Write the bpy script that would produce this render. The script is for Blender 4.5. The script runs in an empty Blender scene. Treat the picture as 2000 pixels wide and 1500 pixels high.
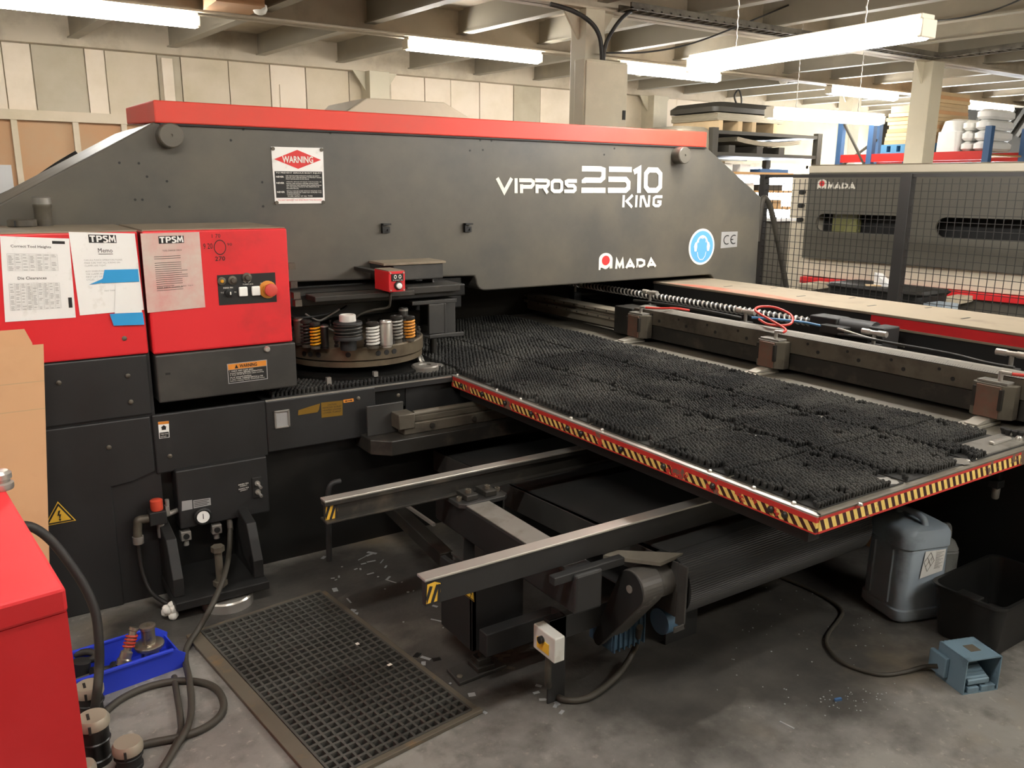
import bpy, bmesh, math, random
from mathutils import Vector, Matrix
random.seed(11)
scene = bpy.context.scene
COL = scene.collection
PI = math.pi
# ------------------------------------------------------------------ camera
# world: x runs along the press frame (right and away), y runs away to the left, z up; metres
FPX = 1620.0
CAM = Vector((0.0, 0.0, 1.65))
RX = Vector((0.83666402, -0.12070123, 0.53425137))   # world axis x in camera space (right, down, forward)
RY = Vector((-0.54766511, -0.19771563, 0.81300151))
RZ = Vector((0.00749956, -0.97279995, -0.23152541))
cam_data = bpy.data.cameras.new('camera')
cam = bpy.data.objects.new('camera', cam_data)
COL.objects.link(cam)
cam_data.sensor_width = 36.0
cam_data.sensor_fit = 'HORIZONTAL'
cam_data.lens = FPX / 2000.0 * 36.0
cam_data.clip_start = 0.02
cam_data.clip_end = 100
right = Vector((RX.x, RY.x, RZ.x)); down = Vector((RX.y, RY.y, RZ.y)); fwd = Vector((RX.z, RY.z, RZ.z))
m = Matrix.Identity(4)
for i in range(3):
    m[i][0] = right[i]; m[i][1] = -down[i]; m[i][2] = -fwd[i]; m[i][3] = CAM[i]
cam.matrix_world = m
scene.camera = cam
# ------------------------------------------------------------------ world and exposure
world = bpy.data.worlds.new('world'); scene.world = world
world.use_nodes = True
wb = world.node_tree.nodes['Background']
wb.inputs[0].default_value = (0.75, 0.82, 1.0, 1); wb.inputs[1].default_value = 0.3
scene.view_settings.view_transform = 'Standard'
scene.view_settings.look = 'None'
scene.view_settings.gamma = 1.0
scene.view_settings.use_curve_mapping = False
EXPOSURE = 2.58
scene.view_settings.exposure = EXPOSURE
LAMP_STRENGTH = 13.0
WINDOW_STRENGTH = 7.0
scene.cycles.max_bounces = 8
scene.cycles.diffuse_bounces = 5
scene.cycles.glossy_bounces = 4
scene.cycles.sample_clamp_indirect = 6.0

def at(px, py, x=None, y=None, z=None):
    """the point of the photograph (2000 x 1500 frame) where its sight line meets one plane of the room"""
    u = (px - 1000.0) / FPX; v = (py - 750.0) / FPX
    r = right * u + down * v + fwd
    if x is not None: t = (x - CAM.x) / r.x
    elif y is not None: t = (y - CAM.y) / r.y
    else: t = (z - CAM.z) / r.z
    return CAM + r * t

# ------------------------------------------------------------------ materials
def lin(c):
    return tuple(((v / 12.92) if v <= 0.04045 else ((v + 0.055) / 1.055) ** 2.4) for v in c)
def hexc(h):
    return lin(tuple(int(h[i:i + 2], 16) / 255 for i in (0, 2, 4)))
MATS = {}
def mat(name, col, rough=0.5, metal=0.0, var=0.18, scale=5.0, stain=None, amt=0.45, sscale=3.0, bump=0.0, bscale=80.0, spec=0.5, emit=0.0, detail=6.0, edge=0.12):
    mt = bpy.data.materials.new(name); mt.use_nodes = True
    nt = mt.node_tree; N = nt.nodes; L = nt.links
    b = N['Principled BSDF']
    c = hexc(col) if isinstance(col, str) else col
    b.inputs['Roughness'].default_value = rough
    b.inputs['Metallic'].default_value = metal
    b.inputs['Specular IOR Level'].default_value = spec
    tc = N.new('ShaderNodeTexCoord')
    if emit > 0:
        b.inputs['Base Color'].default_value = (*c, 1)
        b.inputs['Emission Color'].default_value = (*c, 1)
        b.inputs['Emission Strength'].default_value = emit
    else:
        no = N.new('ShaderNodeTexNoise'); no.inputs['Scale'].default_value = scale; no.inputs['Detail'].default_value = detail
        L.new(tc.outputs['Object'], no.inputs['Vector'])
        mx = N.new('ShaderNodeMix'); mx.data_type = 'RGBA'
        mx.inputs[6].default_value = (*[v * (1 - var) for v in c], 1)
        mx.inputs[7].default_value = (*[min(1, v * (1 + var)) for v in c], 1)
        L.new(no.outputs['Fac'], mx.inputs[0])
        out = mx.outputs[2]
        if stain is not None:
            s = hexc(stain) if isinstance(stain, str) else stain
            n2 = N.new('ShaderNodeTexNoise'); n2.inputs['Scale'].default_value = sscale; n2.inputs['Detail'].default_value = 8
            n2.inputs['Roughness'].default_value = 0.62
            L.new(tc.outputs['Object'], n2.inputs['Vector'])
            mr = N.new('ShaderNodeMapRange'); mr.inputs[1].default_value = 1 - amt - edge; mr.inputs[2].default_value = 1 - amt + edge
            L.new(n2.outputs['Fac'], mr.inputs[0])
            m2 = N.new('ShaderNodeMix'); m2.data_type = 'RGBA'
            L.new(mr.outputs[0], m2.inputs[0]); L.new(out, m2.inputs[6]); m2.inputs[7].default_value = (*s, 1)
            out = m2.outputs[2]
        L.new(out, b.inputs['Base Color'])
        rr = N.new('ShaderNodeMapRange'); rr.inputs[3].default_value = max(0.02, rough - 0.08); rr.inputs[4].default_value = min(1, rough + 0.1)
        L.new(no.outputs['Fac'], rr.inputs[0]); L.new(rr.outputs[0], b.inputs['Roughness'])
    if bump > 0:
        nb = N.new('ShaderNodeTexNoise'); nb.inputs['Scale'].default_value = bscale; nb.inputs['Detail'].default_value = 4
        L.new(tc.outputs['Object'], nb.inputs['Vector'])
        bp = N.new('ShaderNodeBump'); bp.inputs['Strength'].default_value = bump; bp.inputs['Distance'].default_value = 0.01
        L.new(nb.outputs['Fac'], bp.inputs['Height']); L.new(bp.outputs['Normal'], b.inputs['Normal'])
    MATS[name] = mt
    return mt

M = {}
M['charcoal'] = mat('charcoal_paint', '4a4843', 0.40, var=0.10, scale=2.0, stain='625c50', amt=0.44, sscale=1.6, edge=0.16)
M['black_panel'] = mat('black_panel_paint', '242424', 0.5, var=0.14, scale=3.0, stain='1c1b1a', amt=0.42, sscale=2.5, bump=0.05, bscale=300)
M['black'] = mat('matt_black', '191918', 0.6, var=0.2, scale=6)
M['oily_black'] = mat('oily_black', '151514', 0.35, var=0.25, scale=6, stain='211f1c', amt=0.4)
M['grey_panel'] = mat('dark_grey_paint', '343331', 0.42, var=0.12, scale=3, stain='474540', amt=0.36, sscale=4, edge=0.15)
M['red'] = mat('red_paint', 'dc2a30', 0.42, var=0.07, scale=3, stain='9c2d2b', amt=0.30, sscale=2.2, edge=0.14)
M['red_bar'] = mat('red_bar_paint', 'e2402f', 0.5, var=0.08, scale=2, stain='c0503f', amt=0.33, sscale=1.5, edge=0.2)
M['red_cab'] = mat('red_cabinet_paint', 'cc2026', 0.5, var=0.05, scale=2, stain='d9333a', amt=0.38, sscale=2, edge=0.2)
M['red_worn'] = mat('worn_red_paint', 'a82a28', 0.55, var=0.2, scale=12, stain='5a4a40', amt=0.40, sscale=9)
M['steel'] = mat('machined_steel', '8a8780', 0.4, 0.45, var=0.18, scale=14, stain='5c564c', amt=0.38, sscale=8)
M['bright_steel'] = mat('bright_steel', 'c2beb6', 0.3, 0.7, var=0.12, scale=10)
M['dull_steel'] = mat('dull_steel', '625c50', 0.5, 0.3, var=0.2, scale=10, stain='3e3832', amt=0.42, sscale=6)
M['dark_steel'] = mat('dark_steel', '34322e', 0.42, 0.3, var=0.25, scale=10, stain='5b5348', amt=0.35, sscale=7)
M['tool_steel'] = mat('tool_steel', 'a59e90', 0.3, 0.85, var=0.15, scale=14)
M['grey_film'] = mat('grey_film', '857e6f', 0.35, var=0.2, scale=8)
M['turret'] = mat('oiled_turret_steel', '6a5f4d', 0.4, 0.35, var=0.2, scale=8, stain='4a4136', amt=0.42, sscale=6)
M['plate'] = mat('dusty_table_plate', '6f6a5f', 0.55, 0.15, var=0.15, scale=8, stain='5c574f', amt=0.4, sscale=4)
M['dust_cover'] = mat('dusty_cover_top', '8a7e6b', 0.8, var=0.1, scale=6, stain='6e6354', amt=0.36, sscale=5)
M['brush'] = mat('black_bristle', '272726', 0.85, var=0.25, scale=14, stain='4a4945', amt=0.44, sscale=3.0, spec=0.25)
M['white'] = mat('white_ink', 'e9e6dc', 0.5, var=0.05, scale=20)
M['worn_white'] = mat('worn_white_lettering', 'e6e2d6', 0.5, var=0.06, scale=20, stain='b3ab9a', amt=0.33, sscale=20)
M['paper'] = mat('laminated_paper', 'eeeeea', 0.3, var=0.04, scale=12, stain='c3bfb2', amt=0.30, sscale=14)
M['old_paper'] = mat('stained_laminated_paper', 'cfc0b4', 0.35, var=0.1, scale=8, stain='d08b86', amt=0.42, sscale=7, edge=0.2)
M['ink'] = mat('black_ink', '1d1c1a', 0.6, var=0.1)
M['grey_ink'] = mat('faded_grey_ink', 'a9a8a4', 0.6, var=0.1)
M['red_ink'] = mat('red_ink', 'd92f2f', 0.5, var=0.06)
M['blue_sign'] = mat('blue_sign_ink', '5b9fdc', 0.5, var=0.05)
M['silver_label'] = mat('silver_label', 'a9a9a8', 0.4, 0.3, var=0.06)
M['orange_label'] = mat('orange_label', 'd9882e', 0.5, var=0.2, scale=30)
M['brass'] = mat('worn_brass_label', '8a6a26', 0.45, 0.4, var=0.15, scale=25)
M['yellow'] = mat('yellow_paint', 'e0b23a', 0.5, var=0.1, scale=15)
M['blue_tape'] = mat('blue_tape', '2f9bd6', 0.45, var=0.08, scale=10)
M['cardboard'] = mat('cardboard', 'c99d74', 0.85, var=0.08, scale=4, stain='c0946b', amt=0.36, sscale=5)
M['rubber'] = mat('black_rubber', '232220', 0.6, var=0.25, scale=12, stain='3c382f', amt=0.36, sscale=10)
M['mat_rubber'] = mat('grey_rubber_mat', '45443f', 0.7, var=0.15, scale=8, stain='312f2a', amt=0.42, sscale=4)
M['hose'] = mat('dusty_hose', '3b372f', 0.6, var=0.2, scale=12)
M['blue_bin'] = mat('blue_plastic', '2a40c6', 0.4, var=0.08, scale=6)
M['angle_iron'] = mat('rusty_angle_iron', '5d564a', 0.65, 0.1, var=0.2, scale=18, stain='7d6240', amt=0.32, sscale=14)
M['spring_yellow'] = mat('yellow_spring_paint', 'd99a1c', 0.4, var=0.1)
M['spring_orange'] = mat('orange_spring_paint', 'd08a33', 0.4, var=0.1)
M['spring_red'] = mat('red_spring_paint', 'a8341f', 0.4, var=0.1)
M['grease'] = mat('white_grease', 'cfcdc6', 0.45, var=0.2, scale=30)
M['cream'] = mat('cream_paint', 'd8cfbb', 0.5, var=0.05, scale=3)
M['cabinet_grey'] = mat('beige_grey_enclosure', 'b8b09a', 0.5, var=0.05, scale=3, stain='cbc2aa', amt=0.38, sscale=2.5, edge=0.12)
M['beam_paint'] = mat('beige_beam_paint', 'b5a995', 0.6, var=0.12, scale=4, stain='9a8e7a', amt=0.38, sscale=3)
M['joist_paint'] = mat('grey_joist_paint', '989182', 0.6, var=0.1, scale=4, stain='aa9f8c', amt=0.33, sscale=2)
M['deck'] = mat('mezzanine_deck', 'ab9f8c', 0.8, var=0.12, scale=2, stain='918573', amt=0.4, sscale=2)
M['brake_dark'] = mat('brake_front_paint', '57544b', 0.5, var=0.08, scale=2)
M['fence'] = mat('fence_black', '211f1d', 0.5, var=0.15)
M['wood'] = mat('pale_pallet_wood', 'c9b08a', 0.8, var=0.12, scale=10)
M['pallet_blue'] = mat('pallet_blue', '4f86ad', 0.7, var=0.12, scale=8)
M['rack_blue'] = mat('rack_blue', '3f5f87', 0.5, var=0.1)
M['rack_red'] = mat('rack_red', 'c22a26', 0.5, var=0.1)
M['rack_dark'] = mat('rack_dark_steel', '3f3c35', 0.55, var=0.15)
M['sheet'] = mat('sheet_metal_stack', 'a79f8c', 0.4, 0.4, var=0.15, scale=6)
M['film'] = mat('white_film_wrap', 'eeeeec', 0.35, var=0.08, scale=8)
M['brown_box'] = mat('brown_carton', 'b5966f', 0.8, var=0.12, scale=6)
M['plywood'] = mat('plywood', 'b98f5c', 0.7, var=0.12, scale=5)
M['can'] = mat('grey_blue_plastic', '98a5af', 0.4, var=0.1, scale=6, stain='6b757d', amt=0.36, sscale=6, edge=0.1)
M['pale_can'] = mat('pale_plastic', 'a3a59f', 0.45, var=0.1, scale=6, stain='5b5b58', amt=0.42, sscale=8)
M['tub'] = mat('black_tub_plastic', '232322', 0.35, var=0.15, scale=6)
M['pedal'] = mat('pedal_blue_paint', '6f8795', 0.5, 0.1, var=0.1, scale=10, stain='48555d', amt=0.36, sscale=10)
M['motor_blue'] = mat('motor_blue', '3a566c', 0.6, var=0.2, scale=12)
M['alloy'] = mat('cast_alloy', '8d8982', 0.42, 0.4, var=0.15, scale=10)
M['switch_white'] = mat('switch_box_plastic', 'c9c9c2', 0.5, var=0.05, stain='a9a294', amt=0.32, sscale=12)
M['red_hose'] = mat('red_air_hose', 'c8382e', 0.35, var=0.08)
M['blue_hose'] = mat('blue_air_hose', '41729b', 0.35, var=0.08)
M['glass'] = mat('dark_glass', '77764a', 0.25, var=0.2, scale=4)
M['conveyor'] = mat('ribbed_belt_rubber', '2a2a29', 0.6, var=0.15, scale=4)
M['scrap'] = mat('offcut_metal', 'b9bcbd', 0.35, 0.5, var=0.15, scale=40)
M['lamp'] = mat('lit_tube', (1.0, 0.965, 0.91), emit=LAMP_STRENGTH)
M['window'] = mat('daylight_pane', (0.86, 0.93, 1.0), emit=WINDOW_STRENGTH)
M['lit_button'] = mat('white_button', 'efefea', 0.4, var=0.03)
M['red_button'] = mat('red_button', 'c9473c', 0.4, var=0.08)
M['orange_plastic'] = mat('orange_plastic', 'cc4a33', 0.4, var=0.08)
M['clear_cup'] = mat('smoky_cup', '6c6a66', 0.2, var=0.1)
M['dark_void'] = mat('dark_backdrop', '2c2924', 0.9, var=0.2, scale=3)  # near-black colour standing for dark space at the right and in the throat

# ------------------------------------------------------------------ mesh builder
class MB:
    def __init__(s):
        s.v = []; s.f = []; s.sm = []
    def add(s, vs, fs, smooth=False):
        o = len(s.v); s.v += [Vector(p) for p in vs]
        s.f += [tuple(i + o for i in q) for q in fs]; s.sm += [smooth] * len(fs)
        return s
    def box(s, x0, x1, y0, y1, z0, z1):
        vs = [(x, y, z) for z in (z0, z1) for y in (y0, y1) for x in (x0, x1)]
        return s.add(vs, [(0, 2, 3, 1), (4, 5, 7, 6), (0, 1, 5, 4), (2, 6, 7, 3), (0, 4, 6, 2), (1, 3, 7, 5)])
    def obox(s, c, ex, ey, ez):
        """box with centre c and half-axis vectors"""
        c = Vector(c); ex = Vector(ex); ey = Vector(ey); ez = Vector(ez)
        vs = [c + ex * a + ey * b + ez * d for d in (-1, 1) for b in (-1, 1) for a in (-1, 1)]
        return s.add(vs, [(0, 2, 3, 1), (4, 5, 7, 6), (0, 1, 5, 4), (2, 6, 7, 3), (0, 4, 6, 2), (1, 3, 7, 5)])
    def bar(s, p, q, w, h, up=(0, 0, 1)):
        p = Vector(p); q = Vector(q); d = q - p
        if d.length < 1e-9: return s
        dn = d.normalized(); u = Vector(up)
        sd = dn.cross(u)
        if sd.length < 1e-5: sd = dn.cross(Vector((1, 0, 0)))
        sd.normalize(); u = sd.cross(dn).normalized()
        return s.obox((p + q) / 2, d / 2, sd * w / 2, u * h / 2)
    def prism(s, pts, axis, a0, a1):
        """pts 2D in the plane perpendicular to axis (x:(y,z) y:(x,z) z:(x,y))"""
        def P(p, a):
            return (a, p[0], p[1]) if axis == 'x' else ((p[0], a, p[1]) if axis == 'y' else (p[0], p[1], a))
        n = len(pts)
        vs = [P(p, a0) for p in pts] + [P(p, a1) for p in pts]
        fs = [tuple(range(n)), tuple(range(2 * n - 1, n - 1, -1))] + [(i, i + n, (i + 1) % n + n, (i + 1) % n) for i in range(n)]
        return s.add(vs, fs)
    def cyl(s, p, q, r, r2=None, n=20, cap=True, smooth=True):
        p = Vector(p); q = Vector(q); r2 = r if r2 is None else r2
        d = (q - p).normalized()
        a = d.orthogonal().normalized(); b = d.cross(a)
        vs = []
        for i in range(n):
            t = 2 * PI * i / n; e = a * math.cos(t) + b * math.sin(t)
            vs += [p + e * r, q + e * r2]
        fs = [(2 * i, 2 * ((i + 1) % n), 2 * ((i + 1) % n) + 1, 2 * i + 1) for i in range(n)]
        s.add(vs, fs, smooth)
        if cap:
            s.add([vs[2 * i] for i in range(n)], [tuple(range(n - 1, -1, -1))])
            s.add([vs[2 * i + 1] for i in range(n)], [tuple(range(n))])
        return s
    def lathe(s, c, prof, n=28, axis=(0, 0, 1), smooth=True):
        """prof: (radius, height) along axis from c"""
        c = Vector(c); d = Vector(axis).normalized(); a = d.orthogonal().normalized(); b = d.cross(a)
        vs = []
        for (r, h) in prof:
            for i in range(n):
                t = 2 * PI * i / n
                vs.append(c + d * h + (a * math.cos(t) + b * math.sin(t)) * max(r, 1e-5))
        fs = []
        for k in range(len(prof) - 1):
            for i in range(n):
                j = (i + 1) % n
                fs.append((k * n + i, k * n + j, (k + 1) * n + j, (k + 1) * n + i))
        fs.append(tuple(range(n - 1, -1, -1))); fs.append(tuple(range((len(prof) - 1) * n, len(prof) * n)))
        return s.add(vs, fs, smooth)
    def tube(s, path, r, n=10, sub=6, smooth=True):
        pts = spline(path, sub) if sub > 1 else [Vector(p) for p in path]
        vs = []; prev = None
        for i, p in enumerate(pts):
            d = (pts[min(i + 1, len(pts) - 1)] - pts[max(i - 1, 0)]).normalized()
            if prev is None: a = d.orthogonal().normalized()
            else:
                a = prev - d * prev.dot(d)
                a = a.normalized() if a.length > 1e-6 else d.orthogonal().normalized()
            prev = a; b = d.cross(a)
            for k in range(n):
                t = 2 * PI * k / n
                vs.append(p + (a * math.cos(t) + b * math.sin(t)) * r)
        fs = []
        for i in range(len(pts) - 1):
            for k in range(n):
                j = (k + 1) % n
                fs.append((i * n + k, i * n + j, (i + 1) * n + j, (i + 1) * n + k))
        fs.append(tuple(range(n - 1, -1, -1))); fs.append(tuple(range((len(pts) - 1) * n, len(pts) * n)))
        return s.add(vs, fs, smooth)
    def helix(s, c, r, wire, h, turns, axis=(0, 0, 1), n=8, seg=18):
        c = Vector(c); d = Vector(axis).normalized(); a = d.orthogonal().normalized(); b = d.cross(a)
        path = []
        for i in range(int(turns * seg) + 1):
            t = 2 * PI * i / seg
            path.append(c + d * (h * i / (turns * seg)) + (a * math.cos(t) + b * math.sin(t)) * r)
        return s.tube(path, wire, n, sub=1)
    def quad(s, a, b, c, d):
        return s.add([a, b, c, d], [(0, 1, 2, 3)])
    def sheet(s, a, b, c, d, t):
        """thin plate from 4 corners, thickness t along the normal (towards the viewer of a,b,c,d counter-clockwise)"""
        a, b, c, d = map(Vector, (a, b, c, d)); nrm = (b - a).cross(d - a).normalized() * t
        vs = [a, b, c, d, a + nrm, b + nrm, c + nrm, d + nrm]
        return s.add(vs, [(3, 2, 1, 0), (4, 5, 6, 7), (0, 1, 5, 4), (1, 2, 6, 5), (2, 3, 7, 6), (3, 0, 4, 7)])
    def sphere(s, c, r, n=14, k=8, sz=1.0):
        return s.lathe((c[0], c[1], c[2] - r * sz), [(r * math.sin(PI * i / k), r * sz * (1 - math.cos(PI * i / k))) for i in range(k + 1)], n)
    def build(s, name, m, parent=None, bevel=0.0, seg=2, loc=None):
        me = bpy.data.meshes.new(name)
        off = root_of(parent) if parent is not None else (Vector(loc) if loc is not None else Vector((0, 0, 0)))
        me.from_pydata([tuple(v - off) for v in s.v], [], s.f)
        for p, sm in zip(me.polygons, s.sm): p.use_smooth = sm
        if any(s.sm): me.set_sharp_from_angle(angle=math.radians(38))
        me.update()
        me.materials.append(M[m] if isinstance(m, str) else m)
        o = bpy.data.objects.new(name, me); COL.objects.link(o)
        if parent is not None: o.parent = parent
        else: o.location = off
        if bevel > 0:
            bv = o.modifiers.new('bevel', 'BEVEL'); bv.width = bevel; bv.segments = seg; bv.limit_method = 'ANGLE'; bv.angle_limit = math.radians(40)
        return o

    def split(s, name, m, parent, bevel=0.0):
        """every separate piece becomes a part of its own"""
        key = {}; par = list(range(len(s.v)))
        def find(i):
            while par[i] != i: par[i] = par[par[i]]; i = par[i]
            return i
        for i, v in enumerate(s.v):
            k = (round(v.x, 5), round(v.y, 5), round(v.z, 5))
            if k in key: par[find(i)] = find(key[k])
            else: key[k] = i
        for f in s.f:
            for j in f[1:]: par[find(j)] = find(f[0])
        groups = {}
        for f, sm in zip(s.f, s.sm): groups.setdefault(find(f[0]), []).append((f, sm))
        out = []
        for fs in groups.values():
            used = sorted({i for f, _ in fs for i in f}); mp = {i: k for k, i in enumerate(used)}
            q = MB(); q.v = [s.v[i] for i in used]; q.f = [tuple(mp[i] for i in f) for f, _ in fs]; q.sm = [sm for _, sm in fs]
            out.append(q.build(name, m, parent, bevel))
        return out

def spline(path, sub):
    P = [Vector(p) for p in path]
    if len(P) < 3: return P
    out = []
    for i in range(len(P) - 1):
        p0 = P[max(i - 1, 0)]; p1 = P[i]; p2 = P[i + 1]; p3 = P[min(i + 2, len(P) - 1)]
        for k in range(sub):
            t = k / sub
            out.append(0.5 * ((2 * p1) + (p2 - p0) * t + (2 * p0 - 5 * p1 + 4 * p2 - p3) * t * t + (3 * p1 - p0 - 3 * p2 + p3) * t ** 3))
    out.append(P[-1])
    return out

ROOTS = {}
def root_of(o):
    v = Vector((0, 0, 0))
    while o is not None:
        v += o.location; o = o.parent
    return v
def tag(o, label, cat, group=None):
    o['label'] = label; o['category'] = cat
    if group: o['group'] = group
    return o
def thing(name, label, cat, loc=(0, 0, 0), group=None):
    o = bpy.data.objects.new(name, None); COL.objects.link(o); o.location = loc
    o.empty_display_size = 0.1
    return tag(o, label, cat, group)
def struct(o):
    o['kind'] = 'structure'; return o
def lab(o, s):
    o['label'] = s; return o

# flat artwork: map unit-square shapes onto a quad of 4 world points (bottom-left, bottom-right, top-right, top-left)
def qmap(q, lift=0.0015):
    bl, br, tr, tl = map(Vector, q)
    nrm = (br - bl).cross(tl - bl).normalized() * lift
    def f(u, v):
        return (bl * (1 - u) + br * u) * (1 - v) + (tl * (1 - u) + tr * u) * v + nrm
    return f
def art_poly(mb, f, pts):
    mb.add([f(u, v) for u, v in pts], [tuple(range(len(pts)))])
def art_rect(mb, f, u0, v0, u1, v1):
    art_poly(mb, f, [(u0, v0), (u1, v0), (u1, v1), (u0, v1)])
def art_disc(mb, f, cu, cv, ru, rv, n=32):
    art_poly(mb, f, [(cu + ru * math.cos(2 * PI * i / n), cv + rv * math.sin(2 * PI * i / n)) for i in range(n)])
def art_ring(mb, f, cu, cv, ru, rv, k, n=36, a0=0.0, a1=2 * PI):
    for i in range(n):
        t0 = a0 + (a1 - a0) * i / n; t1 = a0 + (a1 - a0) * (i + 1) / n
        art_poly(mb, f, [(cu + ru * math.cos(t0), cv + rv * math.sin(t0)), (cu + ru * math.cos(t1), cv + rv * math.sin(t1)),
                         (cu + ru * k * math.cos(t1), cv + rv * k * math.sin(t1)), (cu + ru * k * math.cos(t0), cv + rv * k * math.sin(t0))])
def stroke(mb, f, pts, w, asp=1.0):
    """a polyline of even width w (in units of height); asp = width/height of the unit square"""
    P = [Vector((p[0] * asp, p[1])) for p in pts]
    n = len(P); lft = []; rgt = []
    for i in range(n):
        d0 = (P[i] - P[i - 1]).normalized() if i > 0 else None
        d1 = (P[i + 1] - P[i]).normalized() if i < n - 1 else None
        if d0 is None: d0 = d1
        if d1 is None: d1 = d0
        n0 = Vector((-d0.y, d0.x)); n1 = Vector((-d1.y, d1.x)); mm = (n0 + n1)
        mm = mm.normalized() if mm.length > 1e-6 else n0
        k = w / 2 / max(0.35, mm.dot(n0))
        lft.append(P[i] + mm * k); rgt.append(P[i] - mm * k)
    for i in range(n - 1):
        art_poly(mb, f, [(v.x / asp, v.y) for v in (rgt[i], rgt[i + 1], lft[i + 1], lft[i])])
def text_mesh(s, bold=0.0, space=1.0, align='LEFT'):
    cu = bpy.data.curves.new('text', 'FONT'); cu.body = s; cu.size = 1.0; cu.offset = bold; cu.space_character = space; cu.resolution_u = 2
    cu.align_x = align
    o = bpy.data.objects.new('text', cu)
    me = bpy.data.meshes.new_from_object(o)
    vs = [v.co.copy() for v in me.vertices]; fs = [tuple(p.vertices) for p in me.polygons]
    bpy.data.objects.remove(o); bpy.data.curves.remove(cu); bpy.data.meshes.remove(me)
    return vs, fs
def art_text(mb, f, s, u0, v0, u1, v1, bold=0.0, space=1.0, fill=True):
    vs, fs = text_mesh(s, bold, space)
    if not vs: return
    x0 = min(v.x for v in vs); x1 = max(v.x for v in vs); y0 = min(v.y for v in vs); y1 = max(v.y for v in vs)
    mb.add([f(u0 + (u1 - u0) * (v.x - x0) / max(1e-6, x1 - x0), v0 + (v1 - v0) * (v.y - y0) / max(1e-6, y1 - y0)) for v in vs], fs)
def Q(pts, **k):
    """four photo points (bottom-left, bottom-right, top-right, top-left) on one plane"""
    return [at(px, py, **k) for px, py in pts]
# ================================================================== the room
def floor_material():
    mt = bpy.data.materials.new('stained_concrete'); mt.use_nodes = True
    nt = mt.node_tree; N = nt.nodes; L = nt.links; b = N['Principled BSDF']
    tc = N.new('ShaderNodeTexCoord')
    def noise(sc, det=7, rough=0.6):
        n = N.new('ShaderNodeTexNoise'); n.inputs['Scale'].default_value = sc; n.inputs['Detail'].default_value = det; n.inputs['Roughness'].default_value = rough
        L.new(tc.outputs['Object'], n.inputs['Vector']); return n.outputs['Fac']
    def ramp(fac, a, bb):
        r = N.new('ShaderNodeMapRange'); r.inputs[1].default_value = a; r.inputs[2].default_value = bb; L.new(fac, r.inputs[0]); return r.outputs[0]
    def mix(fac, a, bcol):
        x = N.new('ShaderNodeMix'); x.data_type = 'RGBA'
        if isinstance(fac, float): x.inputs[0].default_value = fac
        else: L.new(fac, x.inputs[0])
        for s, val in ((6, a), (7, bcol)):
            if isinstance(val, tuple): x.inputs[s].default_value = (*val, 1)
            else: L.new(val, x.inputs[s])
        return x.outputs[2]
    base = mix(ramp(noise(1.6), 0.35, 0.65), hexc('74716c'), hexc('8d8a84'))
    base = mix(ramp(noise(9), 0.5, 0.72), base, hexc('5e5b56'))
    base = mix(ramp(noise(34, 4), 0.6, 0.75), base, hexc('a09a90'))
    base = mix(ramp(noise(0.9, 4), 0.52, 0.68), base, hexc('7a6d58'))
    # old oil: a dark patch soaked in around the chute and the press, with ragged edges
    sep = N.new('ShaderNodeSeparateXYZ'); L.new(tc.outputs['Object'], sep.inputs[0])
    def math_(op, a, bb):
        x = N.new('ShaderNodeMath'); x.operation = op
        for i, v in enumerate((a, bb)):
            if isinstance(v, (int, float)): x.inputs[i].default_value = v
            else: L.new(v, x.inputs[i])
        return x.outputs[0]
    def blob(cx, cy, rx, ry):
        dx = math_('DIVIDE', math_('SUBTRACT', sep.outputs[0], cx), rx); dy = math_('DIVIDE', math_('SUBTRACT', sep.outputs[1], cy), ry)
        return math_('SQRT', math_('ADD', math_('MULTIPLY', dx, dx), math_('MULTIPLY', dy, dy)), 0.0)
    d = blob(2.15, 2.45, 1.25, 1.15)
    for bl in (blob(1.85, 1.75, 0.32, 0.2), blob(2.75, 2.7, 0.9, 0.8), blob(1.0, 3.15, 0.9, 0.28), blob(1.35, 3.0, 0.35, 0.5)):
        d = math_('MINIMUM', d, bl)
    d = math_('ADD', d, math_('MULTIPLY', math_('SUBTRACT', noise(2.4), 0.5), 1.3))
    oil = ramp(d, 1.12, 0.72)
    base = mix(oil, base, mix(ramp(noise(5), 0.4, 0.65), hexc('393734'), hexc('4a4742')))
    L.new(base, b.inputs['Base Color'])
    L.new(ramp(noise(3), 0.3, 0.7), b.inputs['Roughness'])
    rr = N.new('ShaderNodeMapRange'); rr.inputs[3].default_value = 0.48; rr.inputs[4].default_value = 0.72; L.new(noise(6), rr.inputs[0]); L.new(rr.outputs[0], b.inputs['Roughness'])
    bp = N.new('ShaderNodeBump'); bp.inputs['Strength'].default_value = 0.25; bp.inputs['Distance'].default_value = 0.01
    L.new(noise(40, 6), bp.inputs['Height']); L.new(bp.outputs['Normal'], b.inputs['Normal'])
    return mt
M['floor'] = floor_material()
fl = MB().box(-6, 15, -6, 10.4, -0.12, 0).build('floor', 'floor'); struct(fl)

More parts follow.
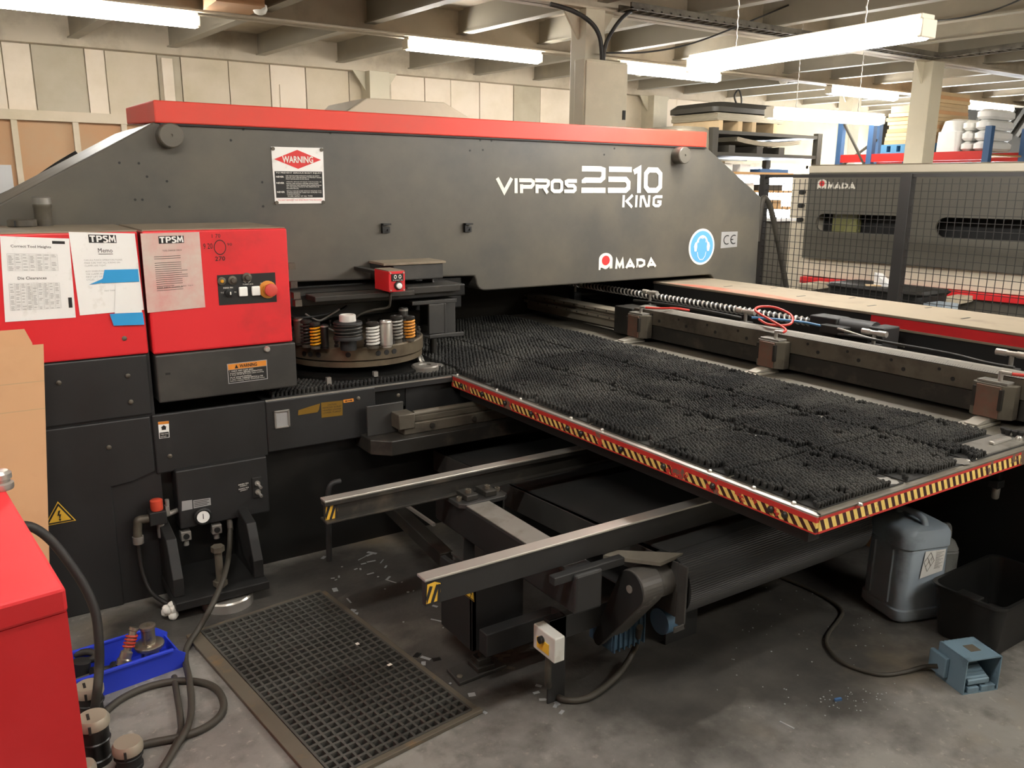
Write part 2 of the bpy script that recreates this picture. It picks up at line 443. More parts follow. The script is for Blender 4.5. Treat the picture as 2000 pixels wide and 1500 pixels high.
def board_material(name, a, bcol, stain):
    return mat(name, a, 0.8, var=0.06, scale=2.5, stain=bcol, amt=0.36, sscale=1.6, edge=0.2)
M['wall'] = mat('painted_wall', 'b8ab92', 0.8, var=0.06, scale=2, stain='a59a80', amt=0.42, sscale=1.5, edge=0.2)
M['board_white'] = mat('white_wall_board', 'dccfbd', 0.8, var=0.04, scale=2, stain='c8baa2', amt=0.36, sscale=2, edge=0.2)
M['board_grey'] = mat('grey_wall_board', 'b5ac99', 0.8, var=0.05, scale=2, stain='a2977f', amt=0.40, sscale=2, edge=0.2)
M['board_cream'] = mat('cream_wall_board', 'cabda8', 0.8, var=0.05, scale=2, stain='b7ab90', amt=0.40, sscale=2, edge=0.2)
M['board_orange'] = mat('bare_plaster_board', 'b98c66', 0.85, var=0.08, scale=2, stain='ad9b80', amt=0.40, sscale=1.2, edge=0.25)

wback = struct(MB().box(-6, 15.2, 10.02, 10.25, 0, 3.4).build('wall_back', 'wall'))
jx = [-1.4, -0.6, 0.0, 0.55, 0.80, 1.28, 1.47, 1.98, 2.22, 2.73, 3.20, 3.62, 4.16, 4.60, 5.19, 5.57, 6.01, 6.55, 7.0, 7.7, 8.9, 9.6, 10.3]
tone = ['white', 'grey', 'white', 'white', 'grey', 'white', 'cream', 'grey', 'cream', 'cream', 'white', 'cream', 'cream', 'white', 'white', 'white', 'white', 'grey', 'white', 'cream', 'white', 'white']
for i in range(len(jx) - 1):
    z0 = 2.36 if jx[i] < 1.6 else 1.2
    MB().box(jx[i] + 0.006, jx[i + 1] - 0.006, 9.99 - 0.004 * (i % 3), 10.03, z0, 3.02).build('board', 'board_' + tone[i], wback)
MB().box(2.02, 2.13, 9.94, 10.0, 1.2, 2.96).build('batten', 'board_white', wback)
MB().box(3.3, 3.38, 9.97, 9.985, 2.45, 2.78).build('batten', 'board_white', wback)
MB().box(4.60, 4.68, 9.9, 10.0, 1.2, 3.0).build('batten', 'beam_paint', wback)
MB().box(-2, 2.0, 9.93, 10.02, 2.262, 2.36).build('rail', 'board_cream', wback)
MB().box(-2, 2.0, 10.0, 10.03, 0.8, 2.262).build('board', 'board_orange', wback)
for x in (-0.6, 0.55, 1.1, 1.56):
    MB().box(x, x + 0.055, 9.94, 10.02, 0.8, 2.262).build('batten', 'board_cream', wback)
# pipes and window ledges on the back wall
pipe = MB().cyl((6.75, 9.93, 2.28), (11.2, 9.93, 2.28), 0.025).cyl((6.75, 9.93, 2.12), (11.2, 9.93, 2.12), 0.03)
struct(pipe.build('trim_1', 'dull_steel'))
for k, (x, w, h) in enumerate([(7.35, 0.22, 0.22), (9.0, 0.18, 0.2), (9.85, 0.3, 0.13), (10.55, 0.2, 0.2)]):
    wn = MB().box(x, x + w, 9.93, 9.99, 1.83, 1.83 + h).build('window_%d' % (k + 4), 'glass'); struct(wn)
    MB().box(x + w, x + w + 0.1, 9.93, 9.99, 1.8, 1.85 + h).build('window_frame', 'board_white', wn)
wl = struct(MB().box(-6.2, -6, -6, 10.2, 0, 3.4).build('wall_left', 'wall'))
wf = struct(MB().box(-6, 15, -6.2, -6, 0, 3.4).build('wall_front', 'wall'))
wr = struct(MB().box(15, 15.2, -6, 10.2, 0, 3.4).build('wall_right', 'dark_void'))
rb = MB()
for k in range(22):
    y = 4.6 + k * 0.17
    rb.obox((14.94, y, 2.75), (0.03, 0, 0), (0, 0.025, 0.02), (0, -0.12, 0.22))
rb.build('ribbing', 'rack_dark', wr)
def window(name, corners, m='window'):
    o = MB().box(*corners).build(name, m); struct(o); return o
w1 = window('window_1', (10.75, 14.9, 9.96, 9.99, 0.9, 2.02))
fr = MB()
for x in (10.72, 11.75, 12.8, 13.85, 14.9): fr.box(x - 0.03, x + 0.03, 9.93, 9.99, 0.88, 2.05)
fr.box(10.7, 14.93, 9.93, 9.99, 2.0, 2.08).box(10.7, 14.93, 9.93, 9.99, 0.84, 0.92)
fr.build('window_frame', 'beam_paint', w1)
w2 = window('window_2', (14.95, 14.98, 7.6, 9.9, 0.9, 2.05))
fr = MB()
for y in (7.58, 8.35, 9.12, 9.9): fr.box(14.92, 14.98, y - 0.03, y + 0.03, 0.88, 2.08)
fr.box(14.92, 14.98, 7.55, 9.93, 2.02, 2.1)
fr.build('window_frame', 'beam_paint', w2)

ceil = struct(MB().box(-6, 15.2, -6, 10.2, 3.28, 3.4).build('ceiling', 'deck'))
for k in range(-9, 17):
    x10 = 1.16 + 0.94 * k
    a = Vector((x10, 9.98, 3.17)); bq = Vector((x10 + 0.10 * 15.9, -5.92, 3.17))
    j = MB()
    j.bar(a, bq, 0.05, 0.22); j.bar(a + Vector((0, 0, -0.105)), bq + Vector((0, 0, -0.105)), 0.10, 0.012)
    j.build('joist', 'joist_paint', ceil)
def main_beam(y, zb, h=0.30):
    q = MB()
    q.box(-6, 15, y - 0.09, y + 0.09, zb, zb + 0.016); q.box(-6, 15, y - 0.09, y + 0.09, zb + h - 0.016, zb + h); q.box(-6, 15, y - 0.008, y + 0.008, zb, zb + h)
    q.build('main_beam', 'beam_paint', ceil)
main_beam(7.4, 2.985); main_beam(5.5, 2.985); main_beam(2.2, 2.985); main_beam(-1.2, 2.985); main_beam(-4.2, 2.985)
MB().box(-6, 15, 9.84, 9.98, 2.99, 3.28).build('wall_beam', 'beam_paint', ceil)
# white panel showing between two joists beside the pillar and the pale end block on the left beam
MB().box(1.83, 2.2, 6.9, 7.3, 3.0, 3.2).build('packing_block', 'board_orange', ceil)

def column(x, y, w, zb, label):
    o = MB().box(x - w / 2, x + w / 2, y - w / 2, y + w / 2, 0, zb).build('column', 'cabinet_grey', bevel=0.006)
    struct(o); lab(o, label)
    g = MB()
    for sx in (-1, 1):
        g.prism([(x + sx * w / 2, zb - 0.22), (x + sx * (w / 2 + 0.16), zb), (x + sx * w / 2, zb)], 'y', y - 0.01, y + 0.01)
    g.build('haunch', 'cabinet_grey', o)
    return o
column(4.30, 5.5, 0.19, 2.985, 'square beige steel pillar behind the red topped press with a grey enclosure on it')
column(8.98, 5.5, 0.22, 2.985, 'square beige steel pillar in front of the pallet rack')
column(4.45, 9.86, 0.26, 2.99, 'beige pillar against the back wall above the grey hood')
column(9.02, 9.86, 0.28, 2.99, 'beige pillar against the back wall right of the electrical enclosure')
column(12.0, 8.6, 0.24, 3.2, 'pale pillar seen beyond the dark rack')

# ---- lamps
def batten(p, q, label, hang=0.0):
    p = Vector(p); q = Vector(q); mid = (p + q) / 2; d = (q - p).normalized(); sd = Vector((-d.y, d.x, 0))
    t = thing('fluorescent_batten', label, 'lamp', mid, 'fluorescent ceiling lamps')
    h = MB(); h.bar(p + Vector((0, 0, 0.035)), q + Vector((0, 0, 0.035)), 0.10, 0.035)
    for e in (p, q): h.bar(e - d * 0.012 + Vector((0, 0, -0.01)), e + d * 0.012 + Vector((0, 0, -0.01)), 0.11, 0.08)
    h.build('housing', 'cream', t, bevel=0.004)
    g = MB()
    prof = [(0.07 * math.cos(a), -0.005 - 0.055 * math.sin(a)) for a in [PI * i / 8 for i in range(9)]] + [(-0.07, 0.018), (0.07, 0.018)]
    n = len(prof)
    vs = [e + sd * u + Vector((0, 0, v)) for e in (p + d * 0.016, q - d * 0.016) for u, v in prof]
    g.add(vs, [tuple(range(n)), tuple(range(2 * n - 1, n - 1, -1))] + [(i, i + n, (i + 1) % n + n, (i + 1) % n) for i in range(n)])
    g.build('diffuser', 'lamp', t)
    if hang > 0:
        for f_ in (0.22, 0.78):
            c = p.lerp(q, f_); ch = MB()
            z = 0.05
            k = 0
            while z < hang:
                ch.cyl(c + Vector((0.004 * (-1) ** k, 0, z)), c + Vector((-0.004 * (-1) ** k, 0, z + 0.03)), 0.004, n=6); z += 0.028; k += 1
            ch.build('chain', 'bright_steel', t)
    return t
YL = 7.40
batten((0.30, YL, 2.93), (1.80, YL, 2.93), 'long lit tube lamp at the top left above the wall boards')
batten((3.66, YL, 2.93), (5.16, YL, 2.93), 'long lit tube lamp left of the pillar with the enclosure')
batten((6.2, YL, 2.93), (7.75, YL, 2.93), 'long lit tube lamp partly behind the right edge of the enclosure')
batten((9.84, YL, 2.93), (11.32, YL, 2.93), 'small lit tube lamp above the chain hung lamp')
batten((13.05, YL, 2.93), (14.5, YL, 2.93), 'farthest small lit tube lamp right of the front pillar')
batten((3.80, 3.82, 2.37), (3.77, 2.34, 2.37), 'largest lit tube lamp hanging on chains high over the carriage', 0.9)
batten((6.42, 5.45, 2.34), (7.92, 5.31, 2.34), 'lit tube lamp hanging on long chains in front of the dark rack', 0.95)
for (x, y) in [(-3.6, YL), (-0.6, 1.2), (3.7, -0.3), (7.4, -1.2), (-3.5, 2.2), (2.2, -1.2), (5.0, -2.7), (4.9, 0.6), (7.6, 2.2), (5.5, -4.2)]:  # unseen lamps added around the camera to brighten the fronts and the floor
    batten((x, y, 2.93), (x + 1.5, y, 2.93), 'unseen lit tube lamp added as fill light')

# cable ladder along the pillar beam, cables, detectors
tr = thing('cable_ladder', 'grey cable ladder running along the beam above the pillars', 'cable tray', (6.5, 5.3, 3.0))
q = MB(); q.box(4.5, 8.8, 5.22, 5.24, 2.98, 3.03).box(4.5, 8.8, 5.36, 5.38, 2.98, 3.03)
for k in range(44): q.box(4.5 + k * 0.1, 4.52 + k * 0.1, 5.22, 5.38, 2.985, 2.995)
q.build('rung_frame', 'dull_steel', tr)
q = MB(); q.box(8.7, 8.72, 0.5, 5.25, 2.98, 3.03).box(8.86, 8.88, 0.5, 5.25, 2.98, 3.03)
for k in range(47): q.box(8.7, 8.88, 0.5 + k * 0.1, 0.52 + k * 0.1, 2.985, 2.995)
q.build('side_run', 'dull_steel', tr)
def cable(name, path, r, label, m='rubber', cat='cable', group=None, n=10):
    o = MB().tube(path, r, n).build(name, m, loc=path[0]); return tag(o, label, cat, group)
cable('power_cable', [at(1075, 8, y=5.35), at(1120, 22, y=5.3), at(1155, 45, y=5.3), at(1172, 75, y=5.3), at(1176, 122, y=5.32)], 0.017, 'thick grey cable curving from the left down into the enclosure', 'rubber')
cable('power_cable', [at(1235, 20, y=5.35), at(1215, 35, y=5.3), at(1195, 62, y=5.3), at(1182, 90, y=5.3), at(1178, 122, y=5.32)], 0.015, 'thick grey cable dropping from the cable ladder into the enclosure', 'rubber')
cable('power_cable', [at(1185, 103, y=5.3), at(1260, 102, y=5.3), at(1340, 88, y=5.3), at(1420, 60, y=5.3), at(1540, 10, y=5.2)], 0.007, 'thin cable looping right from the enclosure along the beam', 'rubber')
def detector(p, label):
    t = thing('ceiling_detector', label, 'detector', p, 'ceiling detectors')
    MB().lathe(p, [(0.03, 0.07), (0.055, 0.06), (0.06, 0.03), (0.045, 0.0), (0.02, -0.012)], 18).build('housing', 'white', t)
    MB().cyl(Vector(p) + Vector((0, 0, 0.06)), Vector(p) + Vector((0, 0, 0.16)), 0.012).build('stem', 'white', t)
detector(at(508, 26, z=2.98), 'white ceiling detector between joists at the upper left')
detector(at(1248, 147, z=3.0), 'white ceiling detector right of the enclosure')

# enclosure on the pillar
t = thing('electrical_enclosure', 'tall beige grey electrical enclosure on the pillar behind the press', 'enclosure', (4.4, 5.34, 1.1))
ex0 = at(1140, 240, y=5.27).x; ex1 = at(1223, 240, y=5.27).x
MB().box(ex0, ex1, 5.28, 5.403, 1.1, 2.60).build('body', 'cabinet_grey', t, bevel=0.006)
MB().box(ex0 + 0.008, ex1 - 0.008, 5.262, 5.28, 1.12, 2.585).build('door', 'cabinet_grey', t, bevel=0.004)
MB().box(ex1 - 0.05, ex1 - 0.025, 5.252, 5.262, 2.17, 2.24).build('door_lock', 'black', t)

detector(at(1530, 163, z=2.98), 'white ceiling detector above the gap between the two right hand lamps')
cable('ceiling_wire', [at(1800, 42, z=2.95), at(1870, 36, z=2.9), at(1940, 20, z=2.93), at(2010, -8, z=2.97)], 0.006, 'thin dark wire sagging under the joists at the top right corner')
# ================================================================== the turret punch press
YF = 3.98; YB = 5.03; YP = 3.40; T = 0.765
press = thing('punch_press', 'huge charcoal turret punch press with a red top bar and red control boxes', 'machine', (1.6, 4.2, 0))

def arc(cx, cz, r, a0, a1, n=6):
    return [(cx + r * math.cos(math.radians(a0 + (a1 - a0) * i / n)), cz + r * math.sin(math.radians(a0 + (a1 - a0) * i / n))) for i in range(n + 1)]
# O-frame, seen side on
outer = [(-1.4, 0.0), (-1.4, 0.70), (0.755, 1.909), (4.109, 1.909), (4.67, 1.592), (4.70, 0.0), (4.26, 0.0)]
inner = [(4.26, 0.98)] + arc(4.20, 1.02, 0.06, 0, 90) + [(2.50, 1.08)] + arc(2.43, 1.14, 0.06, 270, 180, 5) + [(2.36, 1.165), (1.36, 1.187), (1.02, 1.187), (1.02, 0.0)]
MB().prism(outer + inner, 'y', YF, YB).build('frame', 'charcoal', press, bevel=0.008)
# red bar along the top; its left end is cut at a slight angle
zb, zt = 1.906, 2.0
a0 = at(299, 197, y=YF - 0.012).x; a1 = at(1381, 262, y=YF - 0.012).x
YBB = 4.6; ft_ = at(245, 210.5, y=YBB); fb_ = at(248, 243, y=YBB)
bar = MB()
bar.add([(a0, YF - 0.012, zb), (a1, YF - 0.012, zb), (a1, YBB, zb), (fb_.x, YBB, fb_.z), (a0, YF - 0.012, zt), (a1, YF - 0.012, zt), (a1, YBB, zt), (ft_.x, YBB, ft_.z)],
        [(3, 2, 1, 0), (4, 5, 6, 7), (0, 1, 5, 4), (1, 2, 6, 5), (2, 3, 7, 6), (3, 0, 4, 7)])
top_bar = bar.build('top_cover', 'red_bar', press, bevel=0.006)
MB().box(a0 + 0.02, a1, YF - 0.014, YF + 0.01, zb - 0.008, zb).build('dark_line', 'black', top_bar)  # black strip along the lower edge of the bar
# sloping grey hood on top behind the bar
hx0 = at(660, 205, y=4.6).x; h = MB()
b = [(1.72, 4.32, 1.99), (2.63, 4.32, 1.99), (2.63, 4.95, 1.905), (1.72, 4.95, 1.905)]
p1 = at(716, 191, y=4.34); p2 = at(868, 200, y=4.34)
tp = [(p1.x, 4.34, p1.z), (p2.x, 4.34, p2.z), (p2.x, 4.9, p2.z), (p1.x, 4.9, p1.z)]
h.add(b + tp, [(3, 2, 1, 0), (4, 5, 6, 7), (0, 1, 5, 4), (1, 2, 6, 5), (2, 3, 7, 6), (3, 0, 4, 7)])
h.build('top_hood', 'cabinet_grey', press, bevel=0.006)
for px, py in ((328, 266), (1322, 304)):
    c = at(px, py, y=YF)
    MB().lathe((c.x, YF, c.z), [(0.052, 0.0), (0.052, 0.07), (0.047, 0.075), (0.006, 0.075), (0.006, 0.07), (0.0, 0.07)], 28, (0, -1, 0)).build('pivot_stud', 'charcoal', press)
hl = MB()
for px, py in [(233, 318), (271, 319), (287, 345), (326, 354), (264, 390), (278, 390), (331, 404), (475, 253), (451, 274), (512, 356), (514, 403), (645, 260), (918, 294), (938, 274), (960, 275), (943, 293), (1180, 302), (1200, 290)]:
    c = at(px, py, y=YF); hl.cyl((c.x, YF + 0.004, c.z), (c.x, YF - 0.0015, c.z), 0.0055, n=10)
hl.split('screw_hole', 'ink', press)
for px, py in ((752, 444), (912, 443)):
    c = at(px, py, y=YF); k = MB()
    k.box(c.x - 0.022, c.x + 0.022, YF - 0.03, YF, c.z + 0.012, c.z + 0.02).box(c.x - 0.022, c.x + 0.022, YF - 0.012, YF, c.z - 0.028, c.z + 0.002)
    k.box(c.x - 0.022, c.x - 0.014, YF - 0.02, YF, c.z - 0.028, c.z + 0.02)
    k.cyl((c.x - 0.009, YF, c.z - 0.013), (c.x - 0.009, YF - 0.02, c.z - 0.013), 0.006, n=10).cyl((c.x + 0.012, YF, c.z - 0.013), (c.x + 0.012, YF - 0.02, c.z - 0.013), 0.006, n=10)
    k.build('hook_bracket', 'black', press)
# --- lettering on the frame
YL_ = YF - 0.0008
def word(q, letters, w, asp, m, name, parent):
    f = qmap(q); mb = MB()
    for k, lt in enumerate(letters): stroke(mb, qmap(q, 0.0015 + 0.0003 * k), lt, w, asp)
    return mb.build(name, m, parent)
def S(x0, x1, pts):
    return [(x0 + (x1 - x0) * u, v) for u, v in pts]
q = Q([(968, 377.3), (1126, 377.3), (1126, 349.8), (968, 347.5)], y=YL_)
w = 0.26; hw = w / 2; asp = (q[1] - q[0]).length / (q[3] - q[0]).length
e = hw / asp
def X(a): return a / 787
L_ = [
    [(X(93) + e * 0.9, 1), (X(172), 0.08), (X(254) - e * 0.9, 1)],
    [(X(281), 0), (X(281), 1)],
    [(X(310), 1 - hw), (X(425), 1 - hw), (X(445), 0.78), (X(445), 0.6), (X(425), 0.43), (X(330), 0.43)], [(X(332), 0), (X(332), 0.60)],
    [(X(462), 1 - hw), (X(575), 1 - hw), (X(592), 0.8), (X(592), 0.6), (X(575), 0.45), (X(480), 0.45)], [(X(480), 0), (X(480), 0.6)], [(X(545), 0.45), (X(585), 0)],
    [(X(675), hw), (X(705), hw), (X(725), 0.26), (X(725), 0.74), (X(705), 1 - hw), (X(650), 1 - hw), (X(628), 0.74), (X(628), 0.26), (X(650), hw), (X(675), hw)],
    [(X(880), 1 - hw), (X(790), 1 - hw), (X(770), 0.8), (X(770), 0.66), (X(790), 0.53), (X(845), 0.53), (X(862), 0.4), (X(862), 0.25), (X(845), hw), (X(750), hw)]]
L_ = [[((u - 93 / 787), v) for u, v in l] for l in L_]
word(q, L_, w, asp, 'worn_white', 'lettering', press)
q = Q([(1135, 377), (1294.5, 376.8), (1295.4, 327.4), (1136.5, 324)], y=YL_)
w = 0.20; hw = w / 2; asp = (q[1] - q[0]).length / (q[3] - q[0]).length
def X(a): return (a - 925) / 802
L_ = [
    [(X(925), 1 - hw), (X(1100), 1 - hw), (X(1128), 0.86), (X(1128), 0.58), (X(1100), 0.48), (X(960), 0.48), (X(945), 0.43), (X(945), 0.37)],
    [(X(925), hw), (X(1150), hw)],
    [(X(1178), 1 - hw), (X(1402), 1 - hw)], [(X(1175), 0.52), (X(1345), 0.52), (X(1372), 0.40), (X(1372), 0.2), (X(1345), hw), (X(1172), hw)],
    [(X(1422), 0.80), (X(1478), 0.93), (X(1478), 0.0)],
    [(X(1610), hw), (X(1660), hw), (X(1695), 0.25), (X(1695), 0.75), (X(1660), 1 - hw), (X(1575), 1 - hw), (X(1545), 0.75), (X(1545), 0.25), (X(1575), hw), (X(1610), hw)]]
word(q, L_, w, asp, 'worn_white', 'lettering', press)
q = Q([(1214, 404.8), (1291.5, 404.6), (1293.3, 381.5), (1215, 381)], y=YL_)
w = 0.24; hw = w / 2; asp = (q[1] - q[0]).length / (q[3] - q[0]).length
def X(a): return (a - 1320) / 395
L_ = [[(X(1335), 0), (X(1335), 1)], [(X(1420), 1), (X(1365), 0.5), (X(1420), 0)], [(X(1458), 0), (X(1458), 1)],
      [(X(1502), 0), (X(1502), 0.85), (X(1525), 0.88), (X(1560), 0.12), (X(1583), 0.15), (X(1583), 1)],
      [(X(1715), 1 - hw), (X(1650), 1 - hw), (X(1630), 0.75), (X(1630), 0.25), (X(1650), hw), (X(1685), hw), (X(1700), 0.25), (X(1700), 0.45), (X(1668), 0.47)]]
word(q, L_, w, asp, 'worn_white', 'lettering', press)

def maker_logo(q_arch, q_word, parent, lift=0.0015):
    f = qmap(q_arch, lift); mb = MB()
    o = [(0.0, 0.0), (0.0, 0.62)] + [(0.5 - 0.5 * math.cos(PI * i / 14), 0.62 + 0.38 * math.sin(PI * i / 14)) for i in range(15)] + [(1.0, 0.62), (1.0, 0.03), (0.8, 0.03), (0.8, 0.2)]
    o += [(0.72, 0.12), (0.62, 0.05), (0.5, 0.02), (0.38, 0.05), (0.3, 0.1), (0.15, 0.14), (0.12, 0.0)]
    art_poly(mb, f, o)
    lg = mb.build('emblem', 'worn_white', parent)
    g = qmap(q_arch, lift * 2); r = MB(); art_disc(r, g, 0.5, 0.55, 0.29, 0.29); r.build('emblem_dot', 'red_ink', lg)
    f = qmap(q_word, lift); mb = MB()
    asp = (Vector(q_word[1]) - Vector(q_word[0])).length / (Vector(q_word[3]) - Vector(q_word[0])).length
    w = 0.3
    for l in [[(0.035, 0), (0.05, 0.88), (0.115, 0.25), (0.18, 0.88), (0.2, 0)],
              [(0.265, 0), (0.36, 0.86), (0.455, 0)], [(0.3, 0.25), (0.42, 0.25)],
              [(0.53, 0), (0.53, 0.85), (0.63, 0.85), (0.695, 0.68), (0.695, 0.32), (0.63, 0.15), (0.5, 0.15)],
              [(0.77, 0), (0.865, 0.86), (0.96, 0)], [(0.81, 0.25), (0.92, 0.25)]]:
        stroke(mb, qmap(q_word, lift + 0.0003 * len(mb.f)), l, w, asp)
    mb.build('maker_lettering', 'worn_white', parent)
maker_logo(Q([(1169, 527.5), (1195.5, 525), (1196.4, 494), (1170, 494)], y=YL_), Q([(1200, 525), (1282.5, 520.3), (1281, 503), (1200.5, 507)], y=YL_), press)
# ear protection sign
c = at(1370, 482, y=YF); rz = 0.119; rx = 0.119
qq = [(c.x - rx, YL_, c.z - rz), (c.x + rx, YL_, c.z - rz), (c.x + rx, YL_, c.z + rz), (c.x - rx, YL_, c.z + rz)]
f = qmap(qq); mb = MB(); art_disc(mb, f, 0.5, 0.5, 0.5, 0.5, 48); ear = mb.build('ear_protection_sign', 'white', press)
f = qmap(qq, 0.003); mb = MB(); art_disc(mb, f, 0.5, 0.5, 0.44, 0.44, 48); mb.build('sign_field', 'blue_sign', ear)
f = qmap(qq, 0.0045); mb = MB()
art_ring(mb, f, 0.5, 0.52, 0.24, 0.30, 0.80, 20, math.radians(20), math.radians(160))
for sx in (-1, 1):
    art_poly(mb, f, [(0.5 + sx * 0.20, 0.64), (0.5 + sx * 0.27, 0.62), (0.5 + sx * 0.31, 0.52), (0.5 + sx * 0.28, 0.38), (0.5 + sx * 0.21, 0.38), (0.5 + sx * 0.19, 0.5)][::sx])
stroke(mb, f, [(0.33, 0.36), (0.36, 0.24), (0.44, 0.15), (0.56, 0.15), (0.64, 0.24), (0.67, 0.36)], 0.018)
stroke(mb, f, [(0.36, 0.62), (0.36, 0.72), (0.42, 0.76), (0.5, 0.73), (0.58, 0.76), (0.64, 0.72), (0.64, 0.62)], 0.018)
mb.build('ear_muff_symbol', 'white', ear)
qq = Q([(1407, 485), (1439, 482), (1440.5, 452), (1409, 453)], y=YL_)
f = qmap(qq); mb = MB(); art_rect(mb, f, 0, 0, 1, 1); cel = mb.build('approval_label', 'silver_label', press)
f = qmap(qq, 0.003); mb = MB()
art_ring(mb, f, 0.36, 0.5, 0.22, 0.30, 0.78, 18, math.radians(60), math.radians(300))
art_ring(mb, f, 0.78, 0.5, 0.22, 0.30, 0.78, 18, math.radians(60), math.radians(300)); art_rect(mb, f, 0.58, 0.465, 0.74, 0.535)
mb.build('approval_lettering', 'ink', cel)
# warning plate
qq = Q([(537, 398), (634, 397), (630.5, 289), (529, 286.5)], y=YL_)
f = qmap(qq, 0.003); mb = MB(); art_rect(mb, f, 0, 0, 1, 1)
a, b_, c_, d_ = qq; mb.sheet(a, b_, c_, d_, 0.0025); wp = mb.build('warning_plate', 'paper', press)
f = qmap(qq, 0.0042); mb = MB(); art_poly(mb, f, [(0.04, 0.785), (0.49, 0.62), (0.95, 0.785), (0.49, 0.955)]); mb.build('diamond', 'red_ink', wp)
mb = MB(); art_rect(mb, f, 0.03, 0.105, 0.965, 0.575); mb.build('black_field', 'ink', wp)
f = qmap(qq, 0.0056); mb = MB()
art_text(mb, f, 'WARNING', 0.19, 0.725, 0.79, 0.845, bold=0.025)
art_text(mb, f, 'TO PREVENT SERIOUS BODY INJURY', 0.05, 0.53, 0.95, 0.56, bold=0.015)
for v, lines in ((0.475, ['USE THIS MACHINE WITHOUT GUARDS OR SAFETY', 'DEVICES THAT ARE NECESSARY TO PREVENT HANDS', 'FROM REMAINING IN DIE SPACE.']),
                 (0.365, ['OPERATE, SERVICE OR ADJUST THIS MACHINE, OR', 'INSTALL DIES WITHOUT PROPER INSTRUCTION', 'AND WITHOUT FIRST READING AND UNDERSTANDING', 'ALL THE INSTRUCTIONS IN THE OPERATORS OR', 'MACHINE MANUAL.']),
                 (0.205, ['INSTALL PUNCHES & DIES WITHOUT ENSURING TOOL', 'CHANGE DEVICES OR TURRET NOT IN PROPER TOOL', 'CHANGE POSITION.'])):
    mid = v
    art_text(mb, f, 'NEVER', 0.05, mid - 0.012, 0.2, mid + 0.018, bold=0.02)
    for k, s in enumerate(lines):
        vv = v + 0.02 - 0.029 * k
        art_text(mb, f, s, 0.24, vv - 0.009, 0.24 + 0.70 * min(1, len(s) / 43), vv + 0.011)
art_text(mb, f, 'WORK SAFELY AT ALL TIMES', 0.25, 0.122, 0.75, 0.146)
mb.build('plate_lettering', 'white', wp)
mb = MB(); art_text(mb, f, 'DO NOT REMOVE THIS SIGN FROM THIS MACHINE', 0.06, 0.052, 0.93, 0.075); mb.build('plate_footer', 'red_ink', wp)
mb = MB()
for u, v in ((0.03, 0.965), (0.965, 0.965), (0.03, 0.02), (0.965, 0.02)):
    p = qmap(qq, 0.0)(u, v); mb.cyl(p, p + Vector((0, -0.009, 0)), 0.0085, n=12)
mb.split('plate_screw', 'dull_steel', wp)

# --- turret hood and the dark head underneath the frame
c0 = at(741, 523, y=3.86); c1 = at(855, 518, y=3.86)
hd = MB(); hd.prism([(c0.x, 3.86), (c0.x, 3.98), (c1.x, 3.98), (c1.x, 3.80), (c0.x + 0.05, 3.80)], 'z', 1.185, 1.265)
hd.build('head_hood', 'grey_panel', press, bevel=0.006)
MB().prism([(c0.x - 0.004, 3.80), (c0.x - 0.004, 3.98), (c1.x + 0.012, 3.98), (c1.x + 0.012, 3.79), (c0.x + 0.05, 3.79)], 'z', 1.263, 1.276).build('hood_lid', 'dust_cover', press, bevel=0.003)
MB().box(1.03, 2.30, 4.02, 4.9, 0.99, 1.16).box(1.05, 2.15, 3.72, 3.95, 1.10, 1.16).build('ram_housing', 'oily_black', press, bevel=0.006)
MB().box(1.30, 1.80, 3.60, 3.75, 1.135, 1.16).box(1.80, 2.1, 3.68, 3.8, 1.13, 1.165).build('shelf_plate', 'dark_steel', press, bevel=0.004)
MB().box(1.02, 4.26, 4.9, 4.98, 0.75, 1.12).build('throat_back', 'dark_void', press)  # dark sheet put in so the throat reads black
# cast bracket right of the turret
g = MB()
x0 = at(800, 600, y=3.75).x; x1 = at(887, 600, y=3.75).x
zt_ = at(840, 585, y=3.75).z
g.box(x0, x1, 3.72, 4.05, zt_ - 0.02, zt_)
xm = at(868, 620, y=3.72).x
g.box(at(838, 620, y=3.72).x, xm, 3.72, 3.735, at(850, 652, y=3.72).z, zt_ - 0.02)
g.box(xm, xm + 0.012, 3.72, 4.0, at(850, 652, y=3.72).z, zt_ - 0.02)
l0 = at(838, 654, y=3.66); l1 = at(905, 645, y=3.66)
g.box(l0.x, l1.x, 3.655, 3.665, l0.z - 0.022, l0.z); g.box(l0.x, xm + 0.01, 3.655, 3.80, l0.z - 0.022, l0.z - 0.014)
xq = at(888, 620, y=3.80).x; g.box(xm + 0.012, xq, 3.79, 3.80, at(866, 652, y=3.80).z, zt_ - 0.02)
g.prism([(3.98, zt_), (3.98, zt_ + 0.12), (3.90, zt_ + 0.12), (3.80, zt_)], 'x', at(838, 560, y=3.9).x, at(838, 560, y=3.9).x + 0.012)
g.build('guide_bracket', 'grey_panel', press, bevel=0.003)
lg = MB(); c = at(846, 690, z=T + 0.02)
lg.cyl((c.x, c.y, T), (c.x, c.y, T + 0.12), 0.018).cyl((c.x, c.y, T + 0.12), (c.x, c.y, T + 0.22), 0.026)
lg.box(c.x - 0.05, c.x + 0.1, c.y - 0.03, c.y + 0.05, T + 0.12, T + 0.17)
lg.build('sensor_post', 'dark_steel', press)
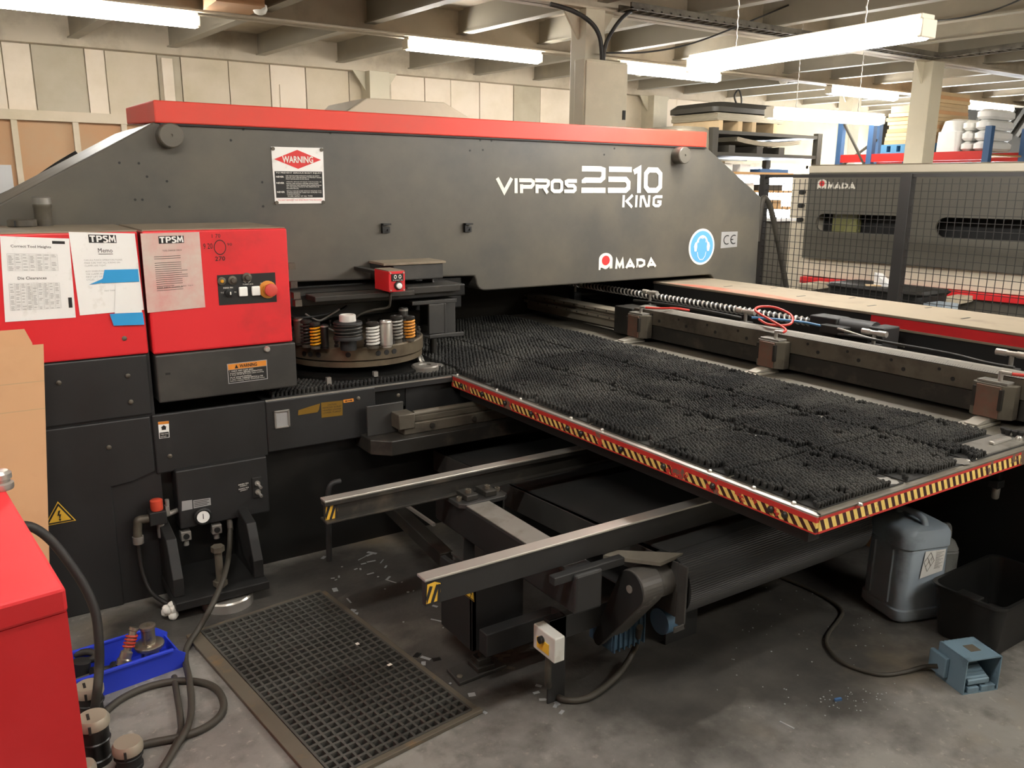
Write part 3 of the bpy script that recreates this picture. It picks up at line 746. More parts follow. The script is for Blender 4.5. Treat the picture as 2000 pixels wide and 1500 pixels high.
# turret discs
TX, TY, TR = 1.56, 3.80, 0.34
MB().lathe((TX, TY, 0.840), [(0.0, 0.0), (TR - 0.005, 0.0), (TR - 0.005, 0.025), (TR - 0.02, 0.027), (TR - 0.02, 0.031), (TR, 0.033), (TR, 0.087), (TR - 0.006, 0.093), (0.0, 0.093)], 72).build('upper_turret', 'turret', press)
MB().lathe((TX, TY, T + 0.004), [(0.0, 0.0), (TR + 0.03, 0.0), (TR + 0.03, 0.03), (TR, 0.034), (0.0, 0.034)], 72).build('lower_turret', 'oily_black', press)
MB().box(1.28, 1.30, 3.44, 3.46, T, T + 0.055).build('locating_block', 'bright_steel', press)
MB().box(1.505, 1.525, 3.44, 3.46, T, T + 0.055).build('locating_block', 'bright_steel', press)
for k in range(4):
    MB().tube([(1.12 + .02 * k, 3.9, 1.06 + .01 * k), (1.25, 3.8 - .02 * k, 1.05), (1.38 + .03 * k, 3.78, 1.02 + .012 * k), (1.55, 3.85, 1.07)], 0.006, 6).build('wiring', 'black', press)
MB().tube([(1.30, 3.74, 1.065), (1.36, 3.74, 1.03), (1.40, 3.74, 1.04), (1.47, 3.74, 1.075)], 0.004, 6).build('bright_wire', 'alloy', press)
hm = MB()
for px, py in ((594, 691), (606, 692), (622, 693), (680, 693), (739, 690), (755, 688), (770, 686)):
    c = at(px, py, y=3.5); dx = (c.x - TX)
    # point on the rim below this sight line
    r0 = (c - CAM).normalized(); A_ = r0.x ** 2 + r0.y ** 2; B_ = 2 * ((CAM.x - TX) * r0.x + (CAM.y - TY) * r0.y); C_ = (CAM.x - TX) ** 2 + (CAM.y - TY) ** 2 - TR ** 2
    dd = B_ * B_ - 4 * A_ * C_
    if dd < 0: continue
    p = CAM + r0 * ((-B_ - math.sqrt(dd)) / (2 * A_)); n_ = Vector((p.x - TX, p.y - TY, 0)).normalized()
    hm.cyl(p - n_ * 0.01, p + n_ * 0.0015, 0.0125, n=16)
hm.split('turret_hole', 'black', press)
bo = MB()
for k in range(30):
    a = 2 * PI * k / 30 + 0.1
    p = Vector((TX + (TR - 0.02) * math.cos(a), TY + (TR - 0.02) * math.sin(a), 0.933))
    bo.lathe(p, [(0.011, 0), (0.011, 0.012), (0.007, 0.014), (0.007, 0.02), (0.010, 0.022), (0.010, 0.030), (0.005, 0.034)], 12)
bo.split('turret_bolt', 'dark_steel', press)

# --- base below the table level
MB().box(0.45, 4.6, 3.46, 5.0, 0.0, 0.70).build('base', 'oily_black', press)
bp_ = MB().box(0.98, 1.90, 3.40, 4.8, T - 0.03, T)
bp_.build('turret_deck', 'black_panel', press, bevel=0.002)
MB().box(0.99, 1.885, 3.396, 3.402, T - 0.006, T + 0.001).build('deck_edge', 'bright_steel', press)
# --- left control column
XL = at(285, 760, y=YP).x - 0.008
col = MB().box(-0.9, 0.555, YP + 0.006, 3.95, 0.0, 1.475).build('control_column', 'black_panel', press)
def panel(name, m, x0, x1, z0, z1, y0=YP - 0.004, d=0.02, parent=press, bv=0.006):
    return MB().box(x0, x1, y0, y0 + d, z0, z1).build(name, m, parent, bevel=bv)
panel('red_panel', 'red', -0.9, 0.552, 1.013, 1.476, YP - 0.006, 0.03)
MB().box(-0.9, 0.552, YP, 3.95, 1.474, 1.482).build('dusty_top', 'dust_cover', press, bevel=0.003)
panel('dark_panel', 'black_panel', -0.9, 0.545, 0.771, 1.010)
lp = MB().prism([(-0.9, 0.0), (0.372, 0.0), (0.372, 0.50), (0.45, 0.508), (0.535, 0.535), (0.535, 0.764), (-0.9, 0.764)], 'y', YP - 0.006, YP + 0.02)
lp.build('lower_panel', 'black_panel', press, bevel=0.006)
MB().box(0.36, 0.9, 3.455, 3.47, 0.0, 0.55).build('recess_back', 'oily_black', press)
sc = MB()
for px, py in ((243, 661), (115, 748), (250, 734), (256, 785), (213, 874), (332, 891), (700, 778), (755, 800), (778, 772)):
    c = at(px, py, y=YP - 0.008); sc.lathe((c.x, c.y + 0.003, c.z), [(0.009, 0), (0.009, 0.004), (0.005, 0.007), (0.0, 0.007)], 14, (0, -1, 0))
sc.split('panel_screw', 'dull_steel', press)
# electric shock triangle
tri = [at(88, 1027, y=YP - 0.0075), at(147, 1016, y=YP - 0.0075), at(113, 981, y=YP - 0.0075)]
def tri_sign(parent, tri, name, sym=True):
    cc = (tri[0] + tri[1] + tri[2]) / 3; up = Vector((0, -0.0012, 0))
    def shr(k, l): return [cc + (p - cc) * k + up * l for p in tri]
    base_ = MB().add(shr(1.06, 0), [(0, 1, 2)]).build(name, 'yellow', parent)
    MB().add(shr(0.95, 1), [(0, 1, 2)]).build('sign_border', 'ink', base_)
    MB().add(shr(0.74, 2), [(0, 1, 2)]).build('sign_field', 'yellow', base_)
    s = (tri[1] - tri[0]).length
    ex = (tri[1] - tri[0]).normalized(); ez = (tri[2] - (tri[0] + tri[1]) / 2).normalized()
    b_ = cc + up * 3
    pts = [(-0.02, 0.22), (0.05, 0.24), (0.0, 0.08), (0.06, 0.08), (0.01, -0.1), (0.05, -0.1), (0.0, -0.2), (-0.04, -0.1), (-0.01, -0.1), (-0.01, 0.03), (-0.07, 0.03)]
    MB().add([b_ + ex * (u * s) + ez * (v * s) for u, v in pts], [tuple(range(len(pts)))[::-1]]).build('lightning_symbol', 'ink', base_)
    return base_
tri_sign(press, tri, 'shock_warning_sign')
# --- right red control box
XR0, XR1 = 0.566, 1.116
rbx = MB().box(XR0, XR1, YP - 0.02, 3.92, 1.008, 1.478).build('control_box', 'red', press, bevel=0.008)
MB().box(XR0 + 0.003, XR1 - 0.004, YP - 0.005, 3.92, 1.474, 1.482).build('box_top', 'dust_cover', rbx)
MB().box(XR0 + 0.004, XR1 + 0.008, YP - 0.026, 3.75, 0.815, 1.005).build('box_skirt', 'grey_panel', press, bevel=0.006)
sk = YP - 0.0265
qq = Q([(446, 750), (523, 740), (521, 702), (443, 711)], y=sk)
f = qmap(qq, 0.001); mb = MB(); art_rect(mb, f, 0, 0, 1, 1); wl_ = mb.build('caution_label', 'silver_label', press)
f = qmap(qq, 0.002); mb = MB(); art_rect(mb, f, 0.02, 0.70, 0.98, 0.97); mb.build('label_band', 'orange_label', wl_)
mb = MB(); art_rect(mb, f, 0.02, 0.04, 0.98, 0.68); mb.build('label_field', 'ink', wl_)
f = qmap(qq, 0.003); mb = MB(); art_text(mb, f, 'WARNING', 0.3, 0.75, 0.74, 0.92, bold=0.03); art_poly(mb, f, [(0.18, 0.74), (0.27, 0.74), (0.225, 0.93)]); mb.build('label_title', 'ink', wl_)
mb = MB()
for k, s in enumerate(['1. CHECK AND CLEAR AREA', 'around machine BEFORE OPERATION.', '2. Press STOP BUTTON when working', 'on or around machine.', '3. Turn TOOL CHANGE SWITCH to ON', 'before rotating TOOL CHANGE holes.']):
    art_text(mb, f, s, 0.05, 0.575 - 0.098 * k, 0.05 + 0.9 * len(s) / 35, 0.645 - 0.098 * k)
mb.build('label_lettering', 'white', wl_)
c = at(521, 682, y=sk); MB().lathe((c.x, c.y, c.z), [(0.013, 0), (0.013, 0.006), (0.009, 0.012), (0, 0.012)], 14, (0, -1, 0)).build('skirt_bolt', 'bright_steel', press)
c = at(328, 730, y=sk); MB().box(c.x - 0.009, c.x + 0.009, sk - 0.001, sk + 0.004, c.z - 0.004, c.z + 0.004).build('slot', 'ink', press)
# control panel in the red box
ybx = YP - 0.0205
qq = Q([(428, 596.5), (540.6, 589.5), (537, 532), (423.6, 537.6)], y=ybx)
f = qmap(qq, 0.001); mb = MB(); art_rect(mb, f, 0, 0, 1, 1); cp = mb.build('control_panel', 'ink', press)
def pnt(u, v): return qmap(qq, 0.001)(u, v)
def knob(u, v, prof, m, name):
    return MB().lathe(pnt(u, v), prof, 20, (0, -1, 0)).build(name, m, cp)
knob(0.07, 0.80, [(0.016, 0), (0.016, 0.006), (0.009, 0.008), (0.009, 0.008), (0, 0.008)], 'dull_steel', 'pilot_lamp'); knob(0.07, 0.80, [(0.008, 0.006), (0.006, 0.012), (0, 0.013)], 'spring_yellow', 'lamp_lens')
knob(0.25, 0.81, [(0.018, 0), (0.018, 0.006), (0.010, 0.008), (0.008, 0.02), (0, 0.02)], 'dull_steel', 'key_switch')
knob(0.50, 0.88, [(0.019, 0), (0.019, 0.006), (0.012, 0.008), (0.009, 0.018), (0, 0.018)], 'dull_steel', 'jog_switch')
knob(0.18, 0.40, [(0.016, 0), (0.016, 0.01), (0.008, 0.012), (0.008, 0.02), (0, 0.02)], 'black', 'selector_switch')
p = pnt(0.18, 0.40); MB().box(p.x - 0.001, p.x + 0.003, p.y - 0.0215, p.y - 0.019, p.z - 0.005, p.z + 0.006).build('pointer', 'white', cp)
for u in (0.415, 0.635):
    p = pnt(u, 0.42); MB().box(p.x - 0.017, p.x + 0.017, p.y - 0.012, p.y, p.z - 0.019, p.z + 0.019).build('push_button', 'lit_button', cp, bevel=0.004)
knob(0.85, 0.44, [(0.036, 0), (0.036, 0.004), (0.022, 0.005), (0.022, 0.018), (0, 0.018)], 'spring_orange', 'stop_collar')
knob(0.87, 0.44, [(0.012, 0.018), (0.024, 0.022), (0.027, 0.03), (0.025, 0.036), (0.015, 0.039), (0.0, 0.037)], 'red_button', 'stop_button')
f = qmap(qq, 0.0022); mb = MB()
art_text(mb, f, 'INDEX PIN', 0.09, 0.545, 0.25, 0.595); art_text(mb, f, 'TURRET JOG', 0.42, 0.625, 0.6, 0.67); art_text(mb, f, 'EMERGENCY STOP', 0.73, 0.63, 0.95, 0.68)
art_text(mb, f, 'T C', 0.04, 0.39, 0.09, 0.44); art_text(mb, f, 'I N', 0.25, 0.39, 0.3, 0.44)
art_ring(mb, f, 0.5, 0.86, 0.085, 0.16, 0.85, 10, math.radians(215), math.radians(255)); art_ring(mb, f, 0.5, 0.86, 0.085, 0.16, 0.85, 10, math.radians(285), math.radians(325))
mb.build('panel_lettering', 'white', cp)
# marker pen notes on the red box
qq2 = Q([(392, 510), (460, 507), (457, 452), (388, 455)], y=ybx)
f = qmap(qq2, 0.001); mb = MB(); art_ring(mb, f, 0.57, 0.46, 0.175, 0.27, 0.88, 28)
art_text(mb, f, '1 70', 0.36, 0.80, 0.60, 0.94); art_text(mb, f, '270', 0.41, -0.02, 0.70, 0.14, bold=0.01); art_text(mb, f, '9 20', 0.1, 0.42, 0.36, 0.62); art_text(mb, f, '90', 0.78, 0.5, 0.92, 0.6)
mb.build('marker_note', 'ink', press)
# hinge hardware at the right of the box
hb = MB()
for px, py in ((561, 520), (565, 556), (571, 577), (574, 592)):
    c = at(px, py, y=3.56); hb.box(c.x - 0.0, c.x + 0.03, 3.54, 3.58, c.z - 0.014, c.z + 0.014)
hb.split('hinge', 'dull_steel', press)
# --- panels under the boxes
px0, px1 = at(293, 812, y=YP).x, at(515, 779, y=YP).x
panel('middle_panel', 'black_panel', px0 + 0.004, px1 + 0.004, 0.522, 0.766, YP - 0.006)
dp0, dp1 = at(518, 830, y=YP).x + 0.004, 1.489
panel('door_panel', 'black_panel', dp0, dp1, 0.535, T - 0.004, YP - 0.006)
c0 = at(537, 838, y=YP - 0.008); c1 = at(565, 799, y=YP - 0.008)
hh = MB(); yv = YP - 0.013
for (a, b2, cc, dd) in ((c0.x, c1.x, c0.z, c0.z + 0.008), (c0.x, c1.x, c1.z - 0.008, c1.z), (c0.x, c0.x + 0.008, c0.z, c1.z), (c1.x - 0.008, c1.x, c0.z, c1.z)):
    hh.box(a, b2, yv, yv + 0.01, cc, dd)
hnd = hh.build('recessed_handle', 'alloy', press, bevel=0.002)
MB().box(c0.x + 0.006, c1.x - 0.006, yv + 0.006, yv + 0.01, c0.z + 0.006, c1.z - 0.006).build('handle_cup', 'silver_label', hnd)
yv = YP - 0.0068
qq = Q([(628, 816), (669, 811), (669, 782), (627, 786.5)], y=yv); f = qmap(qq, 0.001); mb = MB(); art_rect(mb, f, 0, 0, 1, 1); bl = mb.build('brass_label', 'brass', press)
f = qmap(qq, 0.002); mb = MB()
for k, s in enumerate(['CAUTION', 'REMOVE SCRAP', 'HEAPED UNDER', 'LOWER TURRET']): art_text(mb, f, s, 0.06 if k else 0.3, 0.76 - 0.17 * k, 0.94 if k else 0.7, 0.86 - 0.17 * k)
mb.build('label_lettering', 'ink', bl)
qq = Q([(582, 811), (622, 805), (625, 788), (583, 797)], y=yv); f = qmap(qq, 0.001); mb = MB(); art_poly(mb, f, [(0, 0), (0.95, 0.02), (1, 0.3), (1, 1), (0.6, 0.92), (0.25, 0.8), (0, 0.7)]); mb.build('torn_label', 'brass', press)
qq = Q([(671, 787), (691, 784), (690, 778), (670, 781)], y=yv); f = qmap(qq, 0.001); mb = MB(); art_rect(mb, f, 0, 0, 1, 1); ar_ = mb.build('arrow_label', 'orange_label', press)
f = qmap(qq, 0.002); mb = MB(); art_rect(mb, f, 0.2, 0.4, 0.8, 0.6); art_poly(mb, f, [(0.1, 0.5), (0.3, 0.2), (0.3, 0.8)]); art_poly(mb, f, [(0.9, 0.5), (0.7, 0.8), (0.7, 0.2)]); mb.build('arrow_symbol', 'ink', ar_)
qq = Q([(311, 857), (331, 854), (329.5, 822), (308.5, 824)], y=yv); f = qmap(qq, 0.001); mb = MB(); art_rect(mb, f, 0, 0, 1, 1); il = mb.build('hazard_label', 'paper', press)
f = qmap(qq, 0.002); mb = MB(); art_rect(mb, f, 0, 0.84, 1, 1); mb.build('label_band', 'orange_label', il)
mb = MB(); art_rect(mb, f, 0.06, 0.03, 0.94, 0.36); art_poly(mb, f, [(0.3, 0.5), (0.7, 0.5), (0.7, 0.64), (0.8, 0.64), (0.5, 0.78), (0.2, 0.64), (0.3, 0.64)]); mb.build('label_symbol', 'ink', il)
f = qmap(qq, 0.003); mb = MB(); art_text(mb, f, 'Table Inset', 0.14, 0.22, 0.86, 0.31); art_text(mb, f, 'and lock', 0.14, 0.08, 0.7, 0.17); mb.build('label_lettering', 'white', il)
# corner blocks between the door panel and the brush table
MB().box(1.489, 1.655, 3.43, 3.5, 0.64, T - 0.004).build('corner_plate', 'oily_black', press, bevel=0.004)
MB().box(1.66, 2.3, 3.44, 3.5, 0.56, T - 0.004).build('corner_plate', 'black_panel', press, bevel=0.004)
yk = 3.22
sh = MB(); z1_ = at(765, 862, y=yk).z
k0 = at(765, 880, y=yk).x
sh.prism([(k0, yk), (k0 - 0.07, yk + 0.07), (k0 - 0.07, 3.46), (k0 + 1.0, 3.46), (k0 + 1.0, yk)], 'z', z1_ - 0.07, z1_)
sh.build('rail_shelf', 'dark_steel', press, bevel=0.005)
MB().box(k0 - 0.06, k0 + 0.12, 3.34, 3.352, z1_, z1_ + 0.14).build('splash_plate', 'grey_panel', press, bevel=0.003)
rl = MB(); bx = at(790, 848, y=3.27).x
rl.box(bx, bx + 1.0, 3.27, 3.34, z1_, z1_ + 0.05).box(bx + 0.02, bx + 1.0, 3.285, 3.325, z1_ + 0.05, z1_ + 0.08).cyl((bx + 0.06, 3.30, z1_ + 0.085), (bx + 1.0, 3.30, z1_ + 0.085), 0.016)
rl.box(bx - 0.03, bx + 0.05, 3.26, 3.35, z1_ + 0.03, z1_ + 0.10)
rl.build('guide_rail', 'dull_steel', press, bevel=0.004)
rb_ = MB()
for k in range(4):
    rb_.lathe((bx + 0.14 + 0.22 * k, 3.27, z1_ + 0.028), [(0.012, 0), (0.012, 0.012), (0, 0.012)], 12, (0, -1, 0))
rb_.split('rail_bolt', 'dark_steel', press)
# --- air control box, regulator and levelling foot
yb0 = 3.36
ax0, ax1 = at(343, 930, y=yb0).x, at(521, 900, y=yb0).x
az0, az1 = at(352, 1035, y=yb0).z, at(343, 921, y=yb0).z
air = MB().box(ax0, ax1, yb0, 3.46, az0, az1).build('air_control_box', 'black_panel', press, bevel=0.006)
qq = Q([(355, 998), (376, 994), (375, 976), (355, 979)], y=yb0); f = qmap(qq, 0.0012); mb = MB(); art_rect(mb, f, 0, 0, 1, 1); mb.build('data_label', 'silver_label', air)
qq = Q([(378, 993), (412, 986), (411, 972), (377, 977)], y=yb0); f = qmap(qq, 0.0012); mb = MB(); art_rect(mb, f, 0, 0, 1, 1); dl = mb.build('data_label', 'silver_label', air)
f = qmap(qq, 0.0022); mb = MB()
for k in range(4): art_rect(mb, f, 0.05, 0.78 - 0.2 * k, 0.9 - 0.1 * (k % 2), 0.86 - 0.2 * k)
mb.build('label_print', 'grey_panel', dl)
c = at(395, 1007, y=yb0); dial = MB().lathe(c, [(0.036, 0), (0.036, 0.016), (0.031, 0.02), (0.03, 0.016), (0, 0.016)], 28, (0, -1, 0)).build('pressure_gauge', 'black', air)
MB().lathe(c + Vector((0, -0.016, 0)), [(0.025, 0), (0.025, 0.003), (0, 0.003)], 24, (0, -1, 0)).build('gauge_face', 'paper', dial)
MB().box(c.x - 0.001, c.x + 0.001, c.y - 0.0205, c.y - 0.019, c.z - 0.008, c.z + 0.014).build('gauge_needle', 'ink', dial)
qq = Q([(464, 963), (488, 957), (487, 939), (463, 944)], y=yb0); f = qmap(qq, 0.0012); mb = MB(); art_rect(mb, f, 0, 0, 1, 1); tl_ = mb.build('toggle_label', 'ink', air)
f = qmap(qq, 0.0022); mb = MB(); art_text(mb, f, 'INDEX PIN', 0.1, 0.74, 0.9, 0.88); art_text(mb, f, 'CORRECT', 0.2, 0.56, 0.8, 0.68); art_text(mb, f, 'INDEX PIN', 0.1, 0.28, 0.9, 0.42); art_text(mb, f, 'CONNECT', 0.2, 0.1, 0.8, 0.22); mb.build('label_lettering', 'white', tl_)
c0 = at(494, 973, y=yb0); c1 = at(510, 930, y=yb0)
sp = MB().box(c0.x, c1.x, yb0 - 0.006, yb0 + 0.01, c0.z, c1.z).build('switch_plate', 'ink', air, bevel=0.002)
for v in (0.3, 0.72):
    z_ = c0.z + (c1.z - c0.z) * v; xm_ = (c0.x + c1.x) / 2
    MB().cyl((xm_, yb0 - 0.006, z_), (xm_, yb0 - 0.014, z_), 0.011, n=14).cyl((xm_, yb0 - 0.012, z_), (xm_ + 0.006, yb0 - 0.04, z_ - 0.012), 0.0045, 0.007, n=10).build('toggle', 'bright_steel', sp)
for px, py in ((363, 1046), (423, 1033)):
    c = at(px, py, y=3.37); k = MB().box(c.x - 0.02, c.x + 0.02, 3.36, 3.40, c.z - 0.02, c.z + 0.02).cyl((c.x, 3.38, c.z - 0.02), (c.x, 3.38, c.z - 0.045), 0.012, n=12)
    k.build('exhaust_block', 'alloy', air, bevel=0.003)
    MB().cyl((c.x, 3.36, c.z), (c.x, 3.355, c.z), 0.012, n=12).build('port', 'black', air)
c = at(307, 1000, y=3.36)
rg = MB().box(c.x - 0.034, c.x + 0.03, 3.33, 3.39, c.z - 0.045, c.z + 0.01).build('air_regulator', 'black', press, bevel=0.004)
MB().lathe((c.x, 3.36, c.z + 0.01), [(0.022, 0), (0.024, 0.005), (0.024, 0.04), (0.018, 0.044), (0, 0.044)], 18).build('regulator_cap', 'orange_plastic', rg)
MB().lathe((c.x + 0.007, 3.36, c.z - 0.115), [(0.006, 0), (0.014, 0.008), (0.015, 0.065), (0.0, 0.068)], 16).build('water_cup', 'alloy', rg)
MB().box(c.x + 0.03, c.x + 0.045, 3.345, 3.375, c.z - 0.02, c.z + 0.02).cyl((c.x + 0.04, 3.36, c.z + 0.02), (c.x + 0.04, 3.36, c.z + 0.045), 0.008, n=12).cyl((c.x + 0.03, 3.36, c.z - 0.02), (ax0 + 0.02, 3.40, c.z - 0.02), 0.01, n=12).build('pipe_fitting', 'alloy', rg)
e0 = at(268, 1036, y=3.36)
MB().tube([(c.x - 0.034, 3.36, c.z - 0.02), (c.x - 0.07, 3.36, c.z - 0.02), (e0.x + 0.005, 3.36, c.z - 0.035), (e0.x, 3.36, c.z - 0.075), (e0.x, 3.36, c.z - 0.1)], 0.017, 14).build('elbow_pipe', 'dull_steel', rg)
MB().cyl((e0.x, 3.36, c.z - 0.085), (e0.x, 3.36, c.z - 0.115), 0.021, n=12).build('hose_clamp', 'alloy', rg)
# levelling foot
ft = MB(); fx0, fx1 = at(345, 1195, y=3.12).x, at(527, 1148, y=3.12).x
ft.box(fx0, fx1, 3.12, 3.46, 0.05, 0.085)
for xx in (fx0 + 0.005, fx1 - 0.045):
    ft.prism([(3.46, 0.085), (3.17, 0.085), (3.17, 0.16), (3.24, 0.30), (3.46, 0.34)], 'x', xx, xx + 0.04)
foot = ft.build('levelling_bracket', 'black', press, bevel=0.004)
pc = at(440, 1178, z=0.03)
MB().lathe((at(450, 1185, z=0).x, 3.19, 0), [(0.10, 0.0), (0.10, 0.036), (0.094, 0.042), (0.0, 0.042)], 40).build('levelling_pad', 'bright_steel', foot)
jb = at(430, 1132, y=3.17)
MB().cyl((jb.x, 3.17, 0.04), (jb.x, 3.17, 0.24), 0.015, n=16).cyl((jb.x, 3.17, 0.24), (jb.x, 3.17, 0.262), 0.026, n=6, smooth=False).cyl((jb.x, 3.17, 0.095), (jb.x, 3.17, 0.115), 0.028, n=6, smooth=False).build('jack_bolt', 'dull_steel', foot)
# little signal box hung in front of the turret
sb = thing('signal_box', 'small red signal box with a white button hanging above the turret', 'switch box', at(765, 548, y=3.60))
b0 = at(760, 571, y=3.52); b1 = at(791, 529, y=3.52)
MB().box(b0.x, b1.x, 3.52, 3.68, b0.z, b1.z).build('case', 'red', sb, bevel=0.003)
MB().box(b0.x + 0.002, b1.x - 0.002, 3.525, 3.68, b1.z - 0.001, b1.z + 0.003).build('dusty_lid', 'dust_cover', sb)
w_ = b1.x - b0.x; h_ = b1.z - b0.z
pl = MB().box(b0.x + w_ * .16, b0.x + w_ * .86, 3.515, 3.522, b0.z + h_ * .53, b1.z - h_ * .12).build('rating_plate', 'ink', sb)
f = qmap([(b0.x + w_ * .16, 3.515, b0.z + h_ * .53), (b0.x + w_ * .86, 3.515, b0.z + h_ * .53), (b0.x + w_ * .86, 3.515, b1.z - h_ * .12), (b0.x + w_ * .16, 3.515, b1.z - h_ * .12)], 0.001)
mb = MB(); art_ring(mb, f, 0.3, 0.6, 0.12, 0.28, 0.6, 14); art_ring(mb, f, 0.7, 0.6, 0.12, 0.28, 0.6, 14); mb.split('counter_digit', 'white', pl); mb = MB(); art_text(mb, f, 'TURRET IN', 0.08, 0.06, 0.92, 0.18); mb.build('plate_lettering', 'white', pl)
cb = Vector((b0.x + w_ * .55, 3.52, b0.z + h_ * .3))
MB().lathe(cb, [(w_ * .24, 0), (w_ * .24, 0.008), (w_ * .18, 0.01)], 20, (0, -1, 0)).build('button_collar', 'black', sb)
MB().lathe(cb, [(w_ * .16, 0.008), (w_ * .16, 0.018), (w_ * .1, 0.021), (0, 0.021)], 18, (0, -1, 0)).build('push_button', 'lit_button', sb)
sc = MB()
for u in (.1, .9):
    for v in (.08, .92): sc.cyl((b0.x + w_ * u, 3.522, b0.z + h_ * v), (b0.x + w_ * u, 3.516, b0.z + h_ * v), 0.004, n=8)
sc.split('case_screw', 'bright_steel', sb)
xm_ = (b0.x + b1.x) / 2
MB().box(xm_ - 0.02, xm_ + 0.02, 3.66, 3.98, b1.z - 0.03, b1.z - 0.015).build('mounting_arm', 'dark_steel', sb)
MB().tube([(xm_, 3.6, b0.z + 0.01), (xm_, 3.6, b0.z - 0.05), (xm_ - 0.005, 3.62, b0.z - 0.085), (xm_ - 0.07, 3.66, b0.z - 0.1), (xm_ - 0.13, 3.7, b0.z - 0.13), (xm_ - 0.16, 3.72, b0.z - 0.19), (xm_ - 0.22, 3.74, b0.z - 0.2), (xm_ - 0.28, 3.76, b0.z - 0.17)], 0.006, 8).build('signal_lead', 'hose', sb)
# ---- punch tools standing in the upper turret
ZT = 0.933
def tool(px, py, label, kind, r, h, m=None, name='punch_tool'):
    p = at(px, py, z=ZT + 0.004); p.z = ZT
    t = thing(name, label, 'punch tool', p, 'punch tools standing in the turret')
    if kind == 'spring':
        MB().lathe(p, [(r * .55, 0), (r * .55, h * .96), (0, h * .97)], 18).build('guide_post', 'dark_steel', t)
        MB().helix(p + Vector((0, 0, h * .12)), r * .86, r * .2, h * .72, 6).build('spring', m, t)
        MB().lathe(p, [(r * .9, 0), (r * .9, h * .1), (r * .6, h * .12)], 18).build('base_collar', 'dull_steel', t)
        MB().lathe(p + Vector((0, 0, h * .86)), [(r * .6, 0), (r * .98, 0.002), (r, h * .1), (r * .8, h * .14), (r * .4, h * .14), (r * .35, h * .08), (0, h * .08)], 20).build('head', 'dark_steel', t)
    elif kind == 'plain':
        MB().lathe(p, [(r * .8, 0), (r * .8, h * .06), (r, h * .09), (r, h * .94), (r * .92, h), (r * .55, h), (r * .5, h * .94), (0, h * .94)], 24).build('body', m, t)
        MB().lathe(p + Vector((0, 0, h * .9)), [(r * 1.02, 0), (r * 1.04, h * .03), (r * 1.02, h * .06)], 24).build('head_ring', 'bright_steel', t)
    elif kind == 'large':
        MB().lathe(p, [(r * .55, 0), (r * .55, h * .3), (r, h * .32), (r, h * .38)] + [(r * (0.96 if k % 2 else 0.82), h * (.38 + .045 * k)) for k in range(1, 10)] + [(r * .98, h * .8), (r * .95, h * .85), (r * .5, h * .86)], 32).build('body', 'black', t)
        MB().helix(p + Vector((0, 0, h * .40)), r * .92, r * .075, h * .4, 4, seg=26).build('spring', 'dark_steel', t)
        MB().lathe(p + Vector((0, 0, h * .84)), [(r * .56, 0), (r * .56, h * .2), (r * .5, h * .22), (r * .42, h * .22), (r * .4, h * .16), (0, h * .16)], 26).build('head', 'grease', t)
    return t
tool(585, 672, 'dull grey plain punch tool nearest the red control box', 'plain', 0.022, 0.125, 'dull_steel')
tool(600, 676, 'black spring punch tool left of the yellow spring one', 'spring', 0.026, 0.125, 'dark_steel')
tool(617, 679, 'punch tool with a bright yellow spring on the left of the turret', 'spring', 0.024, 0.12, 'spring_yellow')
tool(635, 679, 'slim all black punch tool left of the largest one', 'plain', 0.018, 0.11, 'oily_black')
tool(681, 681, 'largest punch tool, black and ribbed with a greasy white head', 'large', 0.066, 0.15)
tool(729, 678, 'punch tool with a white grease covered spring', 'spring', 0.03, 0.12, 'grease')
tool(755, 676, 'plain shiny cylindrical punch tool', 'plain', 0.029, 0.122, 'bright_steel')
tool(775, 667, 'grey steel spring punch tool behind the plain shiny one', 'spring', 0.03, 0.128, 'steel')
tool(800, 664, 'punch tool with an orange spring at the right end of the turret', 'spring', 0.027, 0.12, 'spring_orange')
tool(789, 655, 'dark punch tool half hidden behind the orange spring one', 'plain', 0.022, 0.14, 'dark_steel')
# dies lying on the brush by the turret
d = at(830, 719, z=T + 0.03)
t = thing('die_ring', 'flat round steel die lying on the bristles beside the turret', 'die', (d.x, d.y, T + 0.02))
MB().lathe((d.x, d.y, T + 0.016), [(0.062, 0), (0.066, 0.004), (0.066, 0.026), (0.060, 0.032), (0.03, 0.032), (0.028, 0.026), (0, 0.026)], 36).build('body', 'steel', t)
d2 = at(852, 712, z=T + 0.03)
tag(MB().cyl((d2.x, d2.y, T + 0.022), (d2.x, d2.y, T + 0.03), 0.035, n=28).build('shim_disc', 'bright_steel', loc=(d2.x, d2.y, T)), 'thin bright shim disc tucked behind the round die', 'shim')
d3 = at(822, 702, z=T + 0.05)
tag(MB().lathe((d3.x, d3.y, d3.z), [(0.036, -0.008), (0.04, 0), (0.036, 0.008), (0.024, 0.008), (0.022, -0.008)], 24, (0.75, -0.5, 0.45)).build('die_ring', 'bright_steel', loc=d3), 'bright ring leaning against the turret edge', 'die')
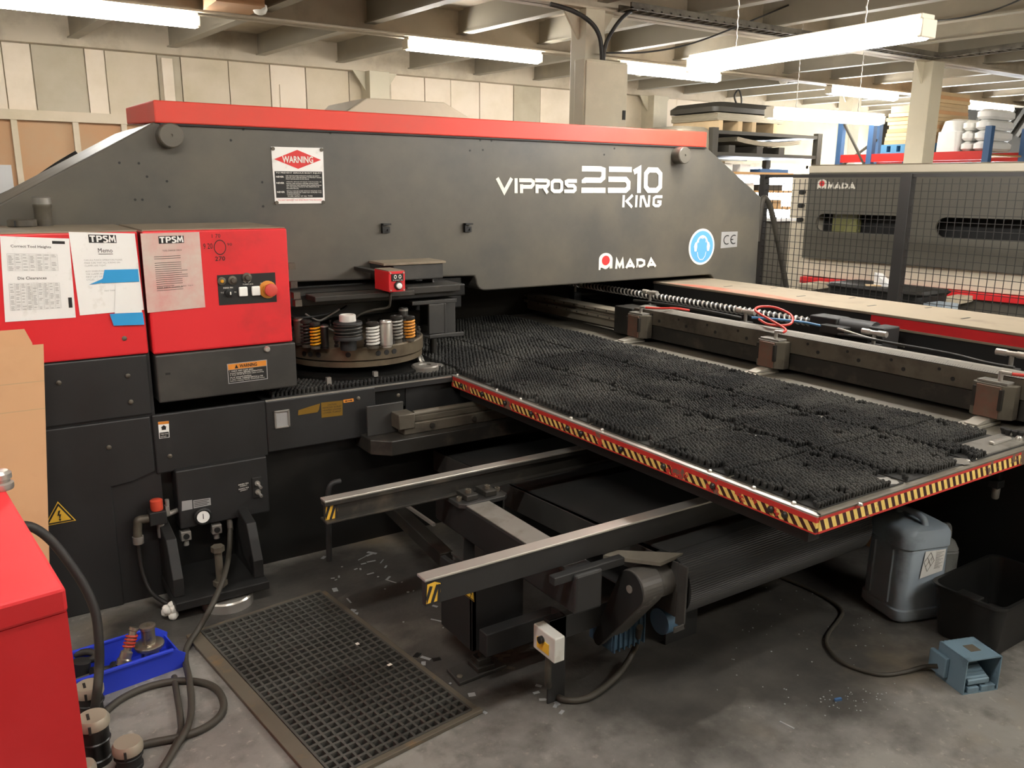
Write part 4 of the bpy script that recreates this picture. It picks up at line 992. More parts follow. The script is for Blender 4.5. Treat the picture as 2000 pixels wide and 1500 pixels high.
# tools on top of the control column
c = at(88, 441, y=3.7); zc = 1.482
p = at(87, 441, z=zc)
t = thing('punch_tool', 'grey steel punch tool standing on top of the control column', 'punch tool', (p.x, p.y, zc))
MB().lathe((p.x, p.y, zc), [(0.032, 0), (0.032, 0.07), (0.035, 0.075), (0.035, 0.085)], 22).build('body', 'dull_steel', t)
MB().lathe((p.x, p.y, zc + 0.085), [(0.034, 0), (0.034, 0.025), (0.028, 0.03), (0, 0.03)], 22).build('head', 'steel', t)
p = at(44, 443, z=zc)
t = thing('die_ring', 'slotted steel die lying on top of the control column', 'die', (p.x, p.y, zc))
MB().lathe((p.x, p.y, zc), [(0.048, 0), (0.052, 0.004), (0.052, 0.026), (0.048, 0.03), (0, 0.03)], 30).build('body', 'dull_steel', t)
MB().box(p.x - 0.03, p.x - 0.024, p.y - 0.0535, p.y - 0.03, zc + 0.003, zc + 0.026).build('slot', 'ink', t)

# ---- papers and tape on the boxes
yq = YP - 0.0075
def paper(label, pts, m, name='notice_sheet', y=yq):
    qq = Q(pts, y=y); t = thing(name, label, 'notice', sum(qq, Vector()) / 4)
    o = MB().sheet(*qq, 0.0015).build('sheet', m, t)
    return t, qq
t, qq = paper('white laminated chart headed Correct Tool Heights at the left of the red column', [(10, 629), (148, 620), (135, 466), (0, 461)], 'paper')
f = qmap(qq, 0.0022); mb = MB()
art_text(mb, f, 'Correct Tool Heights', 0.14, 0.865, 0.72, 0.905, bold=0.008); art_text(mb, f, 'Die Clearances', 0.21, 0.495, 0.62, 0.53, bold=0.008)
mb.build('heading', 'grey_panel', t)
mb = MB()
for (v0, v1, rows, cols) in ((0.60, 0.80, 11, 7), (0.13, 0.45, 18, 9)):
    for k in range(rows + 1): art_rect(mb, f, 0.08, v0 + (v1 - v0) * k / rows, 0.8, v0 + (v1 - v0) * k / rows + 0.0025)
    for k in range(cols + 1): art_rect(mb, f, 0.08 + 0.72 * k / cols, v0, 0.0825 + 0.72 * k / cols, v1)
    for k in range(rows):
        for c in range(cols):
            if random.random() < 0.7: art_rect(mb, f, 0.095 + 0.72 * c / cols, v0 + (v1 - v0) * (k + .3) / rows, 0.095 + 0.72 * (c + random.uniform(.4, .7)) / cols, v0 + (v1 - v0) * (k + .62) / rows)
mb.build('table_print', 'grey_ink', t)
mb = MB(); art_rect(mb, f, 0.74, 0.93, 0.93, 0.965); art_rect(mb, f, 0.91, 0.13, 0.965, 0.26); mb.build('corner_mark', 'ink', t)
def letterhead(t, f, u0, v0, u1, v1):
    mb = MB(); art_rect(mb, f[0], u0, v0, u1, v1); b = mb.build('letterhead', 'ink', t)
    mb = MB(); du = (u1 - u0); dv = v1 - v0
    asp = 2.6
    for k, l in enumerate([[(0.04, .82), (0.24, .82)], [(0.14, .82), (0.14, .1)], [(0.31, .1), (0.31, .82), (0.42, .82), (0.455, .7), (0.455, .55), (0.42, .45), (0.31, .45)],
              [(0.68, .78), (0.63, .84), (0.56, .82), (0.535, .7), (0.56, .58), (0.64, .46), (0.675, .32), (0.65, .16), (0.58, .11), (0.52, .18)],
              [(0.745, .1), (0.765, .84), (0.845, .35), (0.925, .84), (0.945, .1)]]):
        stroke(mb, (lambda g: (lambda u, v: g(u0 + du * u, v0 + dv * v) + Vector((0, -0.0002 * k, 0))))(f[1]), l, 0.17, asp)
    mb.build('letterhead_letters', 'paper', b)
t, qq = paper('white laminated memo sheet with blue tape across it', [(156, 616), (281, 605), (263, 456), (134, 453)], 'paper')
f = qmap(qq, 0.0022); f2 = qmap(qq, 0.003)
letterhead(t, (f, f2), 0.28, 0.875, 0.70, 0.975)
mb = MB(); art_text(mb, f, 'Memo', 0.40, 0.755, 0.62, 0.81); art_rect(mb, f, 0.40, 0.735, 0.62, 0.742); mb.build('heading', 'ink', t)
mb = MB()
for k, s in enumerate(['CAN ALL PUNCH OPERATORS PLEASE', 'MAKE SURE THAT ALL SCREWS ON', 'CLAMPS ARE TIGHT.', '', 'ALSO WHEN PUNCHING SHEETS THAT USE', 'THE CLAMPS AS CLOSE', 'FIRST LIFT OF THE', 'CYCLES']):
    if s: art_text(mb, f, s, 0.17, 0.655 - 0.034 * k, 0.17 + 0.62 * len(s) / 32, 0.675 - 0.034 * k)
art_text(mb, f, 'MANY THANKS', 0.42, 0.27, 0.6, 0.29)
mb.build('print', 'grey_ink', t)
t, qq = paper('stained laminated sheet with a black heading on the red control box', [(288, 611), (401, 600), (389, 453), (274, 456)], 'old_paper', y=ybx - 0.001)
f = qmap(qq, 0.0022); f2 = qmap(qq, 0.003)
letterhead(t, (f, f2), 0.29, 0.865, 0.72, 0.96)
mb = MB(); art_text(mb, f, 'TOOL CHANGE CHECK', 0.34, 0.765, 0.67, 0.785)
for k in range(17):
    if k in (2,): continue
    art_rect(mb, f, 0.19, 0.70 - 0.027 * k, 0.19 + random.choice((0.3, 0.45, 0.55, 0.6)), 0.706 - 0.027 * k)
art_text(mb, f, 'KEEP AREA CLEAN AND TIDY', 0.2, 0.30, 0.82, 0.315)
mb.build('print', 'grey_panel', t)
def tape(label, pts, lift):
    qq = Q(pts, y=yq - lift); mb = MB()
    f = qmap(qq, 0.0); n = len(pts)
    mb.sheet(*qq, 0.001)
    return tag(mb.build('tape_strip', 'blue_tape', loc=qq[0]), label, 'tape')
tape('upper strip of blue tape with a torn tail on the memo', [(199, 553), (272, 550), (269.5, 525.5), (204, 527)], 0.004)
q_ = Q([(174, 556), (201, 552), (204, 541), (199, 545)], y=yq - 0.004); tape_tail = MB().sheet(*q_, 0.001)
qq = Q([(224, 612), (277, 610), (274, 551), (225, 553)], y=yq - 0.0035)
tag(MB().sheet(*qq, 0.0012).build('note_sheet', 'paper', loc=qq[0]), 'blank white slip held between two strips of blue tape', 'note')
tape('lower strip of blue tape under the white slip', [(222, 636), (282, 634), (278.5, 610), (214, 613)], 0.006)
tt = [o for o in COL.objects if o.get('label', '').startswith('upper strip')][0]
tape_tail.build('torn_tail', 'blue_tape', tt)
# ================================================================== brush table
def hazard_material(name, vert_axis, freq, slope, zlo, zhi, worn, wear_scale=9.0):
    """red painted strip carrying slanted yellow stripes, rubbed away in places; axis 0 = x, 1 = y along the strip"""
    mt = bpy.data.materials.new(name); mt.use_nodes = True
    nt = mt.node_tree; N = nt.nodes; L = nt.links; b = N['Principled BSDF']; b.inputs['Roughness'].default_value = 0.55
    tc = N.new('ShaderNodeTexCoord'); sp = N.new('ShaderNodeSeparateXYZ'); L.new(tc.outputs['Object'], sp.inputs[0])
    def mth(op, a, bb=0.0, c=None):
        x = N.new('ShaderNodeMath'); x.operation = op
        for i, v in enumerate((a, bb) if c is None else (a, bb, c)):
            if isinstance(v, (int, float)): x.inputs[i].default_value = v
            else: L.new(v, x.inputs[i])
        return x.outputs[0]
    along = sp.outputs[vert_axis]; z = sp.outputs[2]
    ph = mth('FRACT', mth('MULTIPLY', mth('ADD', along, mth('MULTIPLY', z, slope)), freq))
    stripe = mth('LESS_THAN', ph, 0.52)
    band = mth('MULTIPLY', mth('GREATER_THAN', z, zlo), mth('LESS_THAN', z, zhi))
    n = N.new('ShaderNodeTexNoise'); n.inputs['Scale'].default_value = wear_scale; n.inputs['Detail'].default_value = 8; n.inputs['Roughness'].default_value = 0.7
    L.new(tc.outputs['Object'], n.inputs['Vector'])
    keep = mth('LESS_THAN', n.outputs['Fac'], worn)
    n2 = N.new('ShaderNodeTexNoise'); n2.inputs['Scale'].default_value = 40; n2.inputs['Detail'].default_value = 5; L.new(tc.outputs['Object'], n2.inputs['Vector'])
    def mix(fac, a, bb):
        x = N.new('ShaderNodeMix'); x.data_type = 'RGBA'; L.new(fac, x.inputs[0])
        for s, v in ((6, a), (7, bb)):
            if isinstance(v, tuple): x.inputs[s].default_value = (*v, 1)
            else: L.new(v, x.inputs[s])
        return x.outputs[2]
    red = mix(n2.outputs['Fac'], hexc('b02723'), hexc('c2352c'))
    red = mix(mth('GREATER_THAN', n.outputs['Fac'], 0.60), red, hexc('6b5547'))
    bandcol = mix(stripe, hexc('38150f'), mix(n2.outputs['Fac'], hexc('ecd07c'), hexc('d8b454')))
    L.new(mix(mth('MULTIPLY', band, keep), red, bandcol), b.inputs['Base Color'])
    return mt
M['hazard_side'] = hazard_material('worn_side_stripes', 1, 30.0, -0.8, 0.716, 0.745, 0.55, 9.0)
M['hazard_front'] = hazard_material('front_stripes', 0, 30.0, 0.45, 0.718, 0.752, 0.60, 5.0)
TX0, TY0 = 1.893, 1.335
table = thing('brush_table', 'wide sheet metal table covered in black bristle panels with red striped edges', 'table', (TX0, TY0, 0))
MB().box(TX0 + 0.004, 3.95, TY0 + 0.004, 4.88, 0.735, T).build('table_plate', 'plate', table)
MB().box(TX0, TX0 + 0.012, TY0, 3.41, 0.711, T - 0.004).build('side_strip', 'hazard_side', table)
MB().box(TX0 + 0.002, TX0 + 0.02, TY0, 3.41, T - 0.004, T + 0.002).build('edge_trim', 'bright_steel', table)
MB().box(TX0 + 0.012, 3.95, TY0 - 0.002, TY0 + 0.01, 0.711, T - 0.002).build('front_strip', 'hazard_front', table)
MB().box(TX0 + 0.012, 3.95, TY0 - 0.003, TY0 + 0.012, T - 0.003, T + 0.002).build('edge_trim', 'angle_iron', table)
q = MB()
for yy in (1.5, 2.1, 2.7, 3.3): q.box(TX0 + 0.05, 3.9, yy, yy + 0.06, 0.66, 0.735)
q.box(TX0 + 0.04, TX0 + 0.09, TY0 + 0.05, 3.4, 0.66, 0.735)
q.build('table_frame', 'black', table)
MB().box(3.50, 4.45, 0.6, 3.44, 0.0, 0.72).build('dark_base', 'black', table)  # black base box added for the darkness under the table
MB().box(2.55, 2.62, 3.2, 3.3, 0.0, 0.735).build('table_leg', 'black', table)
bs = MB()
for yv in (3.31, 3.12, 2.93, 2.73, 2.478, 2.394, 2.163, 1.941, 1.718, 1.489, 1.439):
    bs.lathe((TX0, yv, 0.735), [(0.010, 0), (0.011, 0.006), (0.007, 0.011), (0, 0.011)], 12, (-1, 0, 0))
bs.split('side_bolt', 'dark_steel', table)
bs = MB()
for px, py in ((897, 733), (977, 762), (1021, 780), (1122, 817), (1179, 841), (1392, 921), (1473, 955), (1554, 984)):
    c = at(px, py, z=T); bs.lathe((TX0 + 0.022, c.y, T + 0.001), [(0.008, 0), (0.008, 0.004), (0.005, 0.008), (0, 0.009)], 12)
for px, py in ((1680, 987), (1862, 887), (1890, 902), (1903, 898)):
    c = at(px, py, z=T); bs.lathe((c.x, c.y, T), [(0.008, 0), (0.008, 0.004), (0.005, 0.008), (0, 0.009)], 12)
bs.split('table_bolt', 'bright_steel', table)
hs = MB()
for px, py in ((1572, 993), (1583, 997), (1594, 1001)):
    c = at(px, py, z=T); hs.cyl((c.x, c.y, T - 0.001), (c.x, c.y, T + 0.0008), 0.006, n=12)
hs.split('bolt_hole', 'ink', table)
# bristle panels
rnd = random.Random(5)
def bristles(x0, x1, y0, y1, pitch, h, bald, skip=None):
    mb = MB(); n = 7
    mb.box(x0 + 0.001, x1 - 0.001, y0 + 0.001, y1 - 0.001, T, T + 0.004)
    V = []; F = []
    nx = int((x1 - x0) / pitch); ny = int((y1 - y0) / (pitch * 0.88))
    for j in range(ny):
        for i in range(nx):
            cx = x0 + (i + 0.5 + (0.5 if j % 2 else 0.0)) * (x1 - x0) / (nx + 0.5); cy = y0 + (j + 0.5) * (y1 - y0) / ny
            if any((cx - bx) ** 2 + (cy - by) ** 2 < br * br for bx, by, br in bald): continue
            if skip and skip(cx, cy): continue
            hh = h * rnd.uniform(0.9, 1.06) + 0.002 * math.sin(cx * 17 + cy * 11); lx = rnd.uniform(-.0022, .0022); ly = rnd.uniform(-.0022, .0022)
            o = len(V); r0 = pitch * 0.30; r1 = pitch * 0.43; a0 = rnd.random()
            for (r, z, k) in ((r0, 0.003, 0), (r1, hh * 0.86, 0.9), (r1 * 0.5, hh * 1.04, 1.0)):
                for q_ in range(n):
                    a = a0 + 2 * PI * q_ / n; jr = r * rnd.uniform(0.95, 1.05)
                    V.append((cx + lx * k + jr * math.cos(a), cy + ly * k + jr * math.sin(a), T + z + rnd.uniform(-.0008, .0008) * (k > 0)))
            for lv in range(2):
                for q_ in range(n):
                    F.append((o + lv * n + q_, o + lv * n + (q_ + 1) % n, o + (lv + 1) * n + (q_ + 1) % n, o + (lv + 1) * n + q_))
            F.append(tuple(o + 2 * n + q_ for q_ in range(n)))
    mb.add(V, F)
    return mb
xs = [1.925, 2.355, 2.735, 3.105]
ys = [1.355, 1.69, 2.04, 2.395, 2.745, 3.095, 3.445]
bare = [(2.338, 1.931, .034), (2.768, 1.982, .03), (2.319, 1.399, .045), (2.702, 1.38, .05), (2.322, 1.749, .026), (2.08, 1.40, .022), (2.199, 2.07, .02), (2.29, 2.242, .02), (2.74, 2.6, .02), (2.36, 2.9, .02)]
for i in range(3):
    for j in range(6):
        x0, x1, y0, y1 = xs[i] + 0.006, xs[i + 1] - 0.006, ys[j] + 0.006, ys[j + 1] - 0.006
        bald = [(x0 + 0.02, y0 + 0.05, 0.022), (x1 - 0.05, y1 - 0.03, 0.022)]
        for _ in range(3): bald.append((rnd.uniform(x0, x1), rnd.uniform(y0, y1), rnd.uniform(0.010, 0.018)))
        if i == 0 and j < 5 and j > 0: bald.append((x1, y0 + 0.12, 0.035))
        skip = None
        if i == 2 and j == 0: skip = lambda cx, cy: (cx > 2.83 and cy < 1.50)
        if i == 1 and j == 0: bald.append((2.72, 1.36, 0.06)); bald.append((2.42, 1.35, 0.05))
        bald += bare
        bristles(x0, x1, y0, y1, 0.0148, 0.024, bald, skip).build('bristle_panel', 'brush', table)
for (x0, x1, y0, y1) in ((1.95, 2.33, 3.46, 4.1), (2.34, 2.73, 3.46, 4.1), (2.74, 3.10, 3.46, 4.1), (1.95, 2.33, 4.11, 4.8), (2.34, 2.73, 4.11, 4.8), (2.74, 3.10, 4.11, 4.8)):
    bristles(x0, x1, y0, y1, 0.021, 0.024, []).build('bristle_panel', 'brush', table)
bristles(1.02, 1.93, 3.41, 3.62, 0.019, 0.026, [(1.79, 3.52, 0.07)]).build('bristle_strip', 'brush', press)
bpm = MB()
for bx_, by_, br_ in bare:
    n_ = 11; o_ = len(bpm.v); pts = [(bx_ + br_ * .8 * rnd.uniform(.6, 1.1) * math.cos(2 * PI * i / n_), by_ + br_ * .8 * rnd.uniform(.6, 1.1) * math.sin(2 * PI * i / n_), T + 0.0045) for i in range(n_)]
    bpm.add(pts, [tuple(range(n_))])
bpm.split('bare_patch', 'steel', table)
# pop-up stop plate at the table corner
pp = thing('stop_plate', 'small bare steel plate with a raised latch at the near corner of the table', 'plate', (2.99, 1.42, T + 0.002))
MB().prism([(2.845, 1.368), (3.30, 1.36), (3.30, 1.47), (2.86, 1.475)], 'z', T + 0.002, T + 0.009).build('plate', 'steel', pp)
MB().box(2.96, 3.08, 1.405, 1.425, T + 0.009, T + 0.021).build('latch', 'bright_steel', pp, bevel=0.004)
c = at(1983, 854, z=T + 0.02)
for k, (px, py) in enumerate(((1960, 845), (1968, 848), (1982, 851), (1993, 853))):
    p = at(px, py, z=T + 0.012)
    tag(MB().lathe((p.x, p.y, T + 0.0005), [(0.008, 0), (0.008, 0.014), (0.013, 0.024), (0.013, 0.030), (0, 0.030)], 12).build('rubber_plug', 'rubber', loc=(p.x, p.y, T)), 'black rubber plug in the short row behind the bare stop plate', 'plug', 'rubber plugs by the stop plate')
p = at(1983, 857, z=T + 0.01)
tag(MB().lathe((p.x, p.y - 0.012, T + 0.009), [(0.012, 0), (0.012, 0.008), (0.008, 0.014), (0, 0.016)], 14).build('cap_nut', 'bright_steel', loc=(p.x, p.y, T)), 'shiny cap nut on the bare stop plate', 'nut')

# ================================================================== carriage with guide rail, screw and cover
car = thing('carriage', 'long carriage beam with a steel rule, ball screw and dusty red edged cover', 'carriage', (3.6, 2.3, T))
MB().box(3.305, 3.46, -0.6, 3.70, 0.79, 0.872).build('lower_beam', 'dark_steel', car, bevel=0.004)
MB().box(3.295, 3.45, -0.6, 3.70, 0.874, 0.955).build('upper_beam', 'dull_steel', car, bevel=0.004)
M['rule'] = mat('dull_rule_steel', '77736a', 0.7, 0.0, var=0.1, scale=20)
r = MB().prism([(3.295, 0.957), (3.325, 0.973), (3.36, 0.973), (3.36, 0.957)], 'y', -0.6, 3.66).build('rule_bar', 'rule', car)
tk = MB(); k = 0
ya = -0.2
while ya < 3.62:
    w_ = 0.0012; lnk = 0.85 if k % 10 == 0 else (0.6 if k % 5 == 0 else 0.38)
    a = Vector((3.2945, ya, 0.9578)); d_ = Vector((0.030, 0, 0.016)) * lnk
    tk.quad(a, a + Vector((0, w_, 0)), a + Vector((0, w_, 0)) + d_, a + d_); ya += 0.01; k += 1
tk.build('rule_marks', 'ink', r)
hs = MB()
for yv in [0.9 + 0.215 * k for k in range(13)]:
    hs.cyl((3.297, yv, 0.905), (3.2935, yv, 0.905), 0.009, n=12); hs.cyl((3.297, yv + 0.06, 0.935), (3.2935, yv + 0.06, 0.935), 0.007, n=12)
hs.split('bolt_hole', 'ink', car)
M['plate_light'] = mat('worn_rail_steel', '9a9282', 0.45, 0.2, var=0.12, scale=10)
MB().box(3.3, 3.36, 3.86, 4.88, 0.893, 0.912).box(3.3, 3.36, 3.86, 4.88, 0.852, 0.870).box(3.33, 3.42, 3.86, 4.88, 0.80, 0.91).build('guide_rail', 'plate_light', car, bevel=0.003)
hs = MB()
for k in range(9):
    hs.cyl((3.302, 3.93 + 0.11 * k, 0.861), (3.2985, 3.93 + 0.11 * k, 0.861), 0.005, n=10); hs.cyl((3.302, 3.96 + 0.11 * k, 0.902), (3.2985, 3.96 + 0.11 * k, 0.902), 0.005, n=10)
hs.split('rail_hole', 'ink', car)
MB().box(3.28, 3.42, 3.70, 3.86, 0.785, 0.95).build('end_block', 'dark_steel', car, bevel=0.004)
MB().box(3.46, 3.78, -0.6, 4.88, T + 0.001, 0.86).build('carriage_bed', 'oily_black', car)
bsx = 3.60
MB().cyl((bsx, 2.66, 0.985), (bsx, 4.86, 0.985), 0.017, n=16).build('screw_core', 'black', car)
MB().helix((bsx, 2.68, 0.985), 0.018, 0.0062, 2.15, 62, axis=(0, 1, 0), n=6, seg=14).build('ball_screw', 'bright_steel', car)
mo = MB(); mo.box(3.55, 3.66, 2.5, 2.66, 0.92, 1.03).cyl((bsx, 2.32, 0.985), (bsx, 2.5, 0.985), 0.05, n=20).box(3.54, 3.67, 2.24, 2.32, 0.9, 1.02)
mo.build('screw_motor', 'black', car, bevel=0.006)
MB().box(3.50, 3.57, 2.42, 2.56, 0.96, 1.0).build('limit_switch', 'black', car, bevel=0.004)
CX0, CX1 = 3.77, 4.25
MB().box(CX0, CX1, -0.6, 4.06, 1.038, 1.052).build('cover_top', 'dust_cover', car, bevel=0.003)
MB().box(CX0 + 0.01, CX1 - 0.02, -0.6, 4.06, 0.80, 1.038).build('cover_body', 'black', car)
MB().box(CX0 + 0.003, CX0 + 0.012, -0.6, 2.465, 0.99, 1.037).build('red_fascia', 'red', car)
MB().box(CX0 - 0.002, CX0 + 0.011, -0.6, 2.465, 0.980, 0.990).build('fascia_lip', 'dust_cover', car)
hs = MB()
for yv in (3.6, 3.05, 2.6, 2.1, 1.7):
    hs.box(3.95, 4.02, yv, yv + 0.012, 1.0515, 1.0528); hs.box(4.15, 4.2, yv - 0.2, yv - 0.188, 1.0515, 1.0528)
hs.split('cover_slot', 'ink', car)
M['rubbed_red'] = mat('rubbed_red_patch', 'b5563f', 0.7, var=0.1, stain='8a7e6b', amt=0.45, sscale=9, edge=0.2)
rp = MB(); f = qmap([(CX0 + 0.002, 3.95, 1.052), (CX0 + 0.002, 2.75, 1.052), (CX0 + 0.16, 2.95, 1.052), (CX0 + 0.12, 3.75, 1.052)][::1], -0.0006)
f = lambda u, v: Vector((CX0 + 0.002 + 0.13 * v, 3.95 - 1.2 * u, 1.0526))
art_poly(rp, f, [(0, 0), (1, 0), (0.85, 0.4), (0.7, 0.7), (0.55, 1.0), (0.35, 0.8), (0.2, 0.9), (0.1, 0.4)][::-1])
rp.build('rubbed_patch', 'rubbed_red', car)
# cylinder fittings standing behind the beam
for px, py in ((1122, 553), (1268, 571), (1455, 608), (1706, 650), (1975, 691)):
    c = at(px + 2, py, x=3.49)
    s_ = MB().cyl((c.x, c.y, 0.95), (c.x, c.y, c.z), 0.009, n=12).build('fitting_stem', 'alloy', car)
    MB().cyl((c.x, c.y - 0.062, c.z), (c.x, c.y - 0.02, c.z), 0.014, n=14).cyl((c.x, c.y + 0.02, c.z), (c.x, c.y + 0.062, c.z), 0.014, n=14).cyl((c.x, c.y - 0.03, c.z), (c.x, c.y + 0.03, c.z), 0.011, n=14).build('fitting_head', 'bright_steel', s_)
    MB().box(c.x - 0.03, c.x + 0.03, c.y - 0.03, c.y + 0.03, 0.875, 0.95).build('fitting_block', 'black', car, bevel=0.003)
# work clamps
def clamp(y, label):
    t = thing('work_clamp', label, 'clamp', (3.25, y, T), 'work clamps on the carriage')
    b = MB(); b.prism([(3.225, y - 0.05), (3.225, y + 0.05), (3.24, y + 0.07), (3.293, y + 0.07), (3.293, y - 0.085), (3.255, y - 0.085)], 'z', 0.797, 0.930)
    b.build('body', 'dull_steel', t, bevel=0.003)
    MB().box(3.219, 3.225, y - 0.046, y + 0.046, 0.80, 0.924).build('face_plate', 'worn_face', t, bevel=0.002)
    for s_ in (-1, 1): MB().box(3.214, 3.24, y + s_ * 0.05 - 0.006, y + s_ * 0.05 + 0.006, 0.835, 0.915).build('side_cheek', 'dark_steel', t)
    MB().box(3.12, 3.293, y - 0.03, y + 0.055, T + 0.002, T + 0.013).build('lower_jaw', 'jaw_steel', t, bevel=0.002)
    MB().prism([(3.135, T + 0.014), (3.135, T + 0.020), (3.2, T + 0.032), (3.293, T + 0.032), (3.293, T + 0.014)], 'y', y - 0.022, y + 0.03).build('upper_jaw', 'jaw_steel', t, bevel=0.002)
    MB().box(3.235, 3.293, y - 0.06, y + 0.055, 0.930, 0.940).build('top_plate', 'steel', t, bevel=0.002)
    MB().cyl((3.26, y - 0.02, 0.940), (3.26, y - 0.02, 0.98), 0.009, n=12).cyl((3.26, y - 0.02, 0.975), (3.26, y - 0.06, 0.975), 0.008, n=12).build('air_fitting', 'bright_steel', t)
    return t
M['jaw_steel'] = mat('ground_jaw_steel', 'a9a498', 0.4, 0.3, var=0.12, scale=16)
M['worn_face'] = mat('worn_red_brown_face', '7a5a4c', 0.5, 0.3, var=0.2, scale=18, stain='6b6254', amt=0.42, sscale=14)
clamp(3.62, 'farthest work clamp on the carriage beside the paired guide rails')
clamp(2.645, 'middle work clamp on the carriage next to the looped red air hose')
clamp(1.58, 'nearest work clamp on the carriage at the right edge of the photo')
cable('air_hose', [(3.26, 3.56, 0.975), (3.29, 3.48, 0.979), (3.34, 3.40, 0.985), (3.38, 3.33, 0.98)], 0.006, 'short straight red air hose on the farthest clamp', 'red_hose', 'hose')
cable('air_hose', [(3.26, 2.585, 0.975), (3.28, 2.59, 0.99), (3.31, 2.72, 1.02), (3.33, 2.82, 1.045), (3.38, 2.84, 1.06), (3.43, 2.78, 1.06), (3.42, 2.67, 1.035), (3.36, 2.63, 1.0), (3.32, 2.72, 0.99), (3.36, 2.82, 1.0)], 0.006, 'looped red air hose at the middle clamp', 'red_hose', 'hose')
cable('air_hose', [(3.26, 1.52, 0.975), (3.28, 1.45, 0.975), (3.3, 1.35, 0.97), (3.33, 1.2, 0.985)], 0.006, 'red air hose leaving the nearest clamp to the right', 'red_hose', 'hose')
cable('air_hose', [(3.40, 2.90, 0.995), (3.43, 2.78, 1.0), (3.48, 2.64, 1.0), (3.52, 2.5, 0.985)], 0.006, 'blue air hose running behind the middle clamp', 'blue_hose', 'hose')
cable('control_cable', [(3.47, 3.9, 0.965), (3.42, 3.5, 0.985), (3.42, 3.2, 0.985), (3.47, 3.03, 0.97)], 0.007, 'black cable lying along the far end of the carriage beam', 'rubber')
cable('control_cable', [(3.50, 2.45, 0.965), (3.44, 2.32, 0.982), (3.46, 2.16, 0.975), (3.50, 1.9, 0.965), (3.46, 1.72, 0.962), (3.44, 1.6, 0.965)], 0.006, 'black cable sagging along the near part of the carriage beam', 'rubber')
cable('control_cable', [(3.52, 2.48, 0.99), (3.46, 2.38, 0.995), (3.46, 2.26, 0.98), (3.49, 2.1, 0.965)], 0.006, 'pale grey cable curling from the screw motor', 'alloy')

# ---- service runway rails, cross beam and chute under the table
ry = [2.60, 1.90]; ZR0, ZR1 = 0.52, 0.597
gant = thing('rail_stand', 'black cross beam stand carrying the two steel topped rails', 'stand', (1.49, 2.2, 0))
def rail(y, label, plain):
    x0 = at(630 if not plain else 822, 972 if not plain else 1130, y=y).x
    t = thing('runway_rail', label, 'rail', (x0, y, ZR0), 'runway rails under the brush table')
    x1 = 3.0
    if plain:
        MB().box(x0 + 0.002, x1, y - 0.02, y + 0.0, ZR0 - 0.006, ZR1 - 0.006).build('web', 'black_panel', t, bevel=0.002)
    else:
        MB().box(x0 + 0.002, x1, y - 0.005, y + 0.005, ZR0, ZR1 - 0.004).box(x0, x1, y - 0.03, y + 0.03, ZR0 - 0.005, ZR0 + 0.002).box(x0, x1, y - 0.018, y + 0.018, ZR1 - 0.022, ZR1 - 0.008).build('web', 'dark_steel', t, bevel=0.001)
    MB().box(x0, x1, y - (0.024 if plain else 0.02), y + 0.025, ZR1 - 0.008, ZR1).build('running_edge', 'bright_steel', t, bevel=0.002)
    yy = y - 0.0205 if plain else y - 0.0055
    f = qmap([(x0 + 0.004, yy, ZR0 + 0.002), (x0 + 0.05, yy, ZR0 + 0.002), (x0 + 0.05, yy, ZR1 - 0.014), (x0 + 0.004, yy, ZR1 - 0.014)], 0.001)
    mb = MB(); art_poly(mb, f, [(0, 0), (0.75, 0), (1, 0.4), (1, 0.85), (0.6, 1), (0.1, 0.95)]); d = mb.build('hazard_sticker', 'yellow', t)
    f = qmap([(x0 + 0.004, yy, ZR0 + 0.002), (x0 + 0.05, yy, ZR0 + 0.002), (x0 + 0.05, yy, ZR1 - 0.014), (x0 + 0.004, yy, ZR1 - 0.014)], 0.002)
    mb = MB()
    for u in (-0.15, 0.3, 0.75): art_poly(mb, f, [(max(0, u), 0.0 if u >= 0 else 0.3), (u + 0.2, 0.0), (min(1, u + 0.6), 0.8), (min(0.85, u + 0.4), 0.85)])
    mb.build('sticker_stripe', 'ink', d)
    return t
rail(2.60, 'farther runway rail, I shaped with a shiny top edge, clamped to the bracket', False)
rail(1.90, 'nearer runway rail with a plain black face and shiny top edge', True)
bx0, bx1 = 1.43, 1.535
gb = MB().box(bx0, bx1, 1.815, 2.72, 0.375, 0.505).build('cross_beam', 'black_panel', gant, bevel=0.008)
MB().box(bx0 + 0.004, bx1 - 0.004, 1.96, 2.715, 0.5045, 0.508).build('beam_top', 'steel', gant)
MB().box(bx0 - 0.07, bx1 + 0.1, 1.83, 1.86, 0.485, 0.512).build('rail_pad', 'black_panel', gant, bevel=0.003)
br = MB(); u0, u1 = at(890, 965, y=2.52).x, at(985, 945, y=2.52).x
br.prism([(u0, 2.50), (u0 + 0.02, 2.48), (u1 - 0.02, 2.48), (u1, 2.50), (u1, 2.68), (u0, 2.68)], 'z', 0.495, 0.513)
br.box(u0 + 0.02, u0 + 0.07, 2.50, 2.51, 0.28, 0.496).box(u1 - 0.02, u1 - 0.01, 2.5, 2.66, 0.40, 0.496).box(u0 + 0.02, u0 + 0.13, 2.42, 2.6, 0.268, 0.28)
br.build('rail_bracket', 'grey_panel', gant, bevel=0.003)
cb = MB()
for xx in (u0 + 0.06, u1 - 0.07): cb.box(xx - 0.025, xx + 0.025, 2.5, 2.58, 0.513, 0.535)
cb.split('rail_clip', 'dark_steel', gant, bevel=0.003)
cb = MB()
for xx, yy, zz in ((u0 + 0.06, 2.53, 0.535), (u1 - 0.07, 2.53, 0.535), (u0 + 0.02, 2.53, 0.513), (u1 - 0.02, 2.54, 0.513)): cb.lathe((xx, yy, zz), [(0.011, 0), (0.011, 0.014), (0.006, 0.014), (0.006, 0.008), (0, 0.008)], 14)
cb.split('clip_bolt', 'dull_steel', gant)
lx = 1.335
